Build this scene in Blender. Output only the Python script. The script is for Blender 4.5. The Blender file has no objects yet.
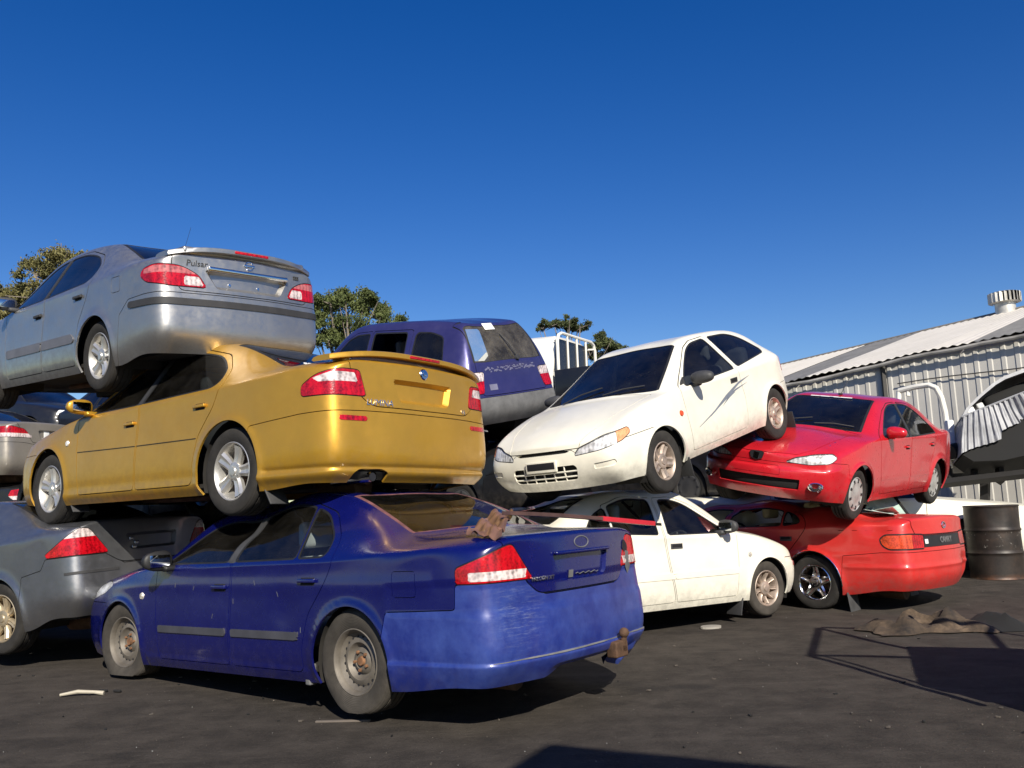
import bpy, bmesh, math, random
import numpy as np
from mathutils import Vector, Matrix, Euler
rad = math.radians
sc = bpy.context.scene
COL = sc.collection
rng = random.Random(7)

# ------------------------------------------------------------------ materials
MATS = {}
def newmat(name):
    m = bpy.data.materials.new(name); m.use_nodes = True
    MATS[name] = m
    nt = m.node_tree
    return m, nt, nt.nodes['Principled BSDF']
def noise(nt, scale, detail=4, rough=.6, vec=None):
    n = nt.nodes.new('ShaderNodeTexNoise'); n.inputs['Scale'].default_value = scale
    n.inputs['Detail'].default_value = detail; n.inputs['Roughness'].default_value = rough
    if vec is None:
        tc = nt.nodes.new('ShaderNodeTexCoord'); vec = tc.outputs['Object']
    nt.links.new(vec, n.inputs['Vector'])
    return n
def ramp(nt, src, stops):
    r = nt.nodes.new('ShaderNodeValToRGB')
    e = r.color_ramp.elements
    while len(e) < len(stops): e.new(.5)
    for el, (p, c) in zip(e, stops):
        el.position = p
        el.color = (c, c, c, 1) if isinstance(c, (int, float)) else (*c, 1)
    nt.links.new(src, r.inputs[0]); return r
def mixc(nt, fac, a, b):
    m = nt.nodes.new('ShaderNodeMix'); m.data_type = 'RGBA'
    for s, k in ((fac, 0), (a, 6), (b, 7)):
        if hasattr(s, 'is_linked') or hasattr(s, 'links'): nt.links.new(s, m.inputs[k])
        elif k == 0: m.inputs[0].default_value = s
        else: m.inputs[k].default_value = (*s, 1)
    return m.outputs[2]
def mth(nt, op, a, b=0.0):
    m = nt.nodes.new('ShaderNodeMath'); m.operation = op
    for s, k in ((a, 0), (b, 1)):
        if hasattr(s, 'links'): nt.links.new(s, m.inputs[k])
        else: m.inputs[k].default_value = s
    return m.outputs[0]
def bump(nt, b, h, strength=.3, dist=.01):
    n = nt.nodes.new('ShaderNodeBump'); n.inputs['Strength'].default_value = strength
    n.inputs['Distance'].default_value = dist
    nt.links.new(h, n.inputs['Height']); nt.links.new(n.outputs[0], b.inputs['Normal'])
def simple(name, col, rough=.5, metal=0., coat=0., spec=.5, var=.15, vscale=6., bmp=0., bscale=60.):
    m, nt, b = newmat(name)
    b.inputs['Roughness'].default_value = rough; b.inputs['Metallic'].default_value = metal
    b.inputs['Coat Weight'].default_value = coat; b.inputs['Coat Roughness'].default_value = .06
    b.inputs['Specular IOR Level'].default_value = spec
    n = noise(nt, vscale, 5)
    c1 = tuple(max(0, c * (1 - var)) for c in col); c2 = tuple(min(1, c * (1 + var)) for c in col)
    nt.links.new(ramp(nt, n.outputs[0], [(.3, c1), (.7, c2)]).outputs[0], b.inputs['Base Color'])
    if bmp:
        n2 = noise(nt, bscale, 4); bump(nt, b, n2.outputs[0], bmp)
    return m
def paint(name, col, metal=0., rough=.35, dust=.25, dustcol=(.35, .31, .26), coat=.8, scuff=None, flake=False, splash_k=None):
    """weathered car paint: dust film, faded patches, fine scratches"""
    m, nt, b = newmat(name)
    tc = nt.nodes.new('ShaderNodeTexCoord'); ob = tc.outputs['Object']
    n1 = noise(nt, 2.3, 6, .65, ob); n2 = noise(nt, 14, 5, .7, ob); n3 = noise(nt, 90, 3, .6, ob)
    c1 = tuple(c * .90 for c in col); c2 = tuple(min(1, c * 1.08) for c in col)
    base = ramp(nt, n1.outputs[0], [(.3, c1), (.7, c2)]).outputs[0]
    d = mth(nt, 'MULTIPLY', ramp(nt, n1.outputs[0], [(.42, 0.), (.72, 1.)]).outputs[0],
            ramp(nt, n2.outputs[0], [(.35, .15), (.7, 1.)]).outputs[0])
    d = mth(nt, 'MULTIPLY', d, dust)
    base = mixc(nt, d, base, dustcol)
    # streaky specks of dried dirt
    sp = ramp(nt, n3.outputs[0], [(.66, 0.), (.74, 1.)]).outputs[0]
    base = mixc(nt, mth(nt, 'MULTIPLY', sp, dust * .5), base, dustcol)
    sz = nt.nodes.new('ShaderNodeSeparateXYZ'); nt.links.new(ob, sz.inputs[0])
    splash = mth(nt, 'MULTIPLY', ramp(nt, sz.outputs[2], [(.20, 1.), (.52, 0.)]).outputs[0], ramp(nt, n2.outputs[0], [(.38, 0.), (.68, 1.)]).outputs[0])
    base = mixc(nt, mth(nt, 'MULTIPLY', splash, min(.6, .25 + dust * 2) if splash_k is None else splash_k), base, (.13, .11, .09))
    ms = nt.nodes.new('ShaderNodeMapping'); ms.inputs['Scale'].default_value = (2.5, 3, 26); ms.inputs['Rotation'].default_value = (.1, .2, .3); nt.links.new(ob, ms.inputs[0])
    n6 = noise(nt, 5, 4, .75, ms.outputs[0])
    base = mixc(nt, mth(nt, 'MULTIPLY', ramp(nt, n6.outputs[0], [(.71, 0.), (.75, 1.)]).outputs[0], .22), base, tuple(min(1, .5 * c + .25) for c in col))
    if scuff:
        base = scuff(nt, tc, base, b)
    nt.links.new(base, b.inputs['Base Color'])
    b.inputs['Metallic'].default_value = metal
    rr = ramp(nt, n2.outputs[0], [(.3, rough * .8), (.75, min(1, rough * 1.35))]).outputs[0]
    nt.links.new(rr, b.inputs['Roughness'])
    b.inputs['Coat Weight'].default_value = coat
    cr = ramp(nt, n1.outputs[0], [(.35, .03), (.75, .22)]).outputs[0]
    nt.links.new(cr, b.inputs['Coat Roughness'])
    # very slight orange-peel
    nb = noise(nt, 5.5, 2, .5, ob); bump(nt, b, nb.outputs[0], .12, .02)
    return m
def glassmat(name, tint=(.30, .34, .36), dust=.08, refl=1.0):
    m, nt, b = newmat(name)
    out = nt.nodes['Material Output']; nt.nodes.remove(b)
    tr = nt.nodes.new('ShaderNodeBsdfTransparent'); tr.inputs[0].default_value = (*tint, 1)
    gl = nt.nodes.new('ShaderNodeBsdfGlossy'); gl.inputs['Roughness'].default_value = .02
    gl.inputs[0].default_value = (.95, .97, 1, 1)
    fr = nt.nodes.new('ShaderNodeFresnel'); fr.inputs[0].default_value = 1.52
    f2 = mth(nt, 'MULTIPLY', fr.outputs[0], 1.0 * refl)
    mx = nt.nodes.new('ShaderNodeMixShader')
    nt.links.new(f2, mx.inputs[0]); nt.links.new(tr.outputs[0], mx.inputs[1]); nt.links.new(gl.outputs[0], mx.inputs[2])
    df = nt.nodes.new('ShaderNodeBsdfDiffuse'); df.inputs[0].default_value = (.42, .38, .32, 1)
    n = noise(nt, 4, 6, .7); f = mth(nt, 'MULTIPLY', ramp(nt, n.outputs[0], [(.35, .15), (.75, 1.)]).outputs[0], dust)
    mx2 = nt.nodes.new('ShaderNodeMixShader'); nt.links.new(f, mx2.inputs[0])
    nt.links.new(mx.outputs[0], mx2.inputs[1]); nt.links.new(df.outputs[0], mx2.inputs[2])
    nt.links.new(mx2.outputs[0], out.inputs[0])
    return m
def lensmat(name, col, pat=60., metal=0., rough=.12, lo=.30, coat=.35):
    """moulded lamp lens with small prism cells and ribs"""
    m, nt, b = newmat(name)
    tc = nt.nodes.new('ShaderNodeTexCoord')
    v = nt.nodes.new('ShaderNodeTexVoronoi'); v.inputs['Scale'].default_value = pat
    nt.links.new(tc.outputs['Object'], v.inputs['Vector'])
    n = noise(nt, 11, 3, .5, tc.outputs['Object'])
    wv = nt.nodes.new('ShaderNodeTexWave'); wv.bands_direction = 'Y'; wv.inputs['Scale'].default_value = 8; wv.inputs['Distortion'].default_value = 2.5; wv.inputs['Detail Scale'].default_value = 3.
    nt.links.new(tc.outputs['Object'], wv.inputs['Vector'])
    f = mth(nt, 'ADD', mth(nt, 'MULTIPLY', n.outputs[0], .65), mth(nt, 'ADD', mth(nt, 'MULTIPLY', wv.outputs[1], .13), mth(nt, 'MULTIPLY', v.outputs['Distance'], .25)))
    c1 = tuple(c * lo for c in col); c2 = tuple(min(1, c * 1.25) for c in col)
    nt.links.new(ramp(nt, f, [(.34, c1), (.62, c2)]).outputs[0], b.inputs['Base Color'])
    b.inputs['Roughness'].default_value = rough + .1; b.inputs['Metallic'].default_value = metal
    b.inputs['Coat Weight'].default_value = coat; b.inputs['Coat Roughness'].default_value = .05
    bump(nt, b, v.outputs['Distance'], .15, .004)
    return m

# ------------------------------------------------------------------ mesh helpers
class MB:
    """collects simple shapes, then links them as one mesh"""
    def __init__(s): s.v = []; s.f = []; s.m = []; s.sm = []
    def add(s, vs, fs, mi=0, smooth=False, M=None):
        o = len(s.v)
        for p in vs:
            s.v.append(tuple(M @ Vector(p)) if M is not None else tuple(p))
        for f in fs:
            s.f.append(tuple(o + i for i in f)); s.m.append(mi); s.sm.append(smooth)
    def box(s, c, d, mi=0, M=None, bev=0.0):
        cx, cy, cz = c; x, y, z = (d[0] / 2, d[1] / 2, d[2] / 2)
        if bev <= 0:
            vs = [(cx + a * x, cy + b * y, cz + e * z) for a in (-1, 1) for b in (-1, 1) for e in (-1, 1)]
            fs = [(0, 1, 3, 2), (4, 6, 7, 5), (0, 4, 5, 1), (2, 3, 7, 6), (0, 2, 6, 4), (1, 5, 7, 3)]
            s.add(vs, fs, mi, False, M); return
        bm = bmesh.new(); bmesh.ops.create_cube(bm, size=1)
        for v in bm.verts: v.co = Vector((v.co.x * d[0], v.co.y * d[1], v.co.z * d[2]))
        bmesh.ops.bevel(bm, geom=list(bm.edges), offset=bev, segments=3, profile=.5, affect='EDGES', clamp_overlap=True)
        vs = [(v.co.x + cx, v.co.y + cy, v.co.z + cz) for v in bm.verts]
        fs = [[v.index for v in f.verts] for f in bm.faces]; bm.free()
        s.add(vs, fs, mi, True, M)
    def tube(s, pts, r, n=10, mi=0, M=None, caps=True, smooth=True):
        pts = [Vector(p) for p in pts]; rs = r if isinstance(r, (list, tuple)) else [r] * len(pts)
        vs = []; fs = []; up = None
        for i, p in enumerate(pts):
            t = (pts[min(i + 1, len(pts) - 1)] - pts[max(i - 1, 0)]).normalized()
            if up is None:
                up = Vector((0, 0, 1)) if abs(t.z) < .9 else Vector((1, 0, 0))
            a = t.cross(up).normalized(); b = a.cross(t).normalized(); up = b
            for k in range(n):
                an = 2 * math.pi * k / n
                vs.append(p + (a * math.cos(an) + b * math.sin(an)) * rs[i])
        for i in range(len(pts) - 1):
            for k in range(n):
                k2 = (k + 1) % n
                fs.append((i * n + k, i * n + k2, (i + 1) * n + k2, (i + 1) * n + k))
        s.add(vs, fs, mi, smooth, M)
        if caps:
            s.add(vs[:n], [tuple(range(n - 1, -1, -1))], mi, False, M)
            s.add(vs[-n:], [tuple(range(n))], mi, False, M)
    def lathe(s, prof, n=32, mi=0, M=None, smooth=True, axis='y', a0=0., a1=2 * math.pi):
        """profile (radius, height) spun about axis"""
        vs = []; fs = []; full = abs(a1 - a0 - 2 * math.pi) < 1e-6; cnt = n if full else n + 1
        for k in range(cnt):
            a = a0 + (a1 - a0) * k / n
            for r_, h in prof:
                if axis == 'y': vs.append((r_ * math.cos(a), h, r_ * math.sin(a)))
                else: vs.append((r_ * math.cos(a), r_ * math.sin(a), h))
        m = len(prof)
        for k in range(n):
            k2 = (k + 1) % cnt
            for q in range(m - 1):
                f = (k * m + q, k * m + q + 1, k2 * m + q + 1, k2 * m + q)
                fs.append(f if axis != 'y' else f[::-1])
        s.add(vs, fs, mi, smooth, M)
    def prism(s, poly, h0, h1, mi=0, M=None, smooth=False):
        """2d polygon in xy extruded in z"""
        n = len(poly)
        vs = [(p[0], p[1], h0) for p in poly] + [(p[0], p[1], h1) for p in poly]
        fs = [tuple(range(n - 1, -1, -1)), tuple(range(n, 2 * n))] + [(i, (i + 1) % n, n + (i + 1) % n, n + i) for i in range(n)]
        s.add(vs, fs, mi, smooth, M)
    def build(s, name, mats, parent=None, sharp=35):
        me = bpy.data.meshes.new(name); me.from_pydata(s.v, [], s.f)
        for m in (mats if isinstance(mats, (list, tuple)) else [mats]): me.materials.append(m)
        me.polygons.foreach_set('material_index', s.m); me.polygons.foreach_set('use_smooth', s.sm)
        bm = bmesh.new(); bm.from_mesh(me); bmesh.ops.remove_doubles(bm, verts=bm.verts, dist=1e-5)
        bmesh.ops.recalc_face_normals(bm, faces=bm.faces)
        bm.to_mesh(me); bm.free()
        if any(s.sm):
            me.set_sharp_from_angle(angle=rad(sharp))
        me.update()
        o = bpy.data.objects.new(name, me); COL.objects.link(o)
        if parent is not None: o.parent = parent
        return o
def thing(name, label, cat, loc=(0, 0, 0), rot=(0, 0, 0), group=None):
    o = bpy.data.objects.new(name, None); COL.objects.link(o); o.empty_display_size = .2
    o.location = loc; o.rotation_euler = rot
    o['label'] = label; o['category'] = cat
    if group: o['group'] = group
    return o
def tag(o, label, cat, group=None):
    o['label'] = label; o['category'] = cat
    if group: o['group'] = group
    return o
def structure(o): o['kind'] = 'structure'; return o

# ------------------------------------------------------------------ 2-d shapes
def fillet(poly, r, n=5):
    """round the corners of a polygon; r one radius or one per corner"""
    P = [np.array(p, float) for p in poly]; m = len(P); out = []
    rs = r if isinstance(r, (list, tuple)) else [r] * m
    for i in range(m):
        a, b, c = P[i - 1], P[i], P[(i + 1) % m]; ri = rs[i]
        la, lc = np.linalg.norm(a - b), np.linalg.norm(c - b)
        d = min(ri, la * .48, lc * .48)
        if d < 1e-4: out.append(b); continue
        p0 = b + (a - b) / la * d; p1 = b + (c - b) / lc * d
        for k in range(n + 1):
            t = k / n; out.append((1 - t) ** 2 * p0 + 2 * t * (1 - t) * b + t * t * p1)
    return np.array(out)
class Poly:
    def __init__(s, pts, r=0.0): s.p = fillet(pts, r) if r else np.array(pts, float)
    def __call__(s, u, v):
        p = s.p; q = np.roll(p, -1, 0)
        lo = p.min(0) - .06; hi = p.max(0) + .06
        box = np.maximum(np.maximum(lo[0] - u, u - hi[0]), np.maximum(lo[1] - v, v - hi[1])) + .06
        res = box.copy(); idx = np.where(box < .06)[0]
        if len(idx) == 0: return res
        x = np.stack([u[idx], v[idx]], -1)[:, None, :]
        e = (q - p)[None]; w = x - p[None]
        t = np.clip((w * e).sum(-1) / np.maximum((e * e).sum(-1), 1e-12), 0, 1)
        d = np.sqrt((((w - e * t[..., None]) ** 2).sum(-1)).min(1))
        py, qy = p[None, :, 1], q[None, :, 1]; yy = x[:, :, 1]
        cond = (py > yy) != (qy > yy)
        den = np.where(np.abs(qy - py) < 1e-12, 1e-12, qy - py)
        xi = p[None, :, 0] + (yy - py) * (q[None, :, 0] - p[None, :, 0]) / den
        ins = (cond & (x[:, :, 0] < xi)).sum(1) % 2 == 1
        res[idx] = np.where(ins, -d, d)
        return res

# ------------------------------------------------------------------ body surface
class Surf:
    def split(s, f, mask=None):
        """cut triangles along f = 0; f is a function of the surface"""
        v = f(s); v = np.where(np.abs(v) < 1e-7, 1e-7, v)
        sg = v > 0; T = s.T; a = sg[T]
        cross = ~(a.all(1) | (~a).all(1))
        if mask is not None:
            mk = mask(s); cross &= mk[T].all(1)
        ci = np.where(cross)[0]
        if len(ci) == 0: return
        tc = T[ci]; ac = a[ci]
        cnt = ac.sum(1); lone = np.where(cnt == 1, ac.argmax(1), (~ac).argmax(1))
        r = np.arange(len(ci))
        A = tc[r, lone]; B = tc[r, (lone + 1) % 3]; C = tc[r, (lone + 2) % 3]
        n = len(s.P)
        key = np.concatenate([np.minimum(A, B) * n + np.maximum(A, B), np.minimum(A, C) * n + np.maximum(A, C)])
        uk, inv = np.unique(key, return_inverse=True)
        i0 = uk // n; i1 = uk % n
        t = (v[i0] / (v[i0] - v[i1]))[:, None]
        for nm in ('P', 'N', 'Q'):
            arr = getattr(s, nm); setattr(s, nm, np.concatenate([arr, arr[i0] * (1 - t) + arr[i1] * t]))
        s.N /= np.maximum(np.linalg.norm(s.N, axis=1, keepdims=True), 1e-9)
        ab = n + inv[:len(ci)]; acx = n + inv[len(ci):]
        new = np.concatenate([np.stack([A, ab, acx], 1), np.stack([ab, B, C], 1), np.stack([ab, C, acx], 1)])
        s.T = np.concatenate([T[~cross], new])
    def cen(s):
        c = Surf(); c.P = s.P[s.T].mean(1); c.N = s.N[s.T].mean(1); c.Q = s.Q[s.T].mean(1)
        c.N /= np.maximum(np.linalg.norm(c.N, axis=1, keepdims=True), 1e-9); c.T = None; return c

def cage_surface(rows, side, ends, level=4, crease=None, iters=3):
    """rows: per station (xs,zb,yb,x1,y1,z1,x3,z3); side[i][k]=(dx,y,z) k0..3; ends=(rear,front)[k]=x at centre"""
    I = len(rows) - 1; J = 6; K = 4
    pos = {}
    for i, (xs, zb, yb, x1, y1, z1, x3, z3) in enumerate(rows):
        top = [(xs, yb, zb), (x1, y1, z1), (x1 + (x3 - x1) * .72, y1 * .5, z1 + (z3 - z1) * .75), (x3, 0, z3)]
        for j in range(4): pos[i, j, 4] = top[j]
        for k in range(4):
            dx, y, z = side[i][k]; pos[i, 0, k] = (xs + dx, y, z)
    for e, i in ((0, 0), (1, I)):
        y1 = rows[i][4]
        for k in range(4):
            xc = ends[e][k]; x0 = pos[i, 0, k][0]; y0 = pos[i, 0, k][1]; z0 = pos[i, 0, k][2]
            for j, yy in ((1, y1), (2, y1 * .5), (3, 0.)):
                f = (yy / y0) ** 2.6
                pos[i, j, k] = (xc + (x0 - xc) * f, yy, z0)
    keys = []
    for (i, j, k) in list(pos):
        keys.append((i, j, k))
        if j < 3: keys.append((i, 6 - j, k))
    idx = {k: n for n, k in enumerate(keys)}
    V = np.array([pos[(i, j, k)] if j <= 3 else (pos[i, 6 - j, k][0], -pos[i, 6 - j, k][1], pos[i, 6 - j, k][2]) for i, j, k in keys])
    F = []
    for i in range(I):
        for j in range(J): F.append([(i, j, 4), (i + 1, j, 4), (i + 1, j + 1, 4), (i, j + 1, 4)][::-1])
        for k in range(K):
            F.append([(i, 0, k), (i, 0, k + 1), (i + 1, 0, k + 1), (i + 1, 0, k)][::1])
            F.append([(i, 6, k), (i + 1, 6, k), (i + 1, 6, k + 1), (i, 6, k + 1)][::1])
    for j in range(J):
        for k in range(K):
            F.append([(0, j, k), (0, j + 1, k), (0, j + 1, k + 1), (0, j, k + 1)])
            F.append([(I, j, k), (I, j, k + 1), (I, j + 1, k + 1), (I, j + 1, k)])
    F = [[idx[a] for a in f] for f in F]
    Qv = np.array(keys, float)
    def subd(co, lev, kind):
        me = bpy.data.meshes.new('tmp'); me.from_pydata([tuple(c) for c in co], [], F); me.update()
        if crease and kind == 'CATMULL_CLARK':
            at = me.attributes.new('crease_edge', 'FLOAT', 'EDGE')
            for e in me.edges:
                at.data[e.index].value = crease(keys[e.vertices[0]], keys[e.vertices[1]])
        o = bpy.data.objects.new('tmp', me); COL.objects.link(o)
        md = o.modifiers.new('s', 'SUBSURF'); md.levels = lev; md.subdivision_type = kind; md.boundary_smooth = 'PRESERVE_CORNERS'
        md.use_limit_surface = True; md.quality = 4
        dg = bpy.context.evaluated_depsgraph_get(); ev = o.evaluated_get(dg); m2 = ev.to_mesh()
        n = len(m2.vertices); out = np.empty(n * 3); m2.vertices.foreach_get('co', out)
        npoly = len(m2.polygons); fl = np.empty(len(m2.loops), int); m2.loops.foreach_get('vertex_index', fl)
        ev.to_mesh_clear(); bpy.data.objects.remove(o); bpy.data.meshes.remove(me)
        return out.reshape(-1, 3), fl.reshape(npoly, 4)
    co = V.copy()
    for _ in range(iters):
        lim, _q = subd(co, 2, 'CATMULL_CLARK'); co = co + .75 * (V - lim[:len(V)])
    P, quads = subd(co, level, 'CATMULL_CLARK'); Q, _ = subd(Qv, level, 'SIMPLE')
    s = Surf()
    q = quads; T = np.concatenate([q[:, [0, 1, 2]], q[:, [0, 2, 3]]])
    s.P = P; s.Q = Q; s.T = T
    return s
def calc_normals(s):
    P, T = s.P, s.T
    fn = np.cross(P[T[:, 1]] - P[T[:, 0]], P[T[:, 2]] - P[T[:, 0]])
    N = np.zeros_like(P)
    for k in range(3): np.add.at(N, T[:, k], fn)
    s.N = N / np.maximum(np.linalg.norm(N, axis=1, keepdims=True), 1e-12)
def half(s):
    keep = (s.P[s.T][:, :, 1] > -1e-5).all(1); T = s.T[keep]
    u, inv = np.unique(T, return_inverse=True)
    s.P, s.Q, s.N, s.T = s.P[u], s.Q[u], s.N[u], inv.reshape(T.shape)
def sstep(x, a, b):
    t = np.clip((x - a) / (b - a), 0, 1); return t * t * (3 - 2 * t)

def panel_mesh(name, P, N, T, mats, parent, offset=0., skirt=0., flat=None, mi=None, hard=None):
    """one panel as a mesh with its own normals; skirt = folded-in edge"""
    u, inv = np.unique(T, return_inverse=True); T2 = inv.reshape(T.shape)
    p = P[u]; n = N[u]
    p = p + n * offset
    verts = p; tris = T2; cn = n[T2]                      # corner normals
    mis = np.zeros(len(T2), int) if mi is None else mi
    if flat is not None and flat.any():
        fn = np.cross(p[T2[:, 1]] - p[T2[:, 0]], p[T2[:, 2]] - p[T2[:, 0]])
        fn /= np.maximum(np.linalg.norm(fn, axis=1, keepdims=True), 1e-12)
        cn[flat] = fn[flat][:, None, :]
    if skirt:
        E = np.concatenate([T2[:, [0, 1]], T2[:, [1, 2]], T2[:, [2, 0]]]); m = len(p)
        ow = np.concatenate([mis, mis, mis])
        key = np.minimum(E[:, 0], E[:, 1]) * m + np.maximum(E[:, 0], E[:, 1])
        uk, ui, ct = np.unique(key, return_index=True, return_counts=True)
        b = E[ui[ct == 1]]; bo = ow[ui[ct == 1]]
        # leave the mirror seam closed
        bv, binv = np.unique(b, return_inverse=True); b2 = binv.reshape(b.shape)
        inner = p[bv] - n[bv] * skirt
        o = len(verts); verts = np.concatenate([verts, inner])
        q1 = np.stack([b[:, 1], b[:, 0], o + b2[:, 0]], 1); q2 = np.stack([b[:, 1], o + b2[:, 0], o + b2[:, 1]], 1)
        st = np.concatenate([q1, q2]); tris = np.concatenate([tris, st]); mis = np.concatenate([mis, bo, bo])
        fn = np.cross(verts[st[:, 1]] - verts[st[:, 0]], verts[st[:, 2]] - verts[st[:, 0]])
        fn /= np.maximum(np.linalg.norm(fn, axis=1, keepdims=True), 1e-12)
        cn = np.concatenate([cn, np.repeat(fn[:, None, :], 3, 1)])
    # drop degenerate triangles
    ar = np.linalg.norm(np.cross(verts[tris[:, 1]] - verts[tris[:, 0]], verts[tris[:, 2]] - verts[tris[:, 0]]), axis=1)
    ok = ar > 1e-10; tris = tris[ok]; cn = cn[ok]; mis = mis[ok]
    me = bpy.data.meshes.new(name)
    me.vertices.add(len(verts)); me.vertices.foreach_set('co', verts.ravel().astype(np.float32))
    me.loops.add(len(tris) * 3); me.loops.foreach_set('vertex_index', tris.ravel().astype(np.int32))
    me.polygons.add(len(tris)); me.polygons.foreach_set('loop_start', np.arange(0, len(tris) * 3, 3, dtype=np.int32))
    for m in (mats if isinstance(mats, (list, tuple)) else [mats]): me.materials.append(m)
    me.polygons.foreach_set('material_index', mis.astype(np.int32))
    me.polygons.foreach_set('use_smooth', np.ones(len(tris), bool))
    me.update(calc_edges=True)
    try:
        me.normals_split_custom_set([tuple(x) for x in cn.reshape(-1, 3)])
    except Exception as ex: print('normals', name, ex)
    o = bpy.data.objects.new(name, me); COL.objects.link(o)
    if parent is not None: o.parent = parent
    return o
# ------------------------------------------------------------------ car builder
def smask_side(S): return (S.N[:, 1] > .22) & (S.P[:, 1] > .25)
def smask_front(x0): return lambda S: (S.P[:, 0] > x0) & (S.N[:, 2] < .93)
def smask_rear(x0): return lambda S: (S.P[:, 0] < x0) & (S.N[:, 2] < .93)
def fside(poly, r=0.): p = Poly(poly, r); return lambda S: p(S.P[:, 0], S.P[:, 2])
def ffront(poly, xf, r=0.): p = Poly(poly, r); return lambda S: p(np.abs(S.P[:, 1]) + (xf - S.P[:, 0]), S.P[:, 2])
def frear(poly, xr, r=0.): p = Poly(poly, r); return lambda S: p(np.abs(S.P[:, 1]) + (S.P[:, 0] - xr), S.P[:, 2])
def ftop(poly, r=0.): p = Poly(poly, r); return lambda S: p(S.P[:, 0], np.abs(S.P[:, 1]))
def flat_lat(poly, r=0.):                       # windscreen / rear window: station number against |y|
    p = Poly(poly, r); return lambda S: p(S.Q[:, 0], np.abs(S.P[:, 1]))
def grow(f, d): return lambda S: f(S) - d
def fmax(*fs): return lambda S: np.maximum.reduce([f(S) for f in fs])
def fmin(*fs): return lambda S: np.minimum.reduce([f(S) for f in fs])
def fneg(f): return lambda S: -f(S)
TOP = lambda S: S.Q[:, 1] > 0.9
def lat_mask(i0, i1): return lambda S: (S.Q[:, 2] > 3.95) & (S.Q[:, 0] > i0) & (S.Q[:, 0] < i1) & (S.N[:, 2] > .12)

def sedan(p):
    """station rows, side levels and end faces of a three-box car from its main measures"""
    g = p.get; hw = p['hw']; xf, xr = p['xf'], p['xr']; xa = p['xa']
    zr, zd, zc, zf = p['zroof'], p['zdeck'], p['zcowl'], p['zfront']
    zbf, zbr = p['zbelt_f'], p['zbelt_r']; xh, xc, xt, xd = p['xhead'], p['xcowl'], p['xtop'], p['xdeck']
    yr = p['yroof']; b = hw / .93
    xm = (xh + xt) / 2
    zt = p.get('ztop', zr - .05); zh = p.get('zhead', zr - .03)
    mb = (xt * .5 + xd * .5)
    rows = [
        (xr + .155, zd - .07, .79 * b, xr + .095, .62 * b, zd - .015, xr + .045, zd + .0),
        (xr + .42, zbr + .015, .865 * b, xr + .42, .70 * b, zd + .0, xr + .36, zd + .018),
        (xd, zbr, .89 * b, xd + .04, .70 * b, zd + .02, xd - .04, zd + .04),
        (mb, zbr * .7 + zbf * .3 + .0, .90 * b, mb + .02, (yr + .70 * b) / 2 + .0, (zt - .03 + zd) / 2 + .03, mb - .02, (zt + zd) / 2 + .035),
        (xt, zbr * .5 + zbf * .5, .905 * b, xt + .02, yr - .015, zt - .035, xt - .02, zt),
        (xm, zbr * .4 + zbf * .6, .908 * b, xm, yr, zr - .042, xm, zr),
        (xh + .12, zbf * .85 + zbr * .15, .905 * b, xh + .08, yr - .01, zh - .045, xh - .02, zh),
        ((xh + xc) / 2 + .08, zbf, .90 * b, (xh + xc) / 2 + .02, (yr + .71 * b) / 2, (zh + zc) / 2 - .025, (xh + xc) / 2 + .03, (zh + zc) / 2 + .015),
        (xc - .12, zbf - .01, .89 * b, xc - .09, .71 * b, zc - .02, xc + .04, zc),
        (xa, zbf - .065 * (zc - zf) / .25, .865 * b, xa, .665 * b, zc - .055 * (zc - zf) / .25, xa + .05, zc - .03 * (zc - zf) / .25),
        (xf - .36, zf + .035, .80 * b, xf - .36, .60 * b, zf + .085, xf - .31, zf + .105),
        (xf - .23, zf - .04, .70 * b, xf - .13, .52 * b, zf - .0, xf - .05, zf + .01)]
    for k, v in g('row_over', {}).items(): rows[k] = v
    w = [.835, .892, .925, .93, .93, .93, .93, .93, .928, .925, .865, .735]
    w = [x * b for x in w]
    zs, ze = p['zsill'], p.get('zend', p['zsill'] + .04)
    side = []
    for i, r in enumerate(rows):
        zb = r[1]; e = 1 if i in (0, 11) else 0
        z0 = ze if i in (0, 1, 10, 11) else zs
        zm = p.get('zmid', .54)
        sgn = -1 if i == 0 else 1
        dx = [(-.06, .02, .03, .0)[k] * sgn if e else 0 for k in range(4)]
        side.append([(dx[0], w[i] * .94, z0), (dx[1], w[i] * .99, z0 + .13), (dx[2], w[i], zm), (dx[3], w[i] * .985, zb - (.10 if e else .13))])
    er = p.get('end_r', (.07, .0, .0, .02)); ef = p.get('end_f', (.10, .01, .0, .04))
    ends = ([xr + d for d in er], [xf - d for d in ef])
    return rows, side, ends
def sedan_crease(a, b):
    (i, j, k), (i2, j2, k2) = a, b
    if k == 4 and k2 == 4:
        if i == i2 and i in (2, 8) and 1 <= min(j, j2) and max(j, j2) <= 5: return .55
        if i == i2 and i in (4, 6) and 1 <= min(j, j2) and max(j, j2) <= 5: return .25
        if j == j2 and j in (1, 5):
            if 2 <= min(i, i2) and max(i, i2) <= 8: return .35
            return .25
        if i == i2 and i in (0, 11): return .42
        if j == j2 and j in (0, 6) and 2 <= min(i, i2) <= 8: return .45
        if j == j2 and j in (0, 6): return .25
    return 0.

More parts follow.
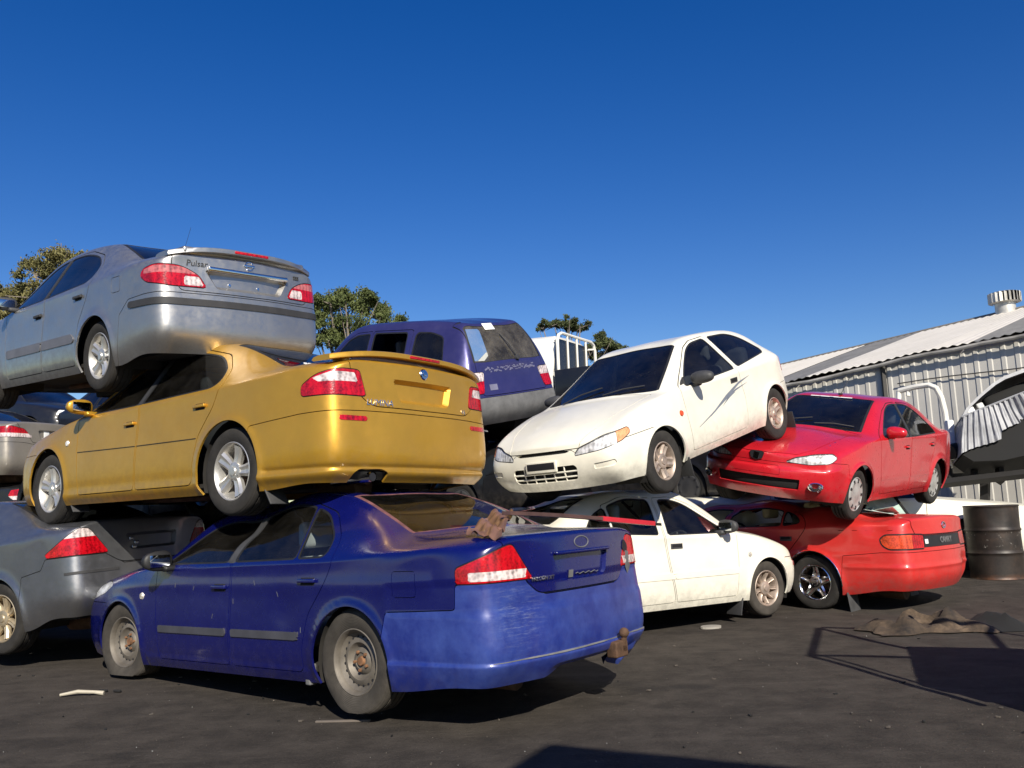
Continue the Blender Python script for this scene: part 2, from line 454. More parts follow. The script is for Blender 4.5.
def wheel(parent, style, r, rr, w, pos, side, mats, rot=(0, 0, 0), spin=0., flatten=0.):
    """wheel > tyre, rim; outer face along +y for side=1"""
    tm, rm, dm = mats
    hub = MB()
    hub.lathe([(.0, -.06), (rr * .62, -.06), (rr * .62, -.05), (.0, -.05)], 24)       # brake disc
    hub.lathe([(.0, -.02), (.05, -.02), (.06, -.06)], 16)
    o = hub.build('wheel', dm, parent)
    o.location = pos; o.rotation_euler = (rot[0], rot[1] , rot[2] + (0 if side > 0 else math.pi))
    h = w / 2
    t = MB()
    sh = r - rr
    prof = [(rr - .012, -h * .80), (rr + .004, -h * .88), (rr + sh * .30, -h * .99), (rr + sh * .58, -h * 1.0), (rr + sh * .84, -h * .93), (r - .008, -h * .80), (r - .001, -h * .70)]
    gs = [-.42, 0., .42]
    for gx in gs:
        prof += [(r, (gx - .07) * h), (r - .008, (gx - .05) * h), (r - .008, (gx + .05) * h), (r, (gx + .07) * h)]
    prof += [(r - .001, h * .70), (r - .008, h * .80), (rr + sh * .84, h * .93), (rr + sh * .78, h * .965), (rr + sh * .58, h * 1.0), (rr + sh * .30, h * .99), (rr + .008, h * .90), (rr - .004, h * .86), (rr - .014, h * .80)]
    t.lathe(prof, 48)
    if flatten:
        lim = -r + flatten
        nv = []
        for x, y, z in t.v:
            if z < lim + .06:
                k = max(0., min(1., (lim + .06 - z) / (flatten + .06)))
                nz = z if z > lim else lim + (z - lim) * .03
                nv.append((x, y * (1 + .22 * k), max(nz, lim)))
            else: nv.append((x, y, z))
        t.v = nv
    to = t.build('tyre', tm, o, 50); to.rotation_euler = (0, 0 if flatten else spin, 0)
    R_ = MB(); f = h * .80
    # lip + barrel
    R_.lathe([(rr - .016, f + .0), (rr + .003, f + .008), (rr - .004, f + .012), (rr - .014, f + .004), (rr - .022, f - .02), (rr - .034, f - .06), (rr - .045, -h * .7)], 40, 0)
    if style == 'steel':
        R_.lathe([(rr - .024, f - .025), (rr - .05, f - .045), (rr * .80, f - .05), (rr * .66, f - .032), (rr * .57, f - .03), (rr * .52, f - .045), (rr * .47, f - .062), (rr * .42, f - .066), (rr * .36, f - .05), (.052, f - .042), (.05, f - .05), (.0, f - .05)], 40, 0)
        n = 20
        for k in range(n):
            a = 2 * math.pi * k / n
            R_.lathe([(0, .0), (.0075, .0), (.0075, -.012)], 8, 1, Matrix.Rotation(a, 4, 'Y') @ Matrix.Translation((rr * .73, f - .0375, 0)))
        for k in range(5):
            a = 2 * math.pi * k / 5
            R_.lathe([(0, .016), (.010, .013), (.011, -.005)], 6, 2, Matrix.Rotation(a, 4, 'Y') @ Matrix.Translation((.057 + .0, f - .045, 0)))
        R_.lathe([(.0, .012), (.026, .012), (.03, .0), (.032, -.01)], 16, 2, Matrix.Translation((0, f - .045, 0)))
    elif style == 'cap':
        R_.lathe([(rr - .014, f + .004), (rr - .03, f + .012), (rr * .78, f + .016), (rr * .70, f + .012), (rr * .40, f + .018), (rr * .3, f + .022), (.0, f + .024)], 40, 0)
        n = 9
        for k in range(n):
            a = 2 * math.pi * k / n
            R_.box((rr * .80, f + .0135, 0), (.042, .006, .030), 1, Matrix.Rotation(a, 4, 'Y'), .002)
    else:
        n, wo, wi, dish, th = dict(broad=(5, .105, .062, .012, .030), star=(5, .062, .105, .022, .03), fat=(5, .095, .085, .015, .03), seven=(7, .055, .05, .02, .028), ten=(9, .036, .036, .03, .025))[style]
        for k in range(n):
            a = 2 * math.pi * k / n + math.pi / 2
            vs = []; fs = []; st = 6
            for q in range(st + 1):
                u = q / st; rad_ = .02 + (rr - .026 - .02) * u
                ww = (wi + (wo - wi) * u) * .5
                if style == 'broad': ww *= 1 + .18 * (u - .5) ** 2
                yy = f - .012 - dish * math.sin(math.pi * min(1, u * 1.05)) * .9 + .004 * u
                pk = .010
                for sx, dy in ((-1, -th), (-1, -.004), (-.55, pk), (-.12, pk * .2), (.12, pk * .2), (.55, pk), (1, -.004), (1, -th)):
                    vs.append((rad_, yy + dy, ww * sx))
            for q in range(st):
                for z in range(7):
                    b0 = q * 8 + z; fs.append((b0, b0 + 8, b0 + 9, b0 + 1))
            R_.add(vs, fs, 0, True, Matrix.Rotation(a, 4, 'Y'))
        R_.lathe([(.075, f - .03), (.07, f - .012), (.055, f - .006), (.036, f - .006), (.034, f - .002), (.03, f + .004), (.0, f + .006)], 24, 0)
        for k in range(5):
            a = 2 * math.pi * (k + .5) / 5 + math.pi / 2
            R_.lathe([(0, .001), (.009, .001), (.009, -.01)], 8, 1, Matrix.Rotation(a, 4, 'Y') @ Matrix.Translation((.052, f - .008, 0)))
    ro = R_.build('rim', rm, o, 40); ro.rotation_euler = (0, spin, 0)
    return o

def seat_mesh(MBo, M):
    MBo.box((0, 0, .10), (.50, .48, .16), 0, M, .055)
    MBo.box((-.27, 0, .42), (.15, .47, .60), 0, M @ Matrix.Translation((-.02, 0, 0)) @ Matrix.Rotation(rad(-14), 4, 'Y'), .055)
    MBo.box((-.43, 0, .79), (.10, .27, .19), 0, M, .04)
def dup_obj(o, parent):
    c = o.copy(); COL.objects.link(c); c.parent = parent; return c

def text_obj(txt, size, mat, parent, M, name='badge', depth=.0025, shear=0., bold=0.):
    cu = bpy.data.curves.new('t', 'FONT'); cu.body = txt; cu.size = size; cu.extrude = depth; cu.align_x = 'CENTER'; cu.align_y = 'CENTER'
    cu.shear = shear; cu.offset = bold; cu.resolution_u = 2
    t = bpy.data.objects.new('t', cu); COL.objects.link(t)
    dg = bpy.context.evaluated_depsgraph_get()
    me = bpy.data.meshes.new_from_object(t.evaluated_get(dg)); bpy.data.objects.remove(t)
    me.materials.clear(); me.materials.append(mat)
    o = bpy.data.objects.new(name, me); COL.objects.link(o); o.parent = parent
    o.matrix_local = M; return o
def frame_from(p, n, up=(0, 0, 1), off=0.004):
    """matrix whose z is the outward normal and whose x reads left to right seen from outside"""
    n = Vector(n).normalized(); u = Vector(up); x = u.cross(n).normalized(); y = n.cross(x)
    M = Matrix((x, y, n)).transposed().to_4x4(); M.translation = Vector(p) + n * off; return M

def build_car(sp):
    root = thing(sp['name'], sp['label'], sp['cat'], group=sp.get('group'))
    if sp.get('no_body'): return root, None
    rows, side, ends = sp['shape']
    s = cage_surface(rows, side, ends, sp.get('level', 4), sp.get('crease', sedan_crease), 3)
    # outward winding
    P, T = s.P, s.T
    fn = np.cross(P[T[:, 1]] - P[T[:, 0]], P[T[:, 2]] - P[T[:, 0]])
    if (fn * (P[T].mean(1) - np.array([0, 0, .7]))).sum() < 0: s.T = T[:, ::-1].copy()
    calc_normals(s)
    if sp.get('shape_fn'):
        s.P = sp['shape_fn'](s.P, s.N, s.Q); calc_normals(s)
    xa, zw, ra = sp['xa'], sp['zw'], sp['r_arch']
    arches = [(xa, zw, ra), (-xa, zw, sp.get('r_arch_r', ra))]
    # soft wheel-arch flare
    for cx, cz, R_ in arches:
        d = np.hypot(s.P[:, 0] - cx, s.P[:, 2] - cz)
        k = np.exp(-((d - R_) / .045) ** 2) * (np.abs(s.N[:, 1]) > .3) * (s.P[:, 2] > .15)
        s.P[:, 1] += np.sign(s.P[:, 1]) * k * sp.get('flare', .012)
        k = sstep(-d, -(R_ + .034), -(R_ + .018)) * (np.abs(s.N[:, 1]) > .3) * (s.P[:, 2] > .15); s.P[:, 1] += np.sign(s.P[:, 1]) * k * .006
    calc_normals(s)
    half(s)
    cutr = []
    for cx, cz, R_ in arches:
        f = (lambda cx, cz, R_: lambda S: np.hypot(S.P[:, 0] - cx, S.P[:, 2] - cz) - R_)(cx, cz, R_)
        m = lambda S: (S.P[:, 1] > .3) & (np.abs(S.N[:, 1]) > .12)
        s.split(f, m); c = s.cen(); kill = (f(c) < 0) & (c.P[:, 1] > .3) & (np.abs(c.N[:, 1]) > .1); s.T = s.T[~kill]
    regs = []
    for R in sp['regions']:
        regs.append(R)
        if R['key'] in ('tl', 'hl'):
            R.pop('gap', None)
            regs.append(dict(key='ring_' + R['key'], n='lamp_seal', f=grow(R['f'], .008), m=R['m'], off=-.004, skirt=0, each=True, mats=[M_['seal']], parent=R['key'], late=True))
    for R in regs:
        g = R.get('gap', 0) / 2
        if g: s.split(grow(R['f'], -g), R['m']); s.split(grow(R['f'], g), R['m'])
        else: s.split(R['f'], R['m'])
        for f, _ in R.get('bands', []): s.split(f, R['m'])
        for dfm in R.get('deform', []):
            s.split(grow(dfm['f'], dfm['a']), R['m']); s.split(grow(dfm['f'], dfm['b']), R['m'])
    for f, m in sp.get('cuts', []): s.split(f, m)
    c = s.cen(); n = len(s.T)
    lab = np.full(n, -1); mi = np.zeros(n, int); flat = np.zeros(n, bool)
    D = np.zeros_like(s.P)
    for ri, R in enumerate(regs):
        g = R.get('gap', 0) / 2; mk = R['m'](c) & (lab == -1); v = R['f'](c)
        ins = mk & (v < -g); lab[ins] = ri
        if g: lab[mk & (v >= -g) & (v < g)] = 9999
        for f, idx in R.get('bands', []): mi[ins & (f(c) < 0)] = idx
        for dfm in R.get('deform', []):
            a, b = dfm['a'], dfm['b']                 # a outer (0), b inner (full depth)
            fv = dfm['f'](s); k = np.clip((fv - a) / (b - a), 0, 1)
            okv = R['m'](s)
            D += (k * okv)[:, None] * np.array(dfm['vec'])
            fc = dfm['f'](c); flat |= mk & (fc < max(a, b)) & (fc > min(a, b))
            if 'mi' in dfm: mi[ins & (fc < min(a, b))] = dfm['mi']
            if 'mi_wall' in dfm: mi[ins & (fc < max(a, b)) & (fc > min(a, b))] = dfm['mi_wall']
    Pb = s.P.copy(); s.P = s.P + D
    # missing panels
    for ri, R in enumerate(regs):
        if R.get('drop'): lab[lab == ri] = -2
    # mirror
    nv = len(s.P); seam = np.abs(Pb[:, 1]) < 1e-5
    mp = np.where(seam, np.arange(nv), np.arange(nv) + nv)
    s.P[seam, 1] = 0; s.N[seam, 1] = 0
    F3 = np.array([1, -1, 1.])
    PP = np.concatenate([s.P, s.P * F3]); NN = np.concatenate([s.N, s.N * F3]); TT = np.concatenate([s.T, mp[s.T][:, ::-1]])
    LL = np.concatenate([lab, lab]); MI = np.concatenate([mi, mi]); FL = np.concatenate([flat, flat])
    SD = np.concatenate([np.ones(n, int), -np.ones(n, int)])
    for ri, R in enumerate(regs):                              # features of one side only: the other side stays panel
        if R.get('only'):
            pi = [q for q, R2 in enumerate(regs) if R2['key'] == R.get('parent')]
            LL[(LL == ri) & (SD == -R['only'])] = pi[0] if pi else -1
    dent = sp.get('dent')
    if dent:
        h = .004
        a = np.where(np.abs(NN[:, :1]) < .9, np.array([[1., 0, 0]]), np.array([[0, 1., 0]]))
        t1 = np.cross(NN, a); t1 /= np.linalg.norm(t1, axis=1, keepdims=True); t2 = np.cross(NN, t1)
        p0 = dent(PP); d1 = dent(PP + t1 * h) - p0; d2 = dent(PP + t2 * h) - p0
        NN = np.cross(d1, d2); NN /= np.maximum(np.linalg.norm(NN, axis=1, keepdims=True), 1e-9); PP = p0
    sp['_S'] = (PP, NN)
    made = {}
    pm = sp['paint']
    # body: everything left over
    sel = LL == -1
    body = panel_mesh('body', PP, NN, TT[sel], [pm, M_['gap']], root, 0, .016, FL[sel], MI[sel])
    made['body'] = body
    gs = LL == 9999
    if gs.any():
        panel_mesh('seam', PP, NN, TT[gs], M_['gap'], body, -.010)
    for ri, R in sorted(enumerate(regs), key=lambda t: bool(t[1].get('late'))):
        sides = (1, -1) if R.get('each') else (0,)
        for sd in sides:
            sel = (LL == ri) & ((SD == sd) if sd else True)
            if not sel.any() or (R.get('only') and sd and sd != R['only']): continue
            if R.get('miss') == sd and sd: continue
            key = (R['key'], sd); par = R.get('parent')
            pa = root
            if par: pa = made.get((par, sd)) or made.get((par, 0)) or made.get((par, 1)) or made.get(par) or root
            o = panel_mesh(R['n'], PP, NN, TT[sel], R.get('mats') or [pm, M_['gap']], pa, R.get('off', 0.), R.get('skirt', .016), FL[sel], MI[sel])
            made[key] = o
            if R.get('lab'): o['label'] = R['lab']
            if R.get('back'):                         # lamp: reflector bowl behind the lens
                panel_mesh('reflector', PP, NN, TT[sel], R['back'], o, -.010, .0, FL[sel], MI[sel] * 0)
    # inner wheel wells + floor
    zs = sp['zsill']; hw = sp['hw']; u = MB()
    for cx, cz, R_ in arches:
        for sd in (1, -1):
            vs = []; fs = []; nseg = 20
            for k in range(nseg + 1):
                a = math.pi * (-.12 + 1.24 * k / nseg)
                for yy in (hw - .06, .42):
                    vs.append((cx + (R_ + .012) * math.cos(a), sd * yy, cz + (R_ + .012) * math.sin(a)))
            for k in range(nseg): fs.append((2 * k, 2 * k + 1, 2 * k + 3, 2 * k + 2))
            fs.append(tuple(2 * k + 1 for k in range(nseg + 1)))
            u.add(vs, fs, 0, False)
    xr0, xf0 = rows[0][0] + .06, rows[-1][0] - .08
    for x0, x1, y in ((xr0, -xa - ra - .02, hw * .78), (-xa - ra - .02, -xa + ra + .02, .42), (-xa + ra + .02, xa - ra - .02, hw * .90), (xa - ra - .02, xa + ra + .02, .42), (xa + ra + .02, xf0, hw * .72)):
        u.box(((x0 + x1) / 2, 0, zs + .075), (x1 - x0, 2 * y, .03), 0)
    u.tube([(xr0 + .05, .35, zs + .05), (-xa - .1, .30, zs + .06), (-xa + .3, .12, zs + .05), (.2, .10, zs + .03), (xa - .3, .12, zs + .04)], .03, 8, 1)
    u.tube([(xr0 + .15, .30, zs + .02), (xr0 + .55, .30, zs + .02)], .09, 12, 1)
    for xx in (xa, -xa): u.tube([(xx, -hw * .8, zw), (xx, hw * .8, zw)], .035, 8, 1)
    u.box((xa, 0, zs + .13), (.5, .7, .14), 1, None, .03)
    u.build('underbody', [M_['under'], M_['rust']], root)
    # cabin
    if sp.get('cabin', True):
        ci = sp.get('cab', {}); xs = ci.get('x', .05); zf_ = zs + .14; ys = hw * .42
        sm = ci.get('mat', M_['seat'])
        for k, (sx, sy) in enumerate(((xs, ys), (xs, -ys))):
            b = MB(); seat_mesh(b, Matrix.Translation((sx, sy, zf_))); b.build('seat', sm, root)
        b = MB(); xb = ci.get('xb', xs - .85)
        if ci.get('norear'): xb = 50
        b.box((xb, 0, zf_ + .12), (.48, hw * 1.45, .18), 0, None, .06)
        b.box((xb - .30, 0, zf_ + .45), (.16, hw * 1.45, .62), 0, Matrix.Translation((0, 0, 0)), .06)
        for sy in (ys, -ys): b.box((xb - .36, sy, zf_ + .80), (.10, .26, .17), 0, None, .04)
        if xb < 40: b.build('seat', sm, root)
        d = MB(); xd = ci.get('xd', xs + .75); zd = ci.get('zd', rows[8][1] - .06)
        d.box((xd + .10, 0, zd - .12), (.40, hw * 1.56, .22), 0, None, .06)
        d.box((xd + .02, -ci.get('hand', -1) * -ys * 1.0 * -1, zd + .0), (.22, .36, .10), 0, None, .03)
        d.build('dashboard', M_['trim'], root)
        w = MB(); mj = .185; Mw = Matrix.Translation((xd - .28, -ys, zd - .06)) @ Matrix.Rotation(rad(-62), 4, 'Y')
        w.tube([(mj * math.cos(a), mj * math.sin(a), 0) for a in [2 * math.pi * k / 24 for k in range(25)]], .015, 8, 0, Mw, False)
        for a in (0.2, math.pi - .2, -math.pi / 2): w.tube([(0, 0, -.02), (mj * math.cos(a), mj * math.sin(a), 0)], .016, 6, 0, Mw)
        w.lathe([(0, .02), (.05, .015), (.06, -.02)], 16, 0, Mw @ Matrix.Rotation(rad(90), 4, 'X')); w.build('steering_wheel', M_['trim'], root)
    # wheels
    for (nm, sx, sy) in (('FL', 1, 1), ('FR', 1, -1), ('RL', -1, 1), ('RR', -1, -1)):
        ov = sp.get('wheels', {}).get(nm, {})
        if ov.get('none'): continue
        yw = sp['track'] - sp['tw'] / 2
        dp = ov.get('d', (0, 0, 0))
        wheel(root, ov.get('style', sp['rim']), sp['rt'], sp['rr'], sp['tw'], (sx * xa + dp[0], sy * (yw + dp[1]), zw + dp[2]), sy, ov.get('mats', sp['wmats']), ov.get('rot', (0, 0, 0)), ov.get('spin', rng.uniform(0, 6)), ov.get('flat', 0))
    return root, made
def surf_at(sp, kind, a, b, sy=1):
    """point and normal of the finished body: 'side' (x,z), 'rear'/'front' (y,z), 'top' (x,y)"""
    P, N = sp['_S']
    if kind == 'side': m = (N[:, 1] * sy > .3); d = (P[:, 0] - a) ** 2 + (P[:, 2] - b) ** 2
    elif kind == 'rear': m = (N[:, 0] < -.35) & (P[:, 0] < 0); d = (P[:, 1] - a) ** 2 + (P[:, 2] - b) ** 2
    elif kind == 'front': m = (N[:, 0] > .35) & (P[:, 0] > 0); d = (P[:, 1] - a) ** 2 + (P[:, 2] - b) ** 2
    else: m = N[:, 2] > .3; d = (P[:, 0] - a) ** 2 + (P[:, 1] - b) ** 2
    idx = np.where(m)[0]; i = idx[np.argmin(d[m])]
    p = P[i].copy()
    if kind == 'side': p[0], p[2] = a, b
    elif kind == 'top': p[0], p[1] = a, b
    else: p[1], p[2] = a, b
    return p, N[i]
def add_handle(sp, made, x, z, door, mat, sides=(1, -1), L=.17, bar=True, style='bar'):
    for sd in sides:
        p, n = surf_at(sp, 'side', x, z, sd); b = MB()
        M = frame_from(p, n, (0, 0, 1), 0)
        if style == 'bar':
            b.box((0, 0, .016), (L, .026, .014), 0, M, .006)
            for q in (-1, 1): b.box((q * (L / 2 - .015), 0, .008), (.028, .026, .018), 0, M, .005)
            b.box((0, -.004, .001), (L * .8, .05, .003), 1, M, .001)
        else:
            b.box((0, 0, .002), (L, .052, .008), 0, M, .003); b.box((0, .006, .008), (L * .8, .028, .008), 1, M, .003)
        b.build('handle', [mat, M_['gap']], made.get((door, sd)))
def add_mirror(sp, made, x, z, door, mat, sides=(1, -1), s=1.0, out=.10, hy=.115, hz=.066):
    for sd in sides:
        p, n = surf_at(sp, 'side', x, z, sd); y = abs(p[1])
        b = MB()
        b.box((x - .01, sd * (y + .02), z - .005), (.08, .12, .045), 0, None, .02)
        bm = bmesh.new(); bmesh.ops.create_cube(bm, size=1); bmesh.ops.subdivide_edges(bm, edges=bm.edges, cuts=5, use_grid_fill=True)
        vs = []
        for v in bm.verts:
            q = v.co * 2; r = (abs(q.x) ** 2.6 + abs(q.y) ** 2.6 + abs(q.z) ** 2.6) ** (1 / 2.6); q = q / r
            ex = .065 if q.x > 0 else .035
            vs.append((x + .02 + q.x * ex * s, sd * (y + out + .02 + q.y * hy * s), z + .055 + q.z * hz * s * (1 - .12 * q.x) * (1 - .10 * q.y)))
        b.add(vs, [[v.index for v in f.verts] for f in bm.faces], 0, True); bm.free()
        b.box((x - .018 * s, sd * (y + out + .02), z + .055), (.004, hy * 1.35 * s, hz * 1.2 * s), 1, None, .0015)
        b.build('mirror', [mat, M_['mirror']], made.get((door, sd)), 50)
# ------------------------------------------------------------------ shared materials
M_ = {}
M_['gap'] = simple('gap', (.008, .008, .008), .9, var=.1)
M_['under'] = simple('underbody', (.018, .016, .014), .9, var=.5, vscale=3)
M_['rust'] = simple('rusty_steel', (.10, .055, .032), .8, .3, var=.5, vscale=9, bmp=.3)
M_['seat'] = simple('seat_cloth', (.07, .072, .078), .95, var=.25)
M_['seat_grey'] = simple('seat_grey', (.52, .53, .52), .95, var=.15)
M_['trim'] = simple('dark_trim', (.03, .03, .032), .65, var=.25)
M_['seal'] = simple('rubber_seal', (.012, .012, .013), .55, var=.3)
M_['plastic'] = simple('faded_plastic', (.045, .045, .047), .6, var=.3, vscale=10, bmp=.1)
M_['greyplastic'] = simple('grey_plastic', (.13, .13, .13), .65, var=.25, vscale=8, bmp=.1)
M_['chrome'] = simple('chrome', (.75, .75, .76), .12, 1., var=.08)
M_['mirror'] = simple('mirror_glass', (.55, .58, .6), .03, 1., var=.02)
M_['bowl'] = lensmat('lamp_reflector', (.85, .85, .83), 24, .1, .2, lo=.4)
M_['white'] = simple('white_sticker', (.75, .75, .73), .6, var=.1)
M_['black'] = simple('black_print', (.015, .015, .018), .5)
M_['silverbadge'] = simple('badge_silver', (.62, .62, .62), .25, .9)
M_['glass'] = glassmat('car_glass', (.76, .81, .80), .03)
M_['glassdark'] = glassmat('tinted_glass', (.42, .46, .47), .025, 1.0)
M_['lens'] = glassmat('clear_lens', (.97, .97, .97), .03, .35)
M_['red'] = lensmat('red_lens', (.40, .003, .009), 70, lo=.40)
M_['redclear'] = lensmat('reversing_lens', (.62, .52, .50), 45, .1, lo=.35)
M_['pinklens'] = lensmat('pale_red_lens', (.42, .12, .12), 45, lo=.4)
M_['amber'] = lensmat('amber_lens', (.55, .060, .018), 60, lo=.5)
M_['clear'] = lensmat('clear_indicator', (.75, .70, .62), 50, .3)
def tyremat(name, col):
    m, nt, b = newmat(name); tc = nt.nodes.new('ShaderNodeTexCoord'); ob = tc.outputs['Object']
    n = noise(nt, 7, 5, .65, ob)
    nt.links.new(ramp(nt, n.outputs[0], [(.3, tuple(c * .65 for c in col)), (.75, tuple(c * 1.5 for c in col))]).outputs[0], b.inputs['Base Color'])
    b.inputs['Roughness'].default_value = .85; b.inputs['Specular IOR Level'].default_value = .3
    # tread sipes: angular wave, only where the tread is
    sx = nt.nodes.new('ShaderNodeSeparateXYZ'); nt.links.new(ob, sx.inputs[0])
    an = mth(nt, 'ARCTAN2', sx.outputs[2], sx.outputs[0]); y = mth(nt, 'ABSOLUTE', sx.outputs[1])
    w = mth(nt, 'SINE', mth(nt, 'ADD', mth(nt, 'MULTIPLY', an, 62.), mth(nt, 'MULTIPLY', y, 60.)))
    rr = mth(nt, 'SQRT', mth(nt, 'ADD', mth(nt, 'POWER', sx.outputs[0], 2.), mth(nt, 'POWER', sx.outputs[2], 2.)))
    g = mth(nt, 'MULTIPLY', mth(nt, 'GREATER_THAN', w, .55), mth(nt, 'LESS_THAN', y, .085))
    h = mth(nt, 'ADD', mth(nt, 'MULTIPLY', g, -1.), mth(nt, 'MULTIPLY', mth(nt, 'SINE', mth(nt, 'MULTIPLY', rr, 700.)), .12))
    bump(nt, b, h, .6, .006)
    return m
M_['tyre'] = tyremat('tyre_rubber', (.026, .024, .022))
M_['tyre_dusty'] = tyremat('tyre_dusty', (.050, .044, .037))
M_['alloy'] = simple('alloy', (.62, .60, .56), .38, .75, var=.12, vscale=10)
M_['alloy_dirty'] = simple('alloy_dirty', (.42, .34, .28), .5, .55, var=.35, vscale=12)
M_['steelwheel'] = simple('steel_wheel', (.15, .132, .11), .6, .35, var=.3, vscale=9)
M_['rusthub'] = simple('rusty_hub', (.20, .10, .05), .8, .2, var=.5, vscale=20)
M_['disc'] = simple('brake_disc', (.05, .042, .036), .7, .5, var=.4, vscale=14)
M_['hubcap'] = simple('hubcap', (.45, .44, .42), .5, .4, var=.2, vscale=14)

def win_regions(wins, glass, seal=.013, mseal=None, lowseal=None):
    """wins: (key, polygon, radius, door key or None, glass or None)"""
    out = []
    for k, poly, r, par, gl in wins:
        f = fside(poly, r)
        out.append(dict(key='w_' + k, n='window', f=f, m=smask_side, off=-.005, skirt=0, mats=[gl or glass], each=True, parent=par, late=True, drop=(gl == 'open')))
        out.append(dict(key='s_' + k, n='window_seal', f=grow(f, seal), m=smask_side, off=-.001, skirt=.012, mats=[mseal or M_['seal']], each=True, parent=par, late=True))
    return out
def screen_regions(key, name, poly, glass, i0, i1, seal=.014, r=(.25)):
    f = flat_lat(poly); yy = seal
    g = lambda S: f(S) - seal * np.where(np.abs(S.P[:, 1]) > 0, 1.0, 1.)
    return [dict(key=key, n=name, f=f, m=lat_mask(i0, i1), off=-.004, skirt=0, mats=[glass]),
            dict(key=key + '_s', n='screen_seal', f=grow(f, .028), m=lat_mask(i0, i1), off=-.001, skirt=.012, mats=[M_['seal']])]
def order(regs):
    """doors are made before their windows so that parents exist, but windows are cut first"""
    return regs

def pillar(poly, par='fdoor', mat=None, r=.01): return dict(key='pl' + par + str(poly[0]), n='pillar_trim', f=fside(poly, r), m=smask_side, off=.0, skirt=.012, each=True, mats=[mat or M_['trim']], parent=par, late=True)

M_['darkstrip'] = simple('dark_strip', (.050, .050, .060), .55, var=.2)

M_['paleamber'] = lensmat('pale_amber_lens', (.72, .30, .14), 60, lo=.6)

M_['glassblack'] = glassmat('black_glass', (.03, .035, .045), .01, .75)
M_['glasspale'] = glassmat('pale_glass', (.80, .84, .84), .26, .8)  # pale film stands in for the light seen through the wagon's glass
def scuff_blue(nt, tc, base, b):
    """sun-bleached lacquer with one big scrape on the near corner of the bumper"""
    ob = tc.outputs['Object']
    n = noise(nt, 2.6, 7, .7, ob)
    base = mixc(nt, ramp(nt, n.outputs[0], [(.38, .05), (.68, .75)]).outputs[0], base, (.050, .090, .33))
    mp = nt.nodes.new('ShaderNodeMapping'); mp.inputs['Scale'].default_value = (2.2, 1.4, 13); mp.inputs['Rotation'].default_value = (0.15, .1, .3)
    nt.links.new(ob, mp.inputs[0]); n2 = noise(nt, 6.5, 8, .82, mp.outputs[0])
    vm = nt.nodes.new('ShaderNodeVectorMath'); vm.operation = 'DISTANCE'; nt.links.new(ob, vm.inputs[0]); vm.inputs[1].default_value = (-2.45, .60, .60)
    near = ramp(nt, vm.outputs['Value'], [(.0, 1.), (.25, 0.)]).outputs[0]
    q = mth(nt, 'MULTIPLY', ramp(nt, n2.outputs[0], [(.50, 0.), (.72, 1.)]).outputs[0], near)
    base = mixc(nt, mth(nt, 'MULTIPLY', q, .7), base, (.30, .34, .42))
    n5 = noise(nt, 30, 5, .8, mp.outputs[0]); base = mixc(nt, ramp(nt, n5.outputs[0], [(.70, 0.), (.76, .6)]).outputs[0], base, (.50, .52, .52))
    return base
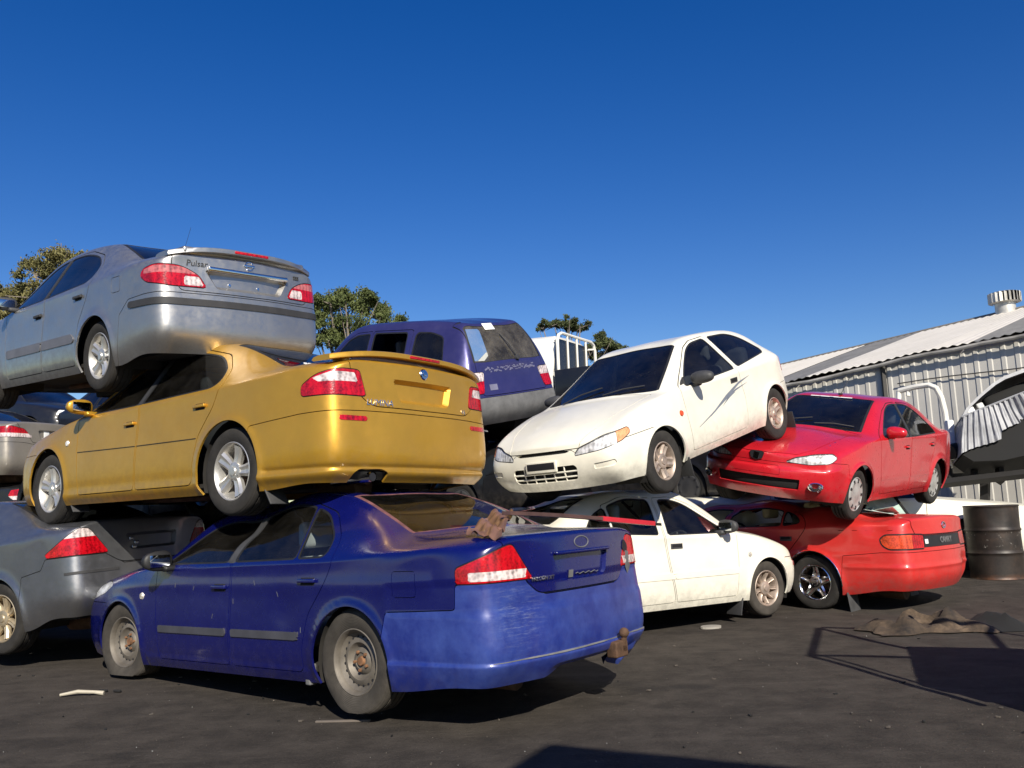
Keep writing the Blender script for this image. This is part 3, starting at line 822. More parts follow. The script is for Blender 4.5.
def spec_blue():
    pm = paint('paint_blue', (.0030, .0052, .088), .05, .24, .02, (.06, .07, .18), .8, None, False, .10); pb = paint('paint_blue_faded', (.009, .019, .165), .05, .40, .05, (.20, .22, .36), .4, scuff_blue, False, .15)
    xf, xr, xa = 2.36, -2.57, 1.4145
    sp = dict(name='stacked_car', cat='car', paint=pm, hw=.93, xa=xa, zw=.325, r_arch=.352, rt=.325, rr=.20, tw=.215, track=.895, zsill=.19, rim='steel',
              wmats=(M_['tyre_dusty'], [M_['steelwheel'], M_['black'], M_['rusthub']], M_['disc']), flare=.006)
    p = dict(hw=.93, xf=xf, xr=xr, xa=xa, zroof=1.444, zdeck=1.055, zcowl=1.0, zfront=.745, zbelt_f=.945, zbelt_r=.99, xhead=.18, xcowl=1.06,
             xtop=-1.02, xdeck=-1.82, yroof=.59, zsill=.19, zend=.23)
    sp['shape'] = sedan(p)
    wins = [('fd', [(.74, .965), (.24, 1.285), (.10, 1.335), (-.14, 1.352), (-.10, .968)], [.02, .1, .05, .03, .02], 'fdoor', None),
            ('rd', [(-.20, .970), (-.24, 1.352), (-.62, 1.340), (-.80, 1.302), (-.87, .978)], [.02, .03, .15, .02, .02], 'rdoor', None),
            ('rq', [(-.905, .979), (-.835, 1.292), (-.98, 1.245), (-1.16, 1.09), (-1.17, .985)], [.02, .02, .15, .12, .05], 'rdoor', None)]
    fdoor = [(.80, .255), (.84, .60), (.85, .955), (.32, 1.275), (.12, 1.365), (-.165, 1.38), (-.155, .94), (-.13, .255)]
    rdoor = [(-.15, .255), (-.175, .94), (-.185, 1.38), (-.68, 1.368), (-1.05, 1.262), (-1.235, 1.09), (-1.26, .95), (-1.19, .82), (-1.02, .62), (-.955, .40), (-.955, .255)]
    tl = [(.535, .803), (.70, 1.005), (.80, .985), (1.17, .885), (1.165, .803)]
    ftl = frear(tl, xr, [.015, .03, .05, .03, .02])
    bump_r = [(-1, .15), (-1, .705), (.43, .705), (.535, .798), (1.175, .798), (1.185, .66), (1.75, .645), (1.9, .15)]
    boot = Poly([(-1, .712), (.435, .712), (.54, .805), (.685, .99), (.70, 1.05), (.70, 2), (-1, 2)], [0, .05, .03, .05, .05, 0, 0])
    fboot = fmax(lambda S: boot(np.abs(S.P[:, 1]), S.P[:, 2]), lambda S: S.P[:, 0] + 1.885 - .06 * (np.abs(S.P[:, 1]) / .7) ** 2)
    rec = Poly([(-1, .765), (.235, .765), (.30, .925), (-1, .925)], [0, .03, .03, 0]); frec = lambda S: rec(np.abs(S.P[:, 1]), S.P[:, 2])
    R = []
    R += win_regions(wins, M_['glass'])
    R.append(pillar([(-.10, .955), (-.135, 1.36), (-.25, 1.36), (-.205, .955)], 'fdoor', M_['plastic']))
    R += screen_regions('ws', 'windscreen', [(6.16, -1), (6.16, .50), (7, .575), (7.85, .64), (7.85, -1)], M_['glassdark'], 5.8, 8.3)
    R += screen_regions('rw', 'rear_window', [(2.16, -1), (2.16, .635), (3, .585), (3.85, .515), (3.85, -1)], M_['glassdark'], 1.8, 4.3); R[-1]['mats'] = [simple('peeled_primer', (.15, .06, .06), .7, var=.5, vscale=14)]
    R.append(dict(key='tl', n='tail_light', f=ftl, m=smask_rear(-1.7), gap=.004, off=.002, skirt=.02, each=True, mats=[M_['red'], M_['redclear'], M_['amber']],
                  bands=[(frear([(.60, .812), (.58, .862), (1.07, .862), (1.07, .812)], xr), 1)]))
    hl = [(.38, .63), (.42, .725), (.85, .765), (1.30, .83), (1.58, .83), (1.66, .80), (1.50, .735), (1.18, .68), (.90, .635)]
    R.append(dict(key='hl', n='headlight', f=ffront(hl, xf, .03), m=smask_front(1.3), gap=.004, off=-.002, skirt=.01, each=True, mats=[M_['lens']], back=[M_['bowl']]))
    R.append(dict(key='rs1', n='side_strip', f=fside([(.79, .455), (.79, .505), (-.105, .505), (-.105, .455)], .01), m=smask_side, off=.010, skirt=.02, each=True, mats=[M_['darkstrip']], parent='fdoor', late=True))
    R.append(dict(key='rs2', n='side_strip', f=fside([(-.175, .455), (-.175, .505), (-.93, .505), (-.91, .455)], .01), m=smask_side, off=.010, skirt=.02, each=True, mats=[M_['darkstrip']], parent='rdoor', late=True))
    R.append(dict(key='fdoor', n='door', f=fside(fdoor, .03), m=smask_side, gap=.006, each=True))
    R.append(dict(key='rdoor', n='door', f=fside(rdoor, .05), m=smask_side, gap=.006, each=True))
    R.append(dict(key='boot', n='boot_lid', f=fboot, m=lambda S: S.P[:, 0] < -1.75, gap=.007, deform=[dict(f=frec, a=0, b=-.010, vec=(.022, 0, .0))]))
    R.append(dict(key='bon', n='bonnet', f=ftop([(1.02, -1), (1.0, .66), (1.5, .64), (2.05, .58), (2.2, .5), (2.3, -1)], .03), m=lambda S: (S.P[:, 0] > .9) & (S.N[:, 2] > .3), gap=.007))
    R.append(dict(key='rb', n='bumper', f=frear(bump_r, xr, .02), m=smask_rear(-1.3), gap=.006, mats=[pb, M_['gap']]))
    bump_f = [(-1, .1), (-1, .60), (.38, .60), (.9, .62), (1.13, .66), (1.6, .66), (1.75, .1)]
    R.append(dict(key='fb', n='bumper', f=ffront(bump_f, xf, .02), m=smask_front(1.2), gap=.006))
    R.append(dict(key='flap', n='fuel_flap', f=fside([(-1.80, .73), (-1.80, .88), (-1.98, .88), (-1.98, .73)], .02), m=smask_side, gap=.004, each=True, only=1))
    sp['regions'] = R
    def shape_fn(P, N, Q):
        P = P.copy(); x, y, z = P.T; sy = np.sign(y); sd = np.abs(N[:, 1]) > .3
        back = sstep(-x, 1.72, 1.80)
        lip = back * sstep(z, .372, .350); P[:, 0] -= lip * .020 * np.clip(-N[:, 0], 0, 1); P[:, 1] += sy * lip * .014 * np.abs(N[:, 1])
        up = back * sstep(z, .622, .636) * (z < .80) * (x < -1.75); P[:, 0] += up * .009 * np.clip(-N[:, 0], 0, 1); P[:, 1] -= sy * up * .006 * np.abs(N[:, 1])
        P[:, 1] += sy * sd * .004 * np.exp(-((z - .80) / .05) ** 2) * (np.abs(x) < 2.1)          # soft shoulder
        P[:, 1] += sy * sd * .008 * sstep(z, .30, .255) * (np.abs(x) < 1.0)                        # sill skirt
        k = back * sstep(-np.abs(y + .15), -.55, -.38) * sstep(z, .31, .25) * (N[:, 0] < -.3); P[:, 2] += k * .05
        return P
    sp['shape_fn'] = shape_fn
    def dent(P):
        P = P.copy(); x, y, z = P.T
        k = np.exp(-((x + .07) / .32) ** 2 - ((np.abs(y) - .66) / .26) ** 2) * sstep(z, 1.0, 1.3); P[:, 2] -= k * .11
        k = np.exp(-((x - .10) / .5) ** 2) * sstep(z, 1.2, 1.4); P[:, 2] -= k * (.03 + .012 * np.sin(y * 9 + x * 7))
        k = np.exp(-((x + 2.42) / .14) ** 2 - ((y - .58) / .16) ** 2 - ((z - .58) / .12) ** 2); P[:, 0] += k * .022
        k = np.exp(-((x + .75) / .16) ** 2 - ((z - .62) / .13) ** 2) * (y > .5); P[:, 1] -= k * .010
        return P
    sp['dent'] = dent
    sp['wheels'] = dict(FL=dict(flat=.07, rot=(0, 0, rad(5)), d=(0, 0, .02)), FR=dict(flat=.07, d=(0, 0, .02)), RL=dict(flat=.03, d=(0, 0, .012)), RR=dict(flat=.03, d=(0, 0, .012)))
    sp['cab'] = dict(mat=M_['seat_grey'], x=-.02, xb=-.78)
    return sp

def spec_blue_extra(sp, root, made):
    pm = sp['paint']
    add_handle(sp, made, -.03, .79, 'fdoor', pm, L=.17); add_handle(sp, made, -1.02, .83, 'rdoor', pm, L=.17)
    add_mirror(sp, made, .64, .935, 'fdoor', M_['seal'], out=.085, hy=.12, hz=.075)
    bt = made[('boot', 0)]
    p, n = surf_at(sp, 'rear', .40, .795); text_obj('FALCON XT', .034, M_['silverbadge'], bt, frame_from(p, n, off=.003), depth=.002)
    p, n = surf_at(sp, 'rear', 0, .985); b = MB(); Mx = frame_from(p, n, off=.001)
    b.tube([(.075 * math.cos(a), .034 * math.sin(a), 0) for a in [2 * math.pi * k / 28 for k in range(29)]], .004, 6, 0, Mx); b.build('badge_outline', M_['greyplastic'], bt)
    b = MB(); p, n = surf_at(sp, 'rear', .12, .80); Mx = frame_from(p, n, off=.004); b.box((0, 0, 0), (.045, .045, .002), 0, Mx)
    b.build('sticker', M_['greyplastic'], bt)
    b = MB(); b.tube([(.05 + .02 * k, .006 * math.sin(k * 2.1) - .004, 0) for k in range(13)], .003, 5, 0, Mx); b.build('scribble', M_['greyplastic'], bt)
    b = MB(); p, n = surf_at(sp, 'rear', 0, .927); b.box((p[0] - .004, 0, .930), (.03, .58, .022), 0, None, .008); b.build('garnish', pm, bt)
    for k, (yy, zz) in enumerate(((-.575, .93), (-.60, .86), (-.59, .80))):       # scraped corner of the boot lid
        p, n = surf_at(sp, 'rear', yy, zz); r_ = random.Random(k); b = MB()
        b.prism([(.05 * math.cos(a) * r_.uniform(.4, 1.), .05 * math.sin(a) * r_.uniform(.5, 1.2)) for a in [2 * math.pi * q / 9 for q in range(9)]], 0, .0015, 0, frame_from(p, n, off=.003)); b.build('scrape', [M_['black'], M_['greyplastic'], M_['greyplastic']][k], bt)
    b = MB(); b.lathe([(0, .012), (.022, .010), (.028, 0)], 16, 0, frame_from(*surf_at(sp, 'side', 1.05, .72, 1), off=0), axis='z'); b.build('indicator', M_['clear'], made['body'])
    b = MB(); b.box((-2.42, -.30, .30), (.40, .06, .05), 0, None, .008); b.tube([(-2.60, -.30, .31), (-2.62, -.30, .37)], .018, 10); b.box((-2.58, -.27, .30), (.08, .14, .10), 0, None, .012)
    bm = bmesh.new(); bmesh.ops.create_uvsphere(bm, u_segments=20, v_segments=12, radius=.032)
    b.add([(v.co.x - 2.62, v.co.y - .30, v.co.z + .395) for v in bm.verts], [[v.index for v in f.verts] for f in bm.faces], 0, True); bm.free(); b.build('tow_ball', M_['rust'], root)
    b = MB(); r_ = random.Random(2); vs = []; n_ = 8
    for i in range(n_ + 1):
        for j in range(4): vs.append((-2.50 + .05 * math.sin(i * 1.1) + .03 * j + r_.uniform(-.012, .012), -.36 - .40 * i / n_, .29 - .035 * j + .02 * math.sin(i * 1.7) + r_.uniform(-.012, .012)))
    b.add(vs, [(i * 4 + j, i * 4 + j + 1, i * 4 + j + 5, i * 4 + j + 4) for i in range(n_) for j in range(3)], 0, False); b.build('torn_plastic', MATS['paint_blue_faded'], root)
    b = MB(); b.box((-.96, .86, .235), (.05, .06, .13), 0, None, .01); b.build('mud_flap', M_['greyplastic'], root)
    decal(sp, made[('rb', 0)], M_['greyplastic'], 'rear', [(.80, .366), (.3, .366), (-.3, .366), (-.78, .366)], [.004, .012, .006, .010], 1, 'scratch')
    for sd in (1,):
        for k in range(7):
            b = MB()
            x = -.95 + .42 * k * .6; p, n = surf_at(sp, 'side', x, .52 + .3 * abs(math.sin(k * 2.3)), sd); b.box((0, 0, 0), (.004, .035, .001), 0, frame_from(p, n, off=.0015) @ Matrix.Rotation(.4 * math.sin(k), 4, 'Z')); b.build('scratch', M_['greyplastic'], made['body'])
def ell(cx, cy, rx, ry, n=20): return [(cx + rx * math.cos(2 * math.pi * k / n), cy + ry * math.sin(2 * math.pi * k / n)) for k in range(n)]
def fyz(poly, r=0., ab=True): p = Poly(poly, r); return lambda S: p(np.abs(S.P[:, 1]) if ab else S.P[:, 1], S.P[:, 2])
def decal(sp, parent, mat, kind, pts, w, sy=1, name='stripe'):
    """thin film following the panel: pts polyline in panel coordinates, w widths"""
    vs = []; fs = []; n = 10; P = []
    for i in range(len(pts) - 1):
        for k in range(n):
            t = k / n; P.append((pts[i][0] * (1 - t) + pts[i + 1][0] * t, pts[i][1] * (1 - t) + pts[i + 1][1] * t, w[i] * (1 - t) + w[i + 1] * t))
    P.append((*pts[-1], w[-1]))
    for i, (a, b, ww) in enumerate(P):
        q = P[min(i + 1, len(P) - 1)]; o = P[max(i - 1, 0)]; dx, dz = q[0] - o[0], q[1] - o[1]; l = math.hypot(dx, dz) or 1
        for s_ in (-1, 1):
            p, nn = surf_at(sp, kind, a - dz / l * ww * s_ / 2, b + dx / l * ww * s_ / 2, sy); vs.append(p + nn * .004)
    for i in range(len(P) - 1): fs.append((2 * i, 2 * i + 1, 2 * i + 3, 2 * i + 2))
    b = MB(); b.add(vs, fs, 0, False); return b.build(name, mat, parent)
def mudflap(sp, root, xs, sides=(1, -1), h=.20, tilt=.15, mat=None, w=.22):
    for x in xs:
        for sd in sides:
            b = MB(); M = Matrix.Translation((x, sd * (sp['hw'] - .13), sp['zsill'] + .03)) @ Matrix.Rotation(tilt, 4, 'Y')
            b.box((0, 0, -h / 2), (.012, w, h), 0, M, .004); b.build('mud_flap', mat or M_['plastic'], root)
def wing(root, x, z, ys, chord, thick, mat, ped=None, sweep=.10, droop=.03, lightmat=None, up=0.0):
    """boot spoiler: aerofoil strip across the boot, ends swept forward and drooping"""
    vs = []; fs = []; n = 24; m = 10
    prof = [(0, -.1), (.10, .30), (.35, .5), (.65, .5), (.97, .46), (1, .38), (1, -.38), (.95, -.5), (.5, -.42), (.1, -.36)]
    for i in range(n + 1):
        t = -1 + 2 * i / n; e = abs(t) ** 3
        for u, v in prof:
            vs.append((x + sweep * e * 1.0 + chord * (1 - u) * (1 - .15 * e), t * ys, z - droop * e + up * (1 - u) * -1 + thick * v))
    for i in range(n):
        for k in range(m):
            fs.append((i * m + k, i * m + (k + 1) % m, (i + 1) * m + (k + 1) % m, (i + 1) * m + k))
    b = MB(); b.add(vs, fs, 0, True); b.add(vs[:m], [tuple(range(m))], 0); b.add(vs[-m:], [tuple(range(m))], 0)
    for y in (ped or []):
        b.box((x + chord * .55 + sweep * .6, y, z - .05), (chord * .6, .07, .09), 0, None, .025)
    o = b.build('spoiler', mat, root, 60)
    if lightmat:
        l = MB(); l.box((x + .010, 0, z - .001), (.03, .32, thick * .5), 0, None, .004); l.build('brake_light', lightmat, o)
    return o

# ---------------------------------------------------------------- gold saloon
def spec_gold():
    pm = paint('paint_gold', (.53, .290, .028), .55, .40, .05, (.40, .28, .12), .5)
    xf, xr, xa = 2.35, -2.53, 1.394
    sp = dict(name='sedan', cat='car', paint=pm, hw=.92, xa=xa, zw=.33, r_arch=.372, rt=.325, rr=.215, tw=.225, track=.89, zsill=.17, rim='broad',
              wmats=(M_['tyre'], [M_['alloy'], M_['disc']], M_['rust']), flare=.010)
    p = dict(hw=.92, xf=xf, xr=xr, xa=xa, zroof=1.45, zdeck=1.06, zcowl=.99, zfront=.74, zbelt_f=.93, zbelt_r=.985, xhead=.20, xcowl=1.08,
             xtop=-1.0, xdeck=-1.80, yroof=.585, zsill=.17, zend=.20)
    sp['shape'] = sedan(p)
    wins = [('fd', [(.76, .955), (.26, 1.28), (.10, 1.335), (-.15, 1.355), (-.11, .958)], [.02, .1, .05, .03, .02], 'fdoor', None),
            ('rd', [(-.19, .960), (-.23, 1.358), (-.62, 1.345), (-.98, 1.26), (-1.17, 1.12), (-1.19, 1.02), (-1.12, .985)], [.02, .03, .15, .2, .12, .06, .05], 'rdoor', M_['glassdark'])]
    fdoor = [(.80, .25), (.84, .60), (.86, .945), (.34, 1.275), (.12, 1.365), (-.175, 1.385), (-.155, .93), (-.11, .25)]
    rdoor = [(-.13, .25), (-.175, .93), (-.195, 1.385), (-.68, 1.372), (-1.06, 1.275), (-1.24, 1.12), (-1.27, .98), (-1.19, .82), (-1.02, .62), (-.95, .40), (-.94, .25)]
    tl = [(.615, .795), (.675, .972), (.88, .975), (1.10, .935), (1.235, .865), (1.235, .795)]
    ftl = frear(tl, xr, [.02, .03, .12, .12, .08, .04])
    boot = Poly([(-1, .715), (.50, .725), (.605, .80), (.665, .97), (.68, 1.05), (.70, 2), (-1, 2)], [0, .07, .05, .05, .05, 0, 0])
    fboot = fmax(lambda S: boot(np.abs(S.P[:, 1]), S.P[:, 2]), lambda S: S.P[:, 0] + 1.865 - .06 * (np.abs(S.P[:, 1]) / .7) ** 2)
    frec = fyz([(-1, .765), (.255, .765), (.315, .935), (-1, .935)], [0, .03, .03, 0])
    bump_r = [(-1, .05), (-1, .685), (.6, .69), (1.25, .675), (1.80, .635), (1.9, .05)]
    R = win_regions(wins, M_['glass'])
    R.append(pillar([(-.10, .945), (-.14, 1.365), (-.24, 1.365), (-.195, .948)]))
    R += screen_regions('ws', 'windscreen', [(6.16, -1), (6.16, .49), (7, .57), (7.85, .635), (7.85, -1)], M_['glassdark'], 5.8, 8.3)
    R += screen_regions('rw', 'rear_window', [(2.08, -1), (2.08, .65), (3, .605), (3.92, .535), (3.92, -1)], M_['glassblack'], 1.8, 4.3)
    R.append(dict(key='tl', n='tail_light', f=ftl, m=smask_rear(-1.6), gap=.004, off=.003, skirt=.02, each=True, mats=[M_['red'], M_['redclear']],
                  bands=[(frear([(.69, .89), (.72, .953), (.93, .955), (1.12, .915), (1.06, .885)], xr, .01), 1)]))
    R.append(dict(key='hl', n='headlight', f=ffront([(.38, .62), (.42, .715), (.80, .75), (1.10, .77), (1.15, .69), (.90, .625)], xf, .03), m=smask_front(1.3), gap=.004, off=-.002, skirt=.01, each=True, mats=[M_['lens']], back=[M_['bowl']]))
    R.append(dict(key='rf', n='reflector', f=frear(fillet([(.60, .618), (.60, .652), (.86, .652), (.86, .618)], .017), xr), m=smask_rear(-1.9), off=.004, skirt=.012, each=True, mats=[M_['red']], parent='rb', late=True))
    R.append(dict(key='ex', n='exhaust_cutout', f=lambda S: np.maximum(Poly(fillet([(.37, .10), (.37, .262), (.42, .292), (.60, .292), (.65, .262), (.65, .10)], .02))(S.P[:, 1] * 1., S.P[:, 2]), -S.P[:, 1]), m=smask_rear(-2.0), off=-.03, skirt=.0, each=True, only=1, mats=[M_['gap']], parent='rb', late=True))
    R.append(dict(key='fdoor', n='door', f=fside(fdoor, .03), m=smask_side, gap=.008, each=True))
    R.append(dict(key='rdoor', n='door', f=fside(rdoor, .05), m=smask_side, gap=.008, each=True))
    R.append(dict(key='boot', n='boot_lid', f=fboot, m=lambda S: S.P[:, 0] < -1.75, gap=.007, deform=[dict(f=frec, a=0, b=-.028, vec=(.040, 0, .0))]))
    R.append(dict(key='bon', n='bonnet', f=ftop([(1.02, -1), (1.0, .66), (1.5, .64), (2.05, .58), (2.2, .5), (2.3, -1)], .03), m=lambda S: (S.P[:, 0] > .9) & (S.N[:, 2] > .3), gap=.007))
    R.append(dict(key='rb', n='bumper', f=frear(bump_r, xr, .02), m=smask_rear(-1.3), gap=.006))
    R.append(dict(key='fb', n='bumper', f=ffront([(-1, .1), (-1, .60), (.38, .60), (.9, .61), (1.13, .66), (1.6, .66), (1.75, .1)], xf, .02), m=smask_front(1.2), gap=.006))
    sp['regions'] = R
    def shape_fn(P, N, Q):
        P = P.copy(); sd = np.abs(N[:, 1]) > .3; sy = np.sign(P[:, 1])
        # waist crease along doors and flared sill, lower lip of the rear bumper
        P[:, 1] += sy * sd * .010 * np.exp(-((P[:, 2] - .235) / .05) ** 2) * (np.abs(P[:, 0]) < 1.1) * 1.8
        lip = np.exp(-((P[:, 2] - .255) / .035) ** 2) * (P[:, 0] < -1.75)
        g = np.exp(-((P[:, 2] - .302) / .016) ** 2) * (P[:, 0] < -1.8); P[:, 0] += g * .014 * np.clip(-N[:, 0], 0, 1); P[:, 1] -= sy * g * .012 * np.abs(N[:, 1])
        P[:, 0] -= lip * .022 * np.clip(-N[:, 0], 0, 1); P[:, 1] += sy * lip * .020 * np.abs(N[:, 1])
        return P
    sp['shape_fn'] = shape_fn
    sp['cuts'] = []
    sp['cab'] = dict(x=-.02, xb=-.78)
    return sp
def spec_gold_extra(sp, root, made):
    pm = sp['paint']
    add_handle(sp, made, -.03, .80, 'fdoor', pm, L=.15); add_handle(sp, made, -1.03, .845, 'rdoor', pm, L=.15)
    add_mirror(sp, made, .66, .955, 'fdoor', pm, out=.09)
    wing(made[('boot', 0)], -2.52, 1.112, .80, .22, .042, pm, ped=(-.64, .64), sweep=.14, droop=.055, lightmat=M_['red'], up=.0)
    p, n = surf_at(sp, 'rear', .44, .752); text_obj('LUMINA', .062, M_['silverbadge'], made[('boot', 0)], frame_from(p, n, off=.003), shear=.15)
    p, n = surf_at(sp, 'rear', -.46, .752); text_obj('V6', .05, M_['silverbadge'], made[('boot', 0)], frame_from(p, n, off=.003))
    p, n = surf_at(sp, 'rear', 0, 1.0); b = MB(); b.lathe([(0, .010), (.035, .008), (.043, .0)], 20, 0, frame_from(p, n, off=.002) , axis='z')
    b.lathe([(0, .014), (.018, .012), (.02, .0)], 6, 0, frame_from(p, n, off=.004), axis='z'); b.build('badge', M_['chrome'], made[('boot', 0)])
    p, n = surf_at(sp, 'top', -1.72, .26); text_obj('commodore', .085, M_['white'], made[('rw', 0)], frame_from(p, n, off=.006), shear=.2, bold=.002, name='sticker')
    b = MB()
    b.tube([(-2.05, .48, .22), (-2.40, .51, .235), (-2.49, .51, .235)], [.03, .036, .038], 14, 0, None, False); b.tube([(-2.485, .51, .235), (-2.40, .51, .235)], .030, 14, 1)
    b.build('exhaust_pipe', [M_['chrome'], M_['black']], root)
    b = MB(); b.lathe([(0, .012), (.022, .010), (.028, 0)], 16, 0, frame_from(*surf_at(sp, 'side', 1.02, .72, 1), off=0), axis='z'); b.build('indicator', M_['clear'], made['body'])
    mudflap(sp, root, (-1.76,), (1,), .15, .6, M_['plastic'], .16); mudflap(sp, root, (1.03,), (1,), .12, .7, M_['plastic'], .16)
    for sd in (1, -1): decal(sp, made[('fdoor', sd)], M_['gap'], 'side', [(.825, .625), (-.135, .607)], [.006, .006], sd, 'crease_line'); decal(sp, made[('rdoor', sd)], M_['gap'], 'side', [(-.155, .607), (-1.0, .60)], [.006, .006], sd, 'crease_line')  # dark film paints the shade line of the door crease

# ---------------------------------------------------------------- silver saloon
def spec_silver():
    pm = paint('paint_silver', (.40, .395, .39), .85, .40, .10, (.30, .28, .25), .6)
    xf, xr, xa = 2.14, -2.33, 1.2675
    sp = dict(name='sedan', cat='car', paint=pm, hw=.8475, xa=xa, zw=.305, r_arch=.345, rt=.305, rr=.20, tw=.205, track=.82, zsill=.19, rim='broad',
              wmats=(M_['tyre'], [M_['alloy'], M_['disc']], M_['rust']), flare=.014)
    p = dict(hw=.8475, xf=xf, xr=xr, xa=xa, zroof=1.445, zdeck=1.075, zcowl=.985, zfront=.72, zbelt_f=.925, zbelt_r=.985, xhead=.16, xcowl=1.0,
             xtop=-.98, xdeck=-1.68, yroof=.555, zsill=.19, zend=.25)
    sp['shape'] = sedan(p)
    wins = [('fd', [(.70, .95), (.22, 1.275), (.06, 1.325), (-.16, 1.345), (-.12, .955)], [.02, .1, .05, .03, .02], 'fdoor', None),
            ('rd', [(-.20, .957), (-.24, 1.348), (-.58, 1.335), (-.90, 1.25), (-1.07, 1.13), (-1.08, 1.03), (-1.0, .985)], [.02, .03, .15, .15, .08, .06, .05], 'rdoor', M_['glassdark'])]
    fdoor = [(.74, .26), (.78, .60), (.80, .94), (.30, 1.27), (.08, 1.355), (-.185, 1.375), (-.165, .93), (-.11, .26)]
    rdoor = [(-.13, .26), (-.185, .93), (-.205, 1.375), (-.64, 1.362), (-.97, 1.265), (-1.12, 1.14), (-1.15, 1.0), (-1.08, .84), (-.93, .62), (-.865, .40), (-.85, .26)]
    tl = [(.43, .79), (.50, .885), (.66, .955), (.95, .965), (1.10, .935), (1.14, .885), (1.05, .825), (.78, .79)]
    boot = Poly([(-1, .745), (.60, .755), (.66, .95), (.65, 1.05), (.66, 2), (-1, 2)], [0, .04, .05, .05, 0, 0])
    fboot = fmax(lambda S: boot(np.abs(S.P[:, 1]), S.P[:, 2]), lambda S: S.P[:, 0] + 1.745 - .06 * (np.abs(S.P[:, 1]) / .7) ** 2)
    frec = fyz([(-1, .785), (.30, .785), (.40, .945), (-1, .945)], [0, .03, .03, 0])
    R = win_regions(wins, M_['glass'])
    R.append(pillar([(-.11, .945), (-.15, 1.355), (-.25, 1.355), (-.205, .948)]))
    R += screen_regions('ws', 'windscreen', [(6.16, -1), (6.16, .46), (7, .53), (7.85, .59), (7.85, -1)], M_['glassdark'], 5.8, 8.3)
    R += screen_regions('rw', 'rear_window', [(2.2, -1), (2.2, .56), (3, .53), (3.82, .475), (3.82, -1)], M_['glassdark'], 1.8, 4.3)
    R.append(dict(key='tl', n='tail_light', f=frear(tl, xr, [.03, .05, .1, .08, .04, .04, .05, .05]), m=smask_rear(-1.5), gap=.004, off=.004, skirt=.02, each=True, mats=[M_['red'], M_['pinklens'], M_['redclear']],
                  bands=[(frear([(.50, .895), (.60, .945), (.95, .955), (1.08, .93), (1.09, .895)], xr, .01), 1), (frear([(.455, .80), (.50, .875), (.64, .875), (.64, .80)], xr, .02), 2)]))
    R.append(dict(key='hl', n='headlight', f=ffront([(.36, .60), (.40, .70), (.75, .735), (1.0, .75), (1.05, .67), (.85, .605)], xf, .03), m=smask_front(1.2), gap=.004, off=-.002, skirt=.01, each=True, mats=[M_['lens']], back=[M_['bowl']]))
    R.append(dict(key='bs', n='bumper_strip', f=frear([(-1, .635), (-1, .69), (1.30, .69), (1.32, .66), (1.30, .635)], xr, [0, 0, .02, .02, .02]), m=smask_rear(-1.5), off=.010, skirt=.02, mats=[M_['trim']], parent='rb', late=True))
    R.append(dict(key='rs1', n='side_strip', f=fside([(.72, .46), (.73, .545), (-.125, .545), (-.115, .46)], .02), m=smask_side, off=.008, skirt=.02, each=True, mats=[simple('silver_strip', (.11, .11, .125), .5)], parent='fdoor', late=True))
    R.append(dict(key='rs2', n='side_strip', f=fside([(-.15, .46), (-.155, .545), (-.80, .545), (-.86, .50), (-.83, .46)], .02), m=smask_side, off=.008, skirt=.02, each=True, mats=[MATS['silver_strip']], parent='rdoor', late=True))
    R.append(dict(key='fdoor', n='door', f=fside(fdoor, .03), m=smask_side, gap=.008, each=True))
    R.append(dict(key='rdoor', n='door', f=fside(rdoor, .05), m=smask_side, gap=.008, each=True))
    R.append(dict(key='boot', n='boot_lid', f=fboot, m=lambda S: S.P[:, 0] < -1.65, gap=.007, deform=[dict(f=frec, a=0, b=-.03, vec=(.04, 0, .0))]))
    R.append(dict(key='bon', n='bonnet', f=ftop([(.95, -1), (.94, .60), (1.4, .58), (1.9, .52), (2.0, .44), (2.1, -1)], .03), m=lambda S: (S.P[:, 0] > .85) & (S.N[:, 2] > .3), gap=.007))
    R.append(dict(key='rb', n='bumper', f=frear([(-1, .05), (-1, .735), (.9, .735), (1.10, .73), (1.32, .715), (1.46, .60), (1.52, .05)], xr, .01), m=smask_rear(-1.2), gap=.006))
    R.append(dict(key='fb', n='bumper', f=ffront([(-1, .1), (-1, .59), (.38, .59), (.85, .60), (1.05, .64), (1.5, .64), (1.62, .1)], xf, .02), m=smask_front(1.1), gap=.006))
    R.append(dict(key='flap', n='fuel_flap', f=fside([(-1.56, .80), (-1.55, .93), (-1.70, .93), (-1.70, .80)], .02), m=smask_side, gap=.005, each=True, only=1))
    sp['regions'] = R
    sp['cab'] = dict(x=-.05, xb=-.75)
    return sp
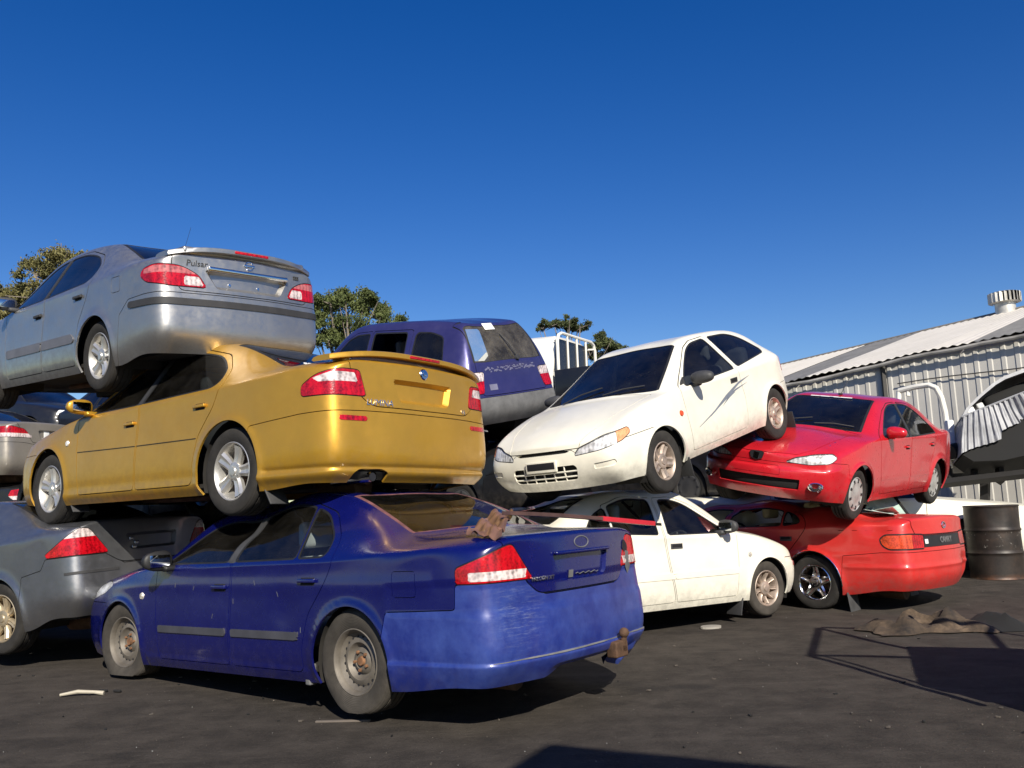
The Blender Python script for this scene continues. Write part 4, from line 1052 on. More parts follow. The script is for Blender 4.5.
def spec_silver_extra(sp, root, made):
    pm = sp['paint']
    add_handle(sp, made, -.04, .80, 'fdoor', M_['trim'], L=.16); add_handle(sp, made, -.92, .86, 'rdoor', M_['trim'], L=.16)
    add_mirror(sp, made, .62, .955, 'fdoor', M_['plastic'], out=.08)
    bt = made[('boot', 0)]
    wing(bt, -2.35, 1.112, .68, .25, .044, pm, ped=(), sweep=.13, droop=.055, lightmat=M_['red'], up=.0)
    b = MB(); b.box((-2.20, 0, 1.09), (.16, 1.16, .06), 0, None, .02); b.build('spoiler_base', pm, bt)
    b = MB(); q, n = surf_at(sp, 'rear', 0, .955); b.box((q[0] + .005, 0, .950), (.04, .76, .04), 0, None, .012); b.build('garnish', M_['chrome'], bt)
    p, n = surf_at(sp, 'rear', .46, .985); text_obj('Pulsar', .072, M_['trim'], bt, frame_from(p, n, off=.003), shear=.1)
    p, n = surf_at(sp, 'rear', -.50, .985); text_obj('SSS', .05, M_['trim'], bt, frame_from(p, n, off=.003))
    p, n = surf_at(sp, 'rear', 0, 1.02); b = MB(); Mx = frame_from(p, n, off=.002); b.tube([(.036 * math.cos(a), .036 * math.sin(a), 0) for a in [2 * math.pi * k / 20 for k in range(21)]], .006, 6, 0, Mx); b.box((0, 0, .003), (.105, .016, .006), 0, Mx, .002); b.build('badge', M_['chrome'], bt)
    for y in (-.10, .17):
        p, n = surf_at(sp, 'rear', y, .84); b = MB(); b.lathe([(0, .008), (.012, .007), (.014, 0)], 12, 0, frame_from(p, n, off=.0), axis='z'); b.build('screw', M_['chrome'], bt)
    b = MB(); b.tube([(-1.2, .0, 1.33), (-1.38, .02, 1.54)], .0016, 6); b.build('antenna', M_['trim'], made['body'])

# ---------------------------------------------------------------- white hatchback
def hatch_shape():
    b = 1.
    rows = [(-1.70, .90, .70, -1.76, .57, .955, -1.80, .965),
            (-1.56, .915, .775, -1.63, .57, 1.03, -1.665, 1.045),
            (-1.34, .905, .80, -1.42, .545, 1.17, -1.45, 1.195),
            (-1.02, .90, .815, -1.10, .535, 1.285, -1.12, 1.315),
            (-.62, .895, .825, -.66, .545, 1.325, -.66, 1.36),
            (-.22, .89, .828, -.24, .55, 1.33, -.24, 1.372),
            (.20, .885, .826, .13, .54, 1.292, .06, 1.335),
            (.58, .88, .82, .54, .625, 1.085, .56, 1.135),
            (.88, .875, .805, .94, .70, .905, 1.06, .93),
            (1.2075, .84, .79, 1.24, .655, .865, 1.29, .885),
            (1.66, .745, .735, 1.66, .57, .765, 1.72, .782),
            (1.82, .66, .70, 1.89, .52, .648, 1.955, .658)]
    w = [.72, .795, .828, .838, .84, .84, .84, .84, .838, .832, .80, .73]
    side = []
    for i, r in enumerate(rows):
        e = i in (0, 11); z0 = .24 if i in (0, 1, 10, 11) else .20; s_ = -1 if i == 0 else 1
        dx = [(-.03, .06, .07, .03)[k] * s_ if e else 0 for k in range(4)]
        side.append([(dx[0], w[i] * .93, z0), (dx[1], w[i] * .985, z0 + .12), (dx[2], w[i], .50), (dx[3], w[i] * .99, r[1] - (.07 if e else .15))])
    return rows, side, ([-1.80, -1.86, -1.86, -1.83], [1.965, 2.005, 2.0, 1.975])
def spec_hatch():
    pm = paint('paint_white', (.78, .745, .63), .0, .35, .07, (.42, .38, .30), .7)
    xf, xr, xa = 2.0, -1.86, 1.2075
    sp = dict(name='hatchback', cat='car', paint=pm, hw=.84, xa=xa, zw=.285, r_arch=.325, rt=.298, rr=.178, tw=.185, track=.805, zsill=.20, rim='fat',
              wmats=(M_['tyre'], [M_['alloy_dirty'], M_['rusthub']], M_['rust']), flare=.012)
    sp['shape'] = hatch_shape()
    wins = [('fd', [(.60, .90), (.30, 1.10), (.10, 1.225), (-.05, 1.275), (-.30, 1.29), (-.42, .925)], [.03, .1, .1, .06, .03, .03], 'fdoor', None),
            ('rq', [(-.52, .935), (-.41, 1.295), (-.85, 1.285), (-1.10, 1.20), (-1.33, 1.03), (-1.30, 1.0)], [.03, .03, .15, .15, .06, .05], None, M_['glassdark'])]
    fdoor = [(.70, .27), (.72, .60), (.72, .90), (.40, 1.08), (.12, 1.255), (-.05, 1.31), (-.345, 1.322), (-.46, .93), (-.50, .60), (-.46, .27)]
    hl = [(.40, .545), (.47, .60), (.80, .675), (1.13, .70), (1.15, .655), (1.02, .61), (.70, .565)]
    grille = ffront(fillet([(-1, .325), (-1, .465), (.37, .465), (.40, .44), (.39, .325)], [0, 0, .05, .03, .04]), xf)
    bon = Poly([(1.03, -1), (.99, .66), (1.3, .635), (1.72, .52), (1.86, .44), (1.98, .40), (2.3, .36), (2.3, -1)], .02)
    slot = ffront(fillet([(-1, .578), (-1, .602), (.30, .60), (.36, .585), (.30, .575)], .006), xf)
    R = win_regions(wins, M_['glass'], .014)
    R += screen_regions('ws', 'windscreen', [(6.12, -1), (6.12, .495), (7, .58), (7.88, .665), (7.88, -1)], M_['glassdark'], 5.8, 8.3)
    R += screen_regions('rw', 'rear_window', [(.95, -1), (.95, .48), (2, .46), (2.8, .44), (2.8, -1)], M_['glassdark'], .5, 3.3)
    R.append(dict(key='hl', n='headlight', f=ffront(hl, xf, [.03, .04, .08, .03, .03, .05, .05]), m=smask_front(1.0), gap=.006, off=.001, skirt=.01, each=True, mats=[M_['lens'], M_['paleamber']], back=[M_['bowl']],
                  bands=[(ffront([(.93, .5), (.97, .8), (1.3, .8), (1.3, .5)], xf), 1)]))
    R.append(dict(key='gr', n='grille', f=grille, m=smask_front(1.4), off=-.045, skirt=0, mats=[M_['gap']], parent='fb', late=True))
    R.append(dict(key='sl', n='grille_slot', f=slot, m=smask_front(1.4), off=-.02, skirt=0, mats=[M_['gap']], parent='fb', late=True))
    R.append(dict(key='fog', n='fog_recess', f=ffront(fillet([(.60, .405), (.60, .455), (.86, .465), (.88, .43), (.84, .41)], .015), xf), m=smask_front(1.4), off=-.010, skirt=.0, each=True, parent='fb', late=True))
    R.append(dict(key='tl', n='tail_light', f=frear([(.52, .70), (.52, .90), (.98, .90), (1.0, .72)], xr, .03), m=smask_rear(-1.2), gap=.004, off=.002, each=True, mats=[M_['red'], M_['amber']], bands=[(frear([(.5, .82), (.5, 1), (1.1, 1), (1.1, .82)], xr), 1)]))
    R.append(dict(key='fdoor', n='door', f=fside(fdoor, .03), m=smask_side, gap=.008, each=True))
    R.append(dict(key='bon', n='bonnet', f=lambda S: np.maximum(bon(S.P[:, 0], np.abs(S.P[:, 1])), .603 - S.P[:, 2]), m=lambda S: (S.P[:, 0] > .85) & (S.P[:, 2] > .5), gap=.008))
    R.append(dict(key='fb', n='bumper', f=ffront([(-1, .05), (-1, .598), (.38, .595), (.44, .555), (.70, .575), (1.02, .618), (1.5, .625), (1.6, .05)], xf, .01), m=smask_front(.9), gap=.006))
    R.append(dict(key='tg', n='tailgate', f=fmax(fyz([(-1, .58), (.48, .58), (.52, .9), (.50, 2), (-1, 2)], .04), lambda S: S.P[:, 0] + 1.12), m=lambda S: S.P[:, 0] < -1.0, gap=.006))
    R.append(dict(key='rb', n='bumper', f=frear([(-1, .05), (-1, .57), (1.0, .60), (1.25, .60), (1.4, .05)], xr, .01), m=smask_rear(-1.0), gap=.006))
    sp['regions'] = R
    sp['cab'] = dict(x=-.12, xb=-.86, xd=.66)
    return sp
def spec_hatch_extra(sp, root, made):
    add_handle(sp, made, -.33, .80, 'fdoor', M_['plastic'], style='pocket', L=.15)
    add_mirror(sp, made, .47, .89, 'fdoor', M_['plastic'], out=.11, hy=.125, hz=.062)
    fb = made[('fb', 0)]
    b = MB()                                           # white bars across the lower grille
    def fp(y, z, off=0.):
        p, n = surf_at(sp, 'front', y, z); return (p[0] + off, y, z)
    for z in (.362, .410):
        b.tube([fp(-.385 + .77 * k / 14, z, -.012) for k in range(15)], .0085, 6)
    for y in (-.24, -.12, 0., .12, .24): b.tube([fp(y, .325, -.012), fp(y, .395, -.012), fp(y, .465, -.012)], .0075, 6)
    b.build('grille_bars', sp['paint'], fb)
    p, n = surf_at(sp, 'front', 0., .475); b = MB(); Mx = frame_from(p, n, off=.012); b.box((0, 0, 0), (.37, .105, .02), 0, Mx, .006); b.box((.0, .005, .011), (.33, .062, .004), 1, Mx, .002); b.build('plate_holder', [sp['paint'], M_['black']], fb)
    p, n = surf_at(sp, 'front', 0, .56); text_obj('MITSUBISHI', .0, M_['black'], fb, frame_from(p, n)) if False else None
    for sd in (1, -1):
        b = MB(); b.lathe([(0, .014), (.024, .012), (.03, 0)], 16, 0, frame_from(*surf_at(sp, 'side', .82, .66, sd), off=0), axis='z'); b.build('indicator', M_['amber'], made['body'])
        for pts, w in (([(.56, .47), (.20, .565), (-.10, .665), (-.42, .76), (-.68, .80)], [.004, .016, .034, .022, .002]), ([(.30, .53), (-.05, .64), (-.32, .70), (-.60, .735)], [.002, .022, .018, .002]), ([(.02, .585), (-.16, .655), (-.30, .68)], [.002, .022, .002])):
            ok = [q for q in pts]
            decal(sp, made[('fdoor', sd)], simple('stripe_grey', (.16, .18, .22), .4) if 'stripe_grey' not in MATS else MATS['stripe_grey'], 'side', ok, w, sd)
        b = MB(); p, n = surf_at(sp, 'side', .66, .92, sd); b.prism([(.68, .895), (.56, .895), (.585, .985)], 0, .014, 0, Matrix(((1, 0, 0, 0), (0, 0, sd, p[1] - sd * .006), (0, 1, 0, 0), (0, 0, 0, 1)))); b.build('corner_trim', M_['plastic'], made[('fdoor', sd)])
    mudflap(sp, root, (.80, -1.60), (1, -1), .19, .1, M_['trim'], .2)
    b = MB()                                           # wipers parked at the foot of the screen
    for y0, y1 in ((.10, .52), (-.42, .02)):
        p0, n0 = surf_at(sp, 'top', .99, y0); p1, n1 = surf_at(sp, 'top', .86, y1)
        b.tube([p0 + n0 * .012, (p0 + p1) / 2 + n0 * .03, p1 + n1 * .014], .007, 6)
    b.build('wiper', M_['trim'], made[('ws', 0)])

# ---------------------------------------------------------------- white saloon on the ground
def spec_wsedan():
    pm = paint('paint_white_saloon', (.78, .745, .63), .0, .35, .07, (.42, .38, .30), .7)
    xf, xr, xa = 2.05, -2.24, 1.25
    sp = dict(name='sedan', cat='car', paint=pm, hw=.845, xa=xa, zw=.288, r_arch=.328, rt=.29, rr=.185, tw=.18, track=.80, zsill=.19, rim='ten',
              wmats=(M_['tyre_dusty'], [M_['alloy_dirty'], M_['rusthub']], M_['rust']), flare=.010)
    p = dict(hw=.845, xf=xf, xr=xr, xa=xa, zroof=1.385, zdeck=1.0, zcowl=.93, zfront=.665, zbelt_f=.885, zbelt_r=.935, xhead=.15, xcowl=1.0,
             xtop=-.92, xdeck=-1.55, yroof=.545, zsill=.19, zend=.22)
    sp['shape'] = sedan(p)
    wins = [('fd', [(.66, .905), (.22, 1.20), (.06, 1.255), (-.10, 1.275), (-.19, .91)], [.02, .1, .05, .03, .02], 'fdoor', None),
            ('rd', [(-.33, .915), (-.25, 1.285), (-.56, 1.28), (-.80, 1.22), (-.86, .94)], [.02, .03, .12, .05, .03], 'rdoor', M_['glass']),
            ('rq', [(-.905, .945), (-.86, 1.195), (-1.05, 1.10), (-1.20, .965)], [.02, .03, .05, .03], None, M_['glass'])]
    fdoor = [(.74, .25), (.78, .60), (.79, .89), (.30, 1.205), (.08, 1.29), (-.165, 1.31), (-.245, .90), (-.20, .60), (-.12, .25)]
    rdoor = [(-.14, .25), (-.22, .60), (-.265, .90), (-.185, 1.312), (-.60, 1.308), (-.87, 1.235), (-.90, .92), (-.90, .80), (-.83, .55), (-.82, .25)]
    R = win_regions(wins, M_['glass'])
    R += screen_regions('ws', 'windscreen', [(6.16, -1), (6.16, .45), (7, .525), (7.85, .59), (7.85, -1)], M_['glassdark'], 5.8, 8.3)
    R += screen_regions('rw', 'rear_window', [(2.2, -1), (2.2, .55), (3, .515), (3.82, .46), (3.82, -1)], M_['glass'], 1.8, 4.3)
    R.append(dict(key='tl', n='tail_light', f=frear([(.5, .72), (.5, .88), (1.05, .88), (1.05, .74)], xr, .03), m=smask_rear(-1.5), gap=.004, each=True, mats=[M_['red']]))
    R.append(dict(key='hl', n='headlight', f=ffront([(.34, .56), (.40, .64), (.72, .675), (.96, .685), (.98, .62), (.8, .57)], xf, .03), m=smask_front(1.2), gap=.004, off=-.002, skirt=.01, each=True, mats=[M_['lens']], back=[M_['bowl']]))
    R.append(dict(key='sm', n='side_marker', f=ffront([(1.0, .50), (1.0, .56), (1.09, .56), (1.09, .50)], xf, .015), m=smask_front(1.2), off=.003, skirt=.01, each=True, mats=[M_['pinklens']], parent='fb', late=True))
    R.append(dict(key='rs1', n='side_strip', f=fside([(.76, .475), (.77, .535), (-.155, .535), (-.15, .475)], .008), m=smask_side, off=.007, skirt=.012, each=True, parent='fdoor', late=True))
    R.append(dict(key='rs2', n='side_strip', f=fside([(-.165, .475), (-.18, .535), (-.83, .535), (-.82, .475)], .008), m=smask_side, off=.007, skirt=.012, each=True, parent='rdoor', late=True))
    R.append(dict(key='fdoor', n='door', f=fside(fdoor, .03), m=smask_side, gap=.008, each=True))
    R.append(dict(key='rdoor', n='door', f=fside(rdoor, .04), m=smask_side, gap=.008, each=True))
    R.append(dict(key='boot', n='boot_lid', f=fmax(fyz([(-1, .68), (.48, .69), (.58, .9), (.60, 2), (-1, 2)], .05), lambda S: S.P[:, 0] + 1.62), m=lambda S: S.P[:, 0] < -1.5, gap=.007))
    R.append(dict(key='bon', n='bonnet', f=ftop([(.95, -1), (.94, .60), (1.4, .58), (1.8, .52), (1.92, .44), (2.0, -1)], .03), m=lambda S: (S.P[:, 0] > .85) & (S.N[:, 2] > .3), gap=.007))
    R.append(dict(key='rb', n='bumper', f=frear([(-1, .05), (-1, .66), (1.05, .69), (1.4, .64), (1.5, .05)], xr, .01), m=smask_rear(-1.2), gap=.006))
    R.append(dict(key='fb', n='bumper', f=ffront([(-1, .1), (-1, .545), (.38, .545), (.80, .555), (1.0, .60), (1.3, .60), (1.42, .1)], xf, .02), m=smask_front(1.0), gap=.008))
    sp['regions'] = R
    def dent(P):
        P = P.copy(); x, y, z = P.T; top = sstep(z, 1.1, 1.3)
        k = np.exp(-((x + .87) / .30) ** 2 - ((y - .23) / .34) ** 2) * top; P[:, 2] -= k * .12
        k = np.exp(-((x + .5) / .6) ** 2) * top; P[:, 2] -= k * (.035 + .014 * np.sin(x * 8 + y * 6))
        k = np.exp(-((x + 1.40) / .25) ** 2 - ((y + .5) / .4) ** 2) * sstep(z, 1.0, 1.15); P[:, 2] -= k * .03; return P
    sp['dent'] = dent
    sp['cab'] = dict(mat=M_['seat_grey'], x=-.12, xb=-.80)
    return sp
def spec_wsedan_extra(sp, root, made):
    add_handle(sp, made, -.10, .79, 'fdoor', M_['plastic'], style='pocket', L=.16); add_handle(sp, made, -.80, .80, 'rdoor', M_['plastic'], style='pocket', L=.15)
    add_mirror(sp, made, .55, .905, 'fdoor', M_['plastic'], out=.08, s=1.05)
    for sd in (1, -1):
        b = MB(); b.lathe([(0, .012), (.022, .010), (.028, 0)], 16, 0, frame_from(*surf_at(sp, 'side', .96, .66, sd), off=0), axis='z'); b.build('indicator', M_['clear'], made['body'])
    mudflap(sp, root, (.84, -1.66), (1, -1), .18, .25, M_['trim'], .2)

# ---------------------------------------------------------------- red saloon on top
def spec_redtop():
    pm = paint('paint_red', (.55, .012, .022), .12, .30, .06, (.45, .20, .20), .9)
    xf, xr, xa = 2.13, -2.14, 1.29
    sp = dict(name='sedan', cat='car', paint=pm, hw=.845, xa=xa, zw=.29, r_arch=.33, rt=.288, rr=.185, tw=.185, track=.80, zsill=.19, rim='cap',
              wmats=(M_['tyre'], [M_['hubcap'], M_['black']], M_['rust']), flare=.016)
    p = dict(hw=.845, xf=xf, xr=xr, xa=xa, zroof=1.38, zdeck=.995, zcowl=.95, zfront=.68, zbelt_f=.895, zbelt_r=.95, xhead=.05, xcowl=.98,
             xtop=-.98, xdeck=-1.55, yroof=.555, zsill=.19, zend=.22)
    sp['shape'] = sedan(p)
    wins = [('fd', [(.60, .915), (.16, 1.21), (.0, 1.265), (-.20, 1.285), (-.18, .92)], [.02, .1, .05, .03, .02], 'fdoor', None),
            ('rd', [(-.25, .922), (-.27, 1.288), (-.60, 1.278), (-.90, 1.19), (-1.12, 1.03), (-1.16, .96)], [.02, .03, .15, .15, .10, .03], 'rdoor', M_['glassdark'])]
    fdoor = [(.70, .26), (.74, .60), (.75, .90), (.25, 1.205), (.02, 1.295), (-.235, 1.315), (-.225, .90), (-.20, .26)]
    rdoor = [(-.22, .26), (-.245, .90), (-.255, 1.315), (-.66, 1.306), (-.97, 1.205), (-1.17, 1.05), (-1.21, .94), (-1.12, .80), (-.95, .58), (-.89, .40), (-.88, .26)]
    hl = [(.40, .615), (.52, .668), (.80, .712), (1.08, .73), (1.13, .69), (1.0, .632), (.72, .605)]
    R = win_regions(wins, M_['glass'], .016)
    R.append(pillar([(-.165, .905), (-.19, 1.295), (-.28, 1.295), (-.26, .908)]))
    R += screen_regions('ws', 'windscreen', [(6.14, -1), (6.14, .47), (7, .535), (7.85, .60), (7.85, -1)], M_['glassdark'], 5.8, 8.3)
    R += screen_regions('rw', 'rear_window', [(2.2, -1), (2.2, .55), (3, .52), (3.82, .46), (3.82, -1)], M_['glassdark'], 1.8, 4.3)
    R.append(dict(key='hl', n='headlight', f=ffront(hl, xf, [.02, .04, .08, .02, .02, .05, .05]), m=smask_front(1.1), gap=.005, off=.001, skirt=.01, each=True, mats=[M_['lens']], back=[M_['bowl']]))
    R.append(dict(key='gs', n='grille_strip', f=ffront(fillet([(-1, .325), (-1, .440), (.57, .440), (.57, .325)], .012), xf), m=smask_front(1.4), off=-.030, skirt=0, mats=[M_['gap']], parent='fb', late=True))
    R.append(dict(key='tl', n='tail_light', f=frear([(.5, .72), (.5, .88), (1.05, .88), (1.05, .74)], xr, .03), m=smask_rear(-1.5), gap=.004, each=True, mats=[M_['red']]))
    R.append(dict(key='fdoor', n='door', f=fside(fdoor, .03), m=smask_side, gap=.008, each=True))
    R.append(dict(key='rdoor', n='door', f=fside(rdoor, .05), m=smask_side, gap=.008, each=True))
    R.append(dict(key='boot', n='boot_lid', f=fmax(fyz([(-1, .68), (.48, .69), (.58, .9), (.60, 2), (-1, 2)], .05), lambda S: S.P[:, 0] + 1.62), m=lambda S: S.P[:, 0] < -1.5, gap=.007))
    bon = Poly([(.93, -1), (.90, .62), (1.3, .60), (1.8, .52), (2.0, .42), (2.07, .12), (2.07, -1)], .02)
    R.append(dict(key='bon', n='bonnet', f=lambda S: bon(S.P[:, 0], np.abs(S.P[:, 1])), m=lambda S: (S.P[:, 0] > .8) & (S.N[:, 2] > .25), gap=.008))
    R.append(dict(key='np', n='plate_panel', f=ffront(fillet([(-1, .47), (-1, .565), (.30, .565), (.30, .47)], .01), xf), m=smask_front(1.4), gap=.004, parent='fb', late=True))
    R.append(dict(key='rb', n='bumper', f=frear([(-1, .05), (-1, .66), (1.05, .69), (1.4, .64), (1.5, .05)], xr, .01), m=smask_rear(-1.2), gap=.006))
    R.append(dict(key='fb', n='bumper', f=ffront([(-1, .1), (-1, .60), (.38, .60), (.72, .615), (1.0, .64), (1.35, .63), (1.45, .1)], xf, .02), m=smask_front(1.0), gap=.005))
    sp['regions'] = R
    def dent(P):
        P = P.copy(); x, y, z = P.T
        k = np.exp(-((x - 1.55) / .22) ** 2 - ((y + .08) / .24) ** 2) * (z > .6); P[:, 2] -= k * .05
        k = np.exp(-((x - 1.3) / .35) ** 2) * (z > .75) * (np.abs(y) < .6); P[:, 2] += k * .010 * np.sin(y * 8 + 1) ; return P
    sp['dent'] = dent
    sp['cab'] = dict(x=-.15, xb=-.86, xd=.60)
    return sp
def spec_redtop_extra(sp, root, made):
    add_handle(sp, made, -.10, .79, 'fdoor', sp['paint'], L=.14); add_handle(sp, made, -1.0, .81, 'rdoor', sp['paint'], L=.14)
    add_mirror(sp, made, .50, .92, 'fdoor', sp['paint'], out=.08)
    fb = made[('fb', 0)]
    for sd in (1, -1):
        p, n = surf_at(sp, 'front', sd * .62, .385); b = MB(); Mx = frame_from(p, n, off=.026) @ Matrix.Diagonal((1.15, .72, 1, 1))
        b.lathe([(.0, -.03), (.03, -.025), (.055, .0), (.062, .012), (.07, .004)], 24, 0, Mx, axis='z'); b.lathe([(0, .010), (.05, .004)], 24, 1, Mx, axis='z'); b.build('fog_light', [M_['chrome'], M_['lens']], fb)
        decal(sp, made[('fdoor', sd)], sp['paint'], 'side', [(.72, .44), (-.20, .44)], [.03, .03], sd, 'side_strip'); decal(sp, made[('rdoor', sd)], sp['paint'], 'side', [(-.24, .44), (-.90, .44)], [.03, .03], sd, 'side_strip')
    p, n = surf_at(sp, 'front', 0, .655); b = MB(); Mx = frame_from(p, n, off=.004)
    b.prism([(-.085, .03), (-.05, .045), (.05, .045), (.085, .03), (.065, -.035), (.0, -.055), (-.065, -.035)], 0, .008, 0, Mx); b.prism([(-.03, .035), (.035, .025), (.02, -.045), (-.035, -.03)], .008, .013, 1, Mx); b.build('badge', [M_['black'], M_['chrome']], made.get(('bon', 0)))
    p, n = surf_at(sp, 'top', .17, -.05); text_obj('GREEN SLIP', .07, M_['white'], made[('ws', 0)], frame_from(p, n, (-.3, 0, 1), off=.006), bold=.003, name='sticker') if False else None
    b = MB(); M0 = surf_at(sp, 'top', .14, -.05); Mx = frame_from(M0[0], M0[1], (-.3, 0, 1), off=.004)
    b.prism([(-.27, -.014), (-.17, -.012), (-.165, -.004), (-.14, -.004), (-.135, -.014), (-.03, -.014), (-.02, -.003), (.02, -.003), (.03, -.014), (.26, -.014), (.26, .012), (.12, .014), (.11, .005), (.09, .005), (.08, .014), (-.27, .013)], 0, .002, 0, Mx)
    b.build('sticker', M_['white'], made[('ws', 0)])
    b = MB(); b.tube([(-.02, .0, 1.37), (-.24, .0, 1.58)], .005, 6); b.box((0, 0, 1.37), (.06, .04, .02), 0, None, .008); b.build('antenna', M_['trim'], made['body'])
    b = MB()
    for y0, y1 in ((.10, .52), (-.42, .02)):
        p0, n0 = surf_at(sp, 'top', .92, y0); p1, n1 = surf_at(sp, 'top', .80, y1); b.tube([p0 + n0 * .012, (p0 + p1) / 2 + n0 * .03, p1 + n1 * .014], .007, 6)
    b.build('wiper', M_['trim'], made[('ws', 0)])

# ---------------------------------------------------------------- red saloon on the ground
def spec_redbot():
    pm = paint('paint_red_faded', (.55, .024, .020), .05, .40, .12, (.50, .20, .18), .5)
    xf, xr, xa = 2.25, -2.47, 1.31
    sp = dict(name='sedan', cat='car', paint=pm, hw=.885, xa=xa, zw=.31, r_arch=.35, rt=.305, rr=.20, tw=.205, track=.86, zsill=.19, rim='star',
              wmats=(M_['tyre'], [M_['chrome'], M_['disc']], M_['rust']), flare=.012)
    p = dict(hw=.885, xf=xf, xr=xr, xa=xa, zroof=1.40, zdeck=1.03, zcowl=.96, zfront=.70, zbelt_f=.91, zbelt_r=.955, xhead=.15, xcowl=1.05,
             xtop=-.98, xdeck=-1.70, yroof=.575, zsill=.19, zend=.25)
    sp['shape'] = sedan(p)
    wins = [('fd', [(.70, .93), (.24, 1.235), (.08, 1.29), (-.14, 1.31), (-.10, .935)], [.02, .1, .05, .03, .02], 'fdoor', 'open'),
            ('rd', [(-.20, .937), (-.24, 1.312), (-.58, 1.305), (-.88, 1.22), (-.92, .955)], [.02, .03, .12, .08, .03], 'rdoor', 'open'),
            ('rq', [(-.96, .957), (-.93, 1.20), (-1.04, 1.12), (-1.17, .985)], [.02, .03, .05, .05], None, M_['glassdark'])]
    fdoor = [(.78, .25), (.82, .60), (.83, .91), (.32, 1.23), (.10, 1.325), (-.165, 1.345), (-.155, .92), (-.13, .25)]
    rdoor = [(-.15, .25), (-.175, .92), (-.185, 1.345), (-.64, 1.336), (-1.02, 1.215), (-1.22, 1.02), (-1.26, .93), (-1.16, .80), (-.98, .60), (-.91, .40), (-.90, .25)]
    tl = [(.53, .70), (.53, .835), (.80, .845), (1.14, .84), (1.20, .80), (1.17, .735), (1.10, .70)]
    R = win_regions(wins, M_['glass'])
    R += screen_regions('ws', 'windscreen', [(6.16, -1), (6.16, .47), (7, .55), (7.85, .61), (7.85, -1)], M_['glassdark'], 5.8, 8.3)
    r2 = screen_regions('rw', 'rear_window', [(2.2, -1), (2.2, .58), (3, .54), (3.82, .485), (3.82, -1)], M_['glass'], 1.8, 4.3); r2[0]['drop'] = True; R += r2
    R.append(dict(key='tl', n='tail_light', f=frear(tl, xr, .03), m=smask_rear(-1.6), gap=.008, off=.004, skirt=.02, each=True, mats=[M_['amber'], M_['red']],
                  bands=[(frear([(.4, .6), (.4, .9), (.76, .9), (.76, .6)], xr), 1)]))
    R.append(dict(key='tf', n='lamp_frame', f=grow(frear(tl, xr, .03), .016), m=smask_rear(-1.6), off=.002, skirt=.012, each=True, mats=[M_['seal']]))
    R.append(dict(key='gn', n='garnish', f=frear([(-1, .71), (-1, .83), (.515, .83), (.515, .705)], xr), m=smask_rear(-2.0), gap=.004, off=.004, skirt=.015, mats=[M_['black']]))
    R.append(dict(key='hl', n='headlight', f=ffront([(.36, .58), (.40, .66), (.75, .70), (1.0, .71), (1.05, .64), (.85, .59)], xf, .03), m=smask_front(1.2), gap=.004, off=-.002, skirt=.01, each=True, mats=[M_['lens']], back=[M_['bowl']]))
    R.append(dict(key='fdoor', n='door', f=fside(fdoor, .03), m=smask_side, gap=.008, each=True))
    R.append(dict(key='rdoor', n='door', f=fside(rdoor, .05), m=smask_side, gap=.008, each=True))
    R.append(dict(key='boot', n='boot_lid', f=fmax(fyz([(-1, .835), (.60, .84), (.66, .95), (.66, 2), (-1, 2)], .03), lambda S: S.P[:, 0] + 1.78), m=lambda S: S.P[:, 0] < -1.65, gap=.012))
    R.append(dict(key='bon', n='bonnet', f=ftop([(1.0, -1), (.99, .62), (1.5, .60), (1.95, .54), (2.1, .46), (2.2, -1)], .03), m=lambda S: (S.P[:, 0] > .85) & (S.N[:, 2] > .3), gap=.007))
    R.append(dict(key='rb', n='bumper', f=frear([(-1, .05), (-1, .66), (1.2, .66), (1.66, .62), (1.75, .05)], xr, .01), m=smask_rear(-1.2), gap=.006))
    R.append(dict(key='fb', n='bumper', f=ffront([(-1, .1), (-1, .57), (.38, .57), (.85, .58), (1.05, .62), (1.5, .62), (1.62, .1)], xf, .02), m=smask_front(1.1), gap=.006))
    sp['regions'] = R
    def dent(P):
        P = P.copy(); x, y, z = P[:, 0], P[:, 1], P[:, 2]
        # buckled boot lid and quarter, pushed-in corner by the tail light, roof pressed down
        k = np.exp(-(((x + 1.95) / .28) ** 2 + ((y - .35) / .45) ** 2)) * (z > .9)
        P[:, 2] -= k * (.05 + .018 * np.sin(x * 11 + y * 7))
        k = np.exp(-(((x + 2.05) / .16) ** 2 + ((z - .92) / .10) ** 2)) * (y > .4); P[:, 1] -= k * .035
        k = np.exp(-(((x + 1.55) / .22) ** 2 + ((z - .86) / .10) ** 2)) * (y > .4); P[:, 1] -= k * .022
        k = np.exp(-(((y + .62) / .14) ** 2 + ((z - .42) / .14) ** 2)) * (x < -2.1); P[:, 0] += k * .06
        k = sstep(z, 1.0, 1.35) * sstep(x, -1.6, -1.0); P[:, 2] -= k * (.16 + .02 * np.sin(x * 6 + y * 5))
        return P
    sp['dent'] = dent
    def shape_fn(P, N, Q):
        P = P.copy(); x, y, z = P.T; back = sstep(-x, 1.66, 1.74)
        k = back * np.exp(-((z - .50) / .022) ** 2) * (z < .6); P[:, 0] -= k * .012 * np.clip(-N[:, 0], 0, 1); P[:, 1] += np.sign(y) * k * .010 * np.abs(N[:, 1])
        P[:, 1] += np.sign(y) * (np.abs(N[:, 1]) > .3) * .006 * np.exp(-((z - .62) / .03) ** 2) * (np.abs(x) < 2.0); return P
    sp['shape_fn'] = shape_fn
    sp['cab'] = dict(mat=simple('seat_tan', (.42, .36, .22), .95), x=-.08, xb=-.72)
    return sp
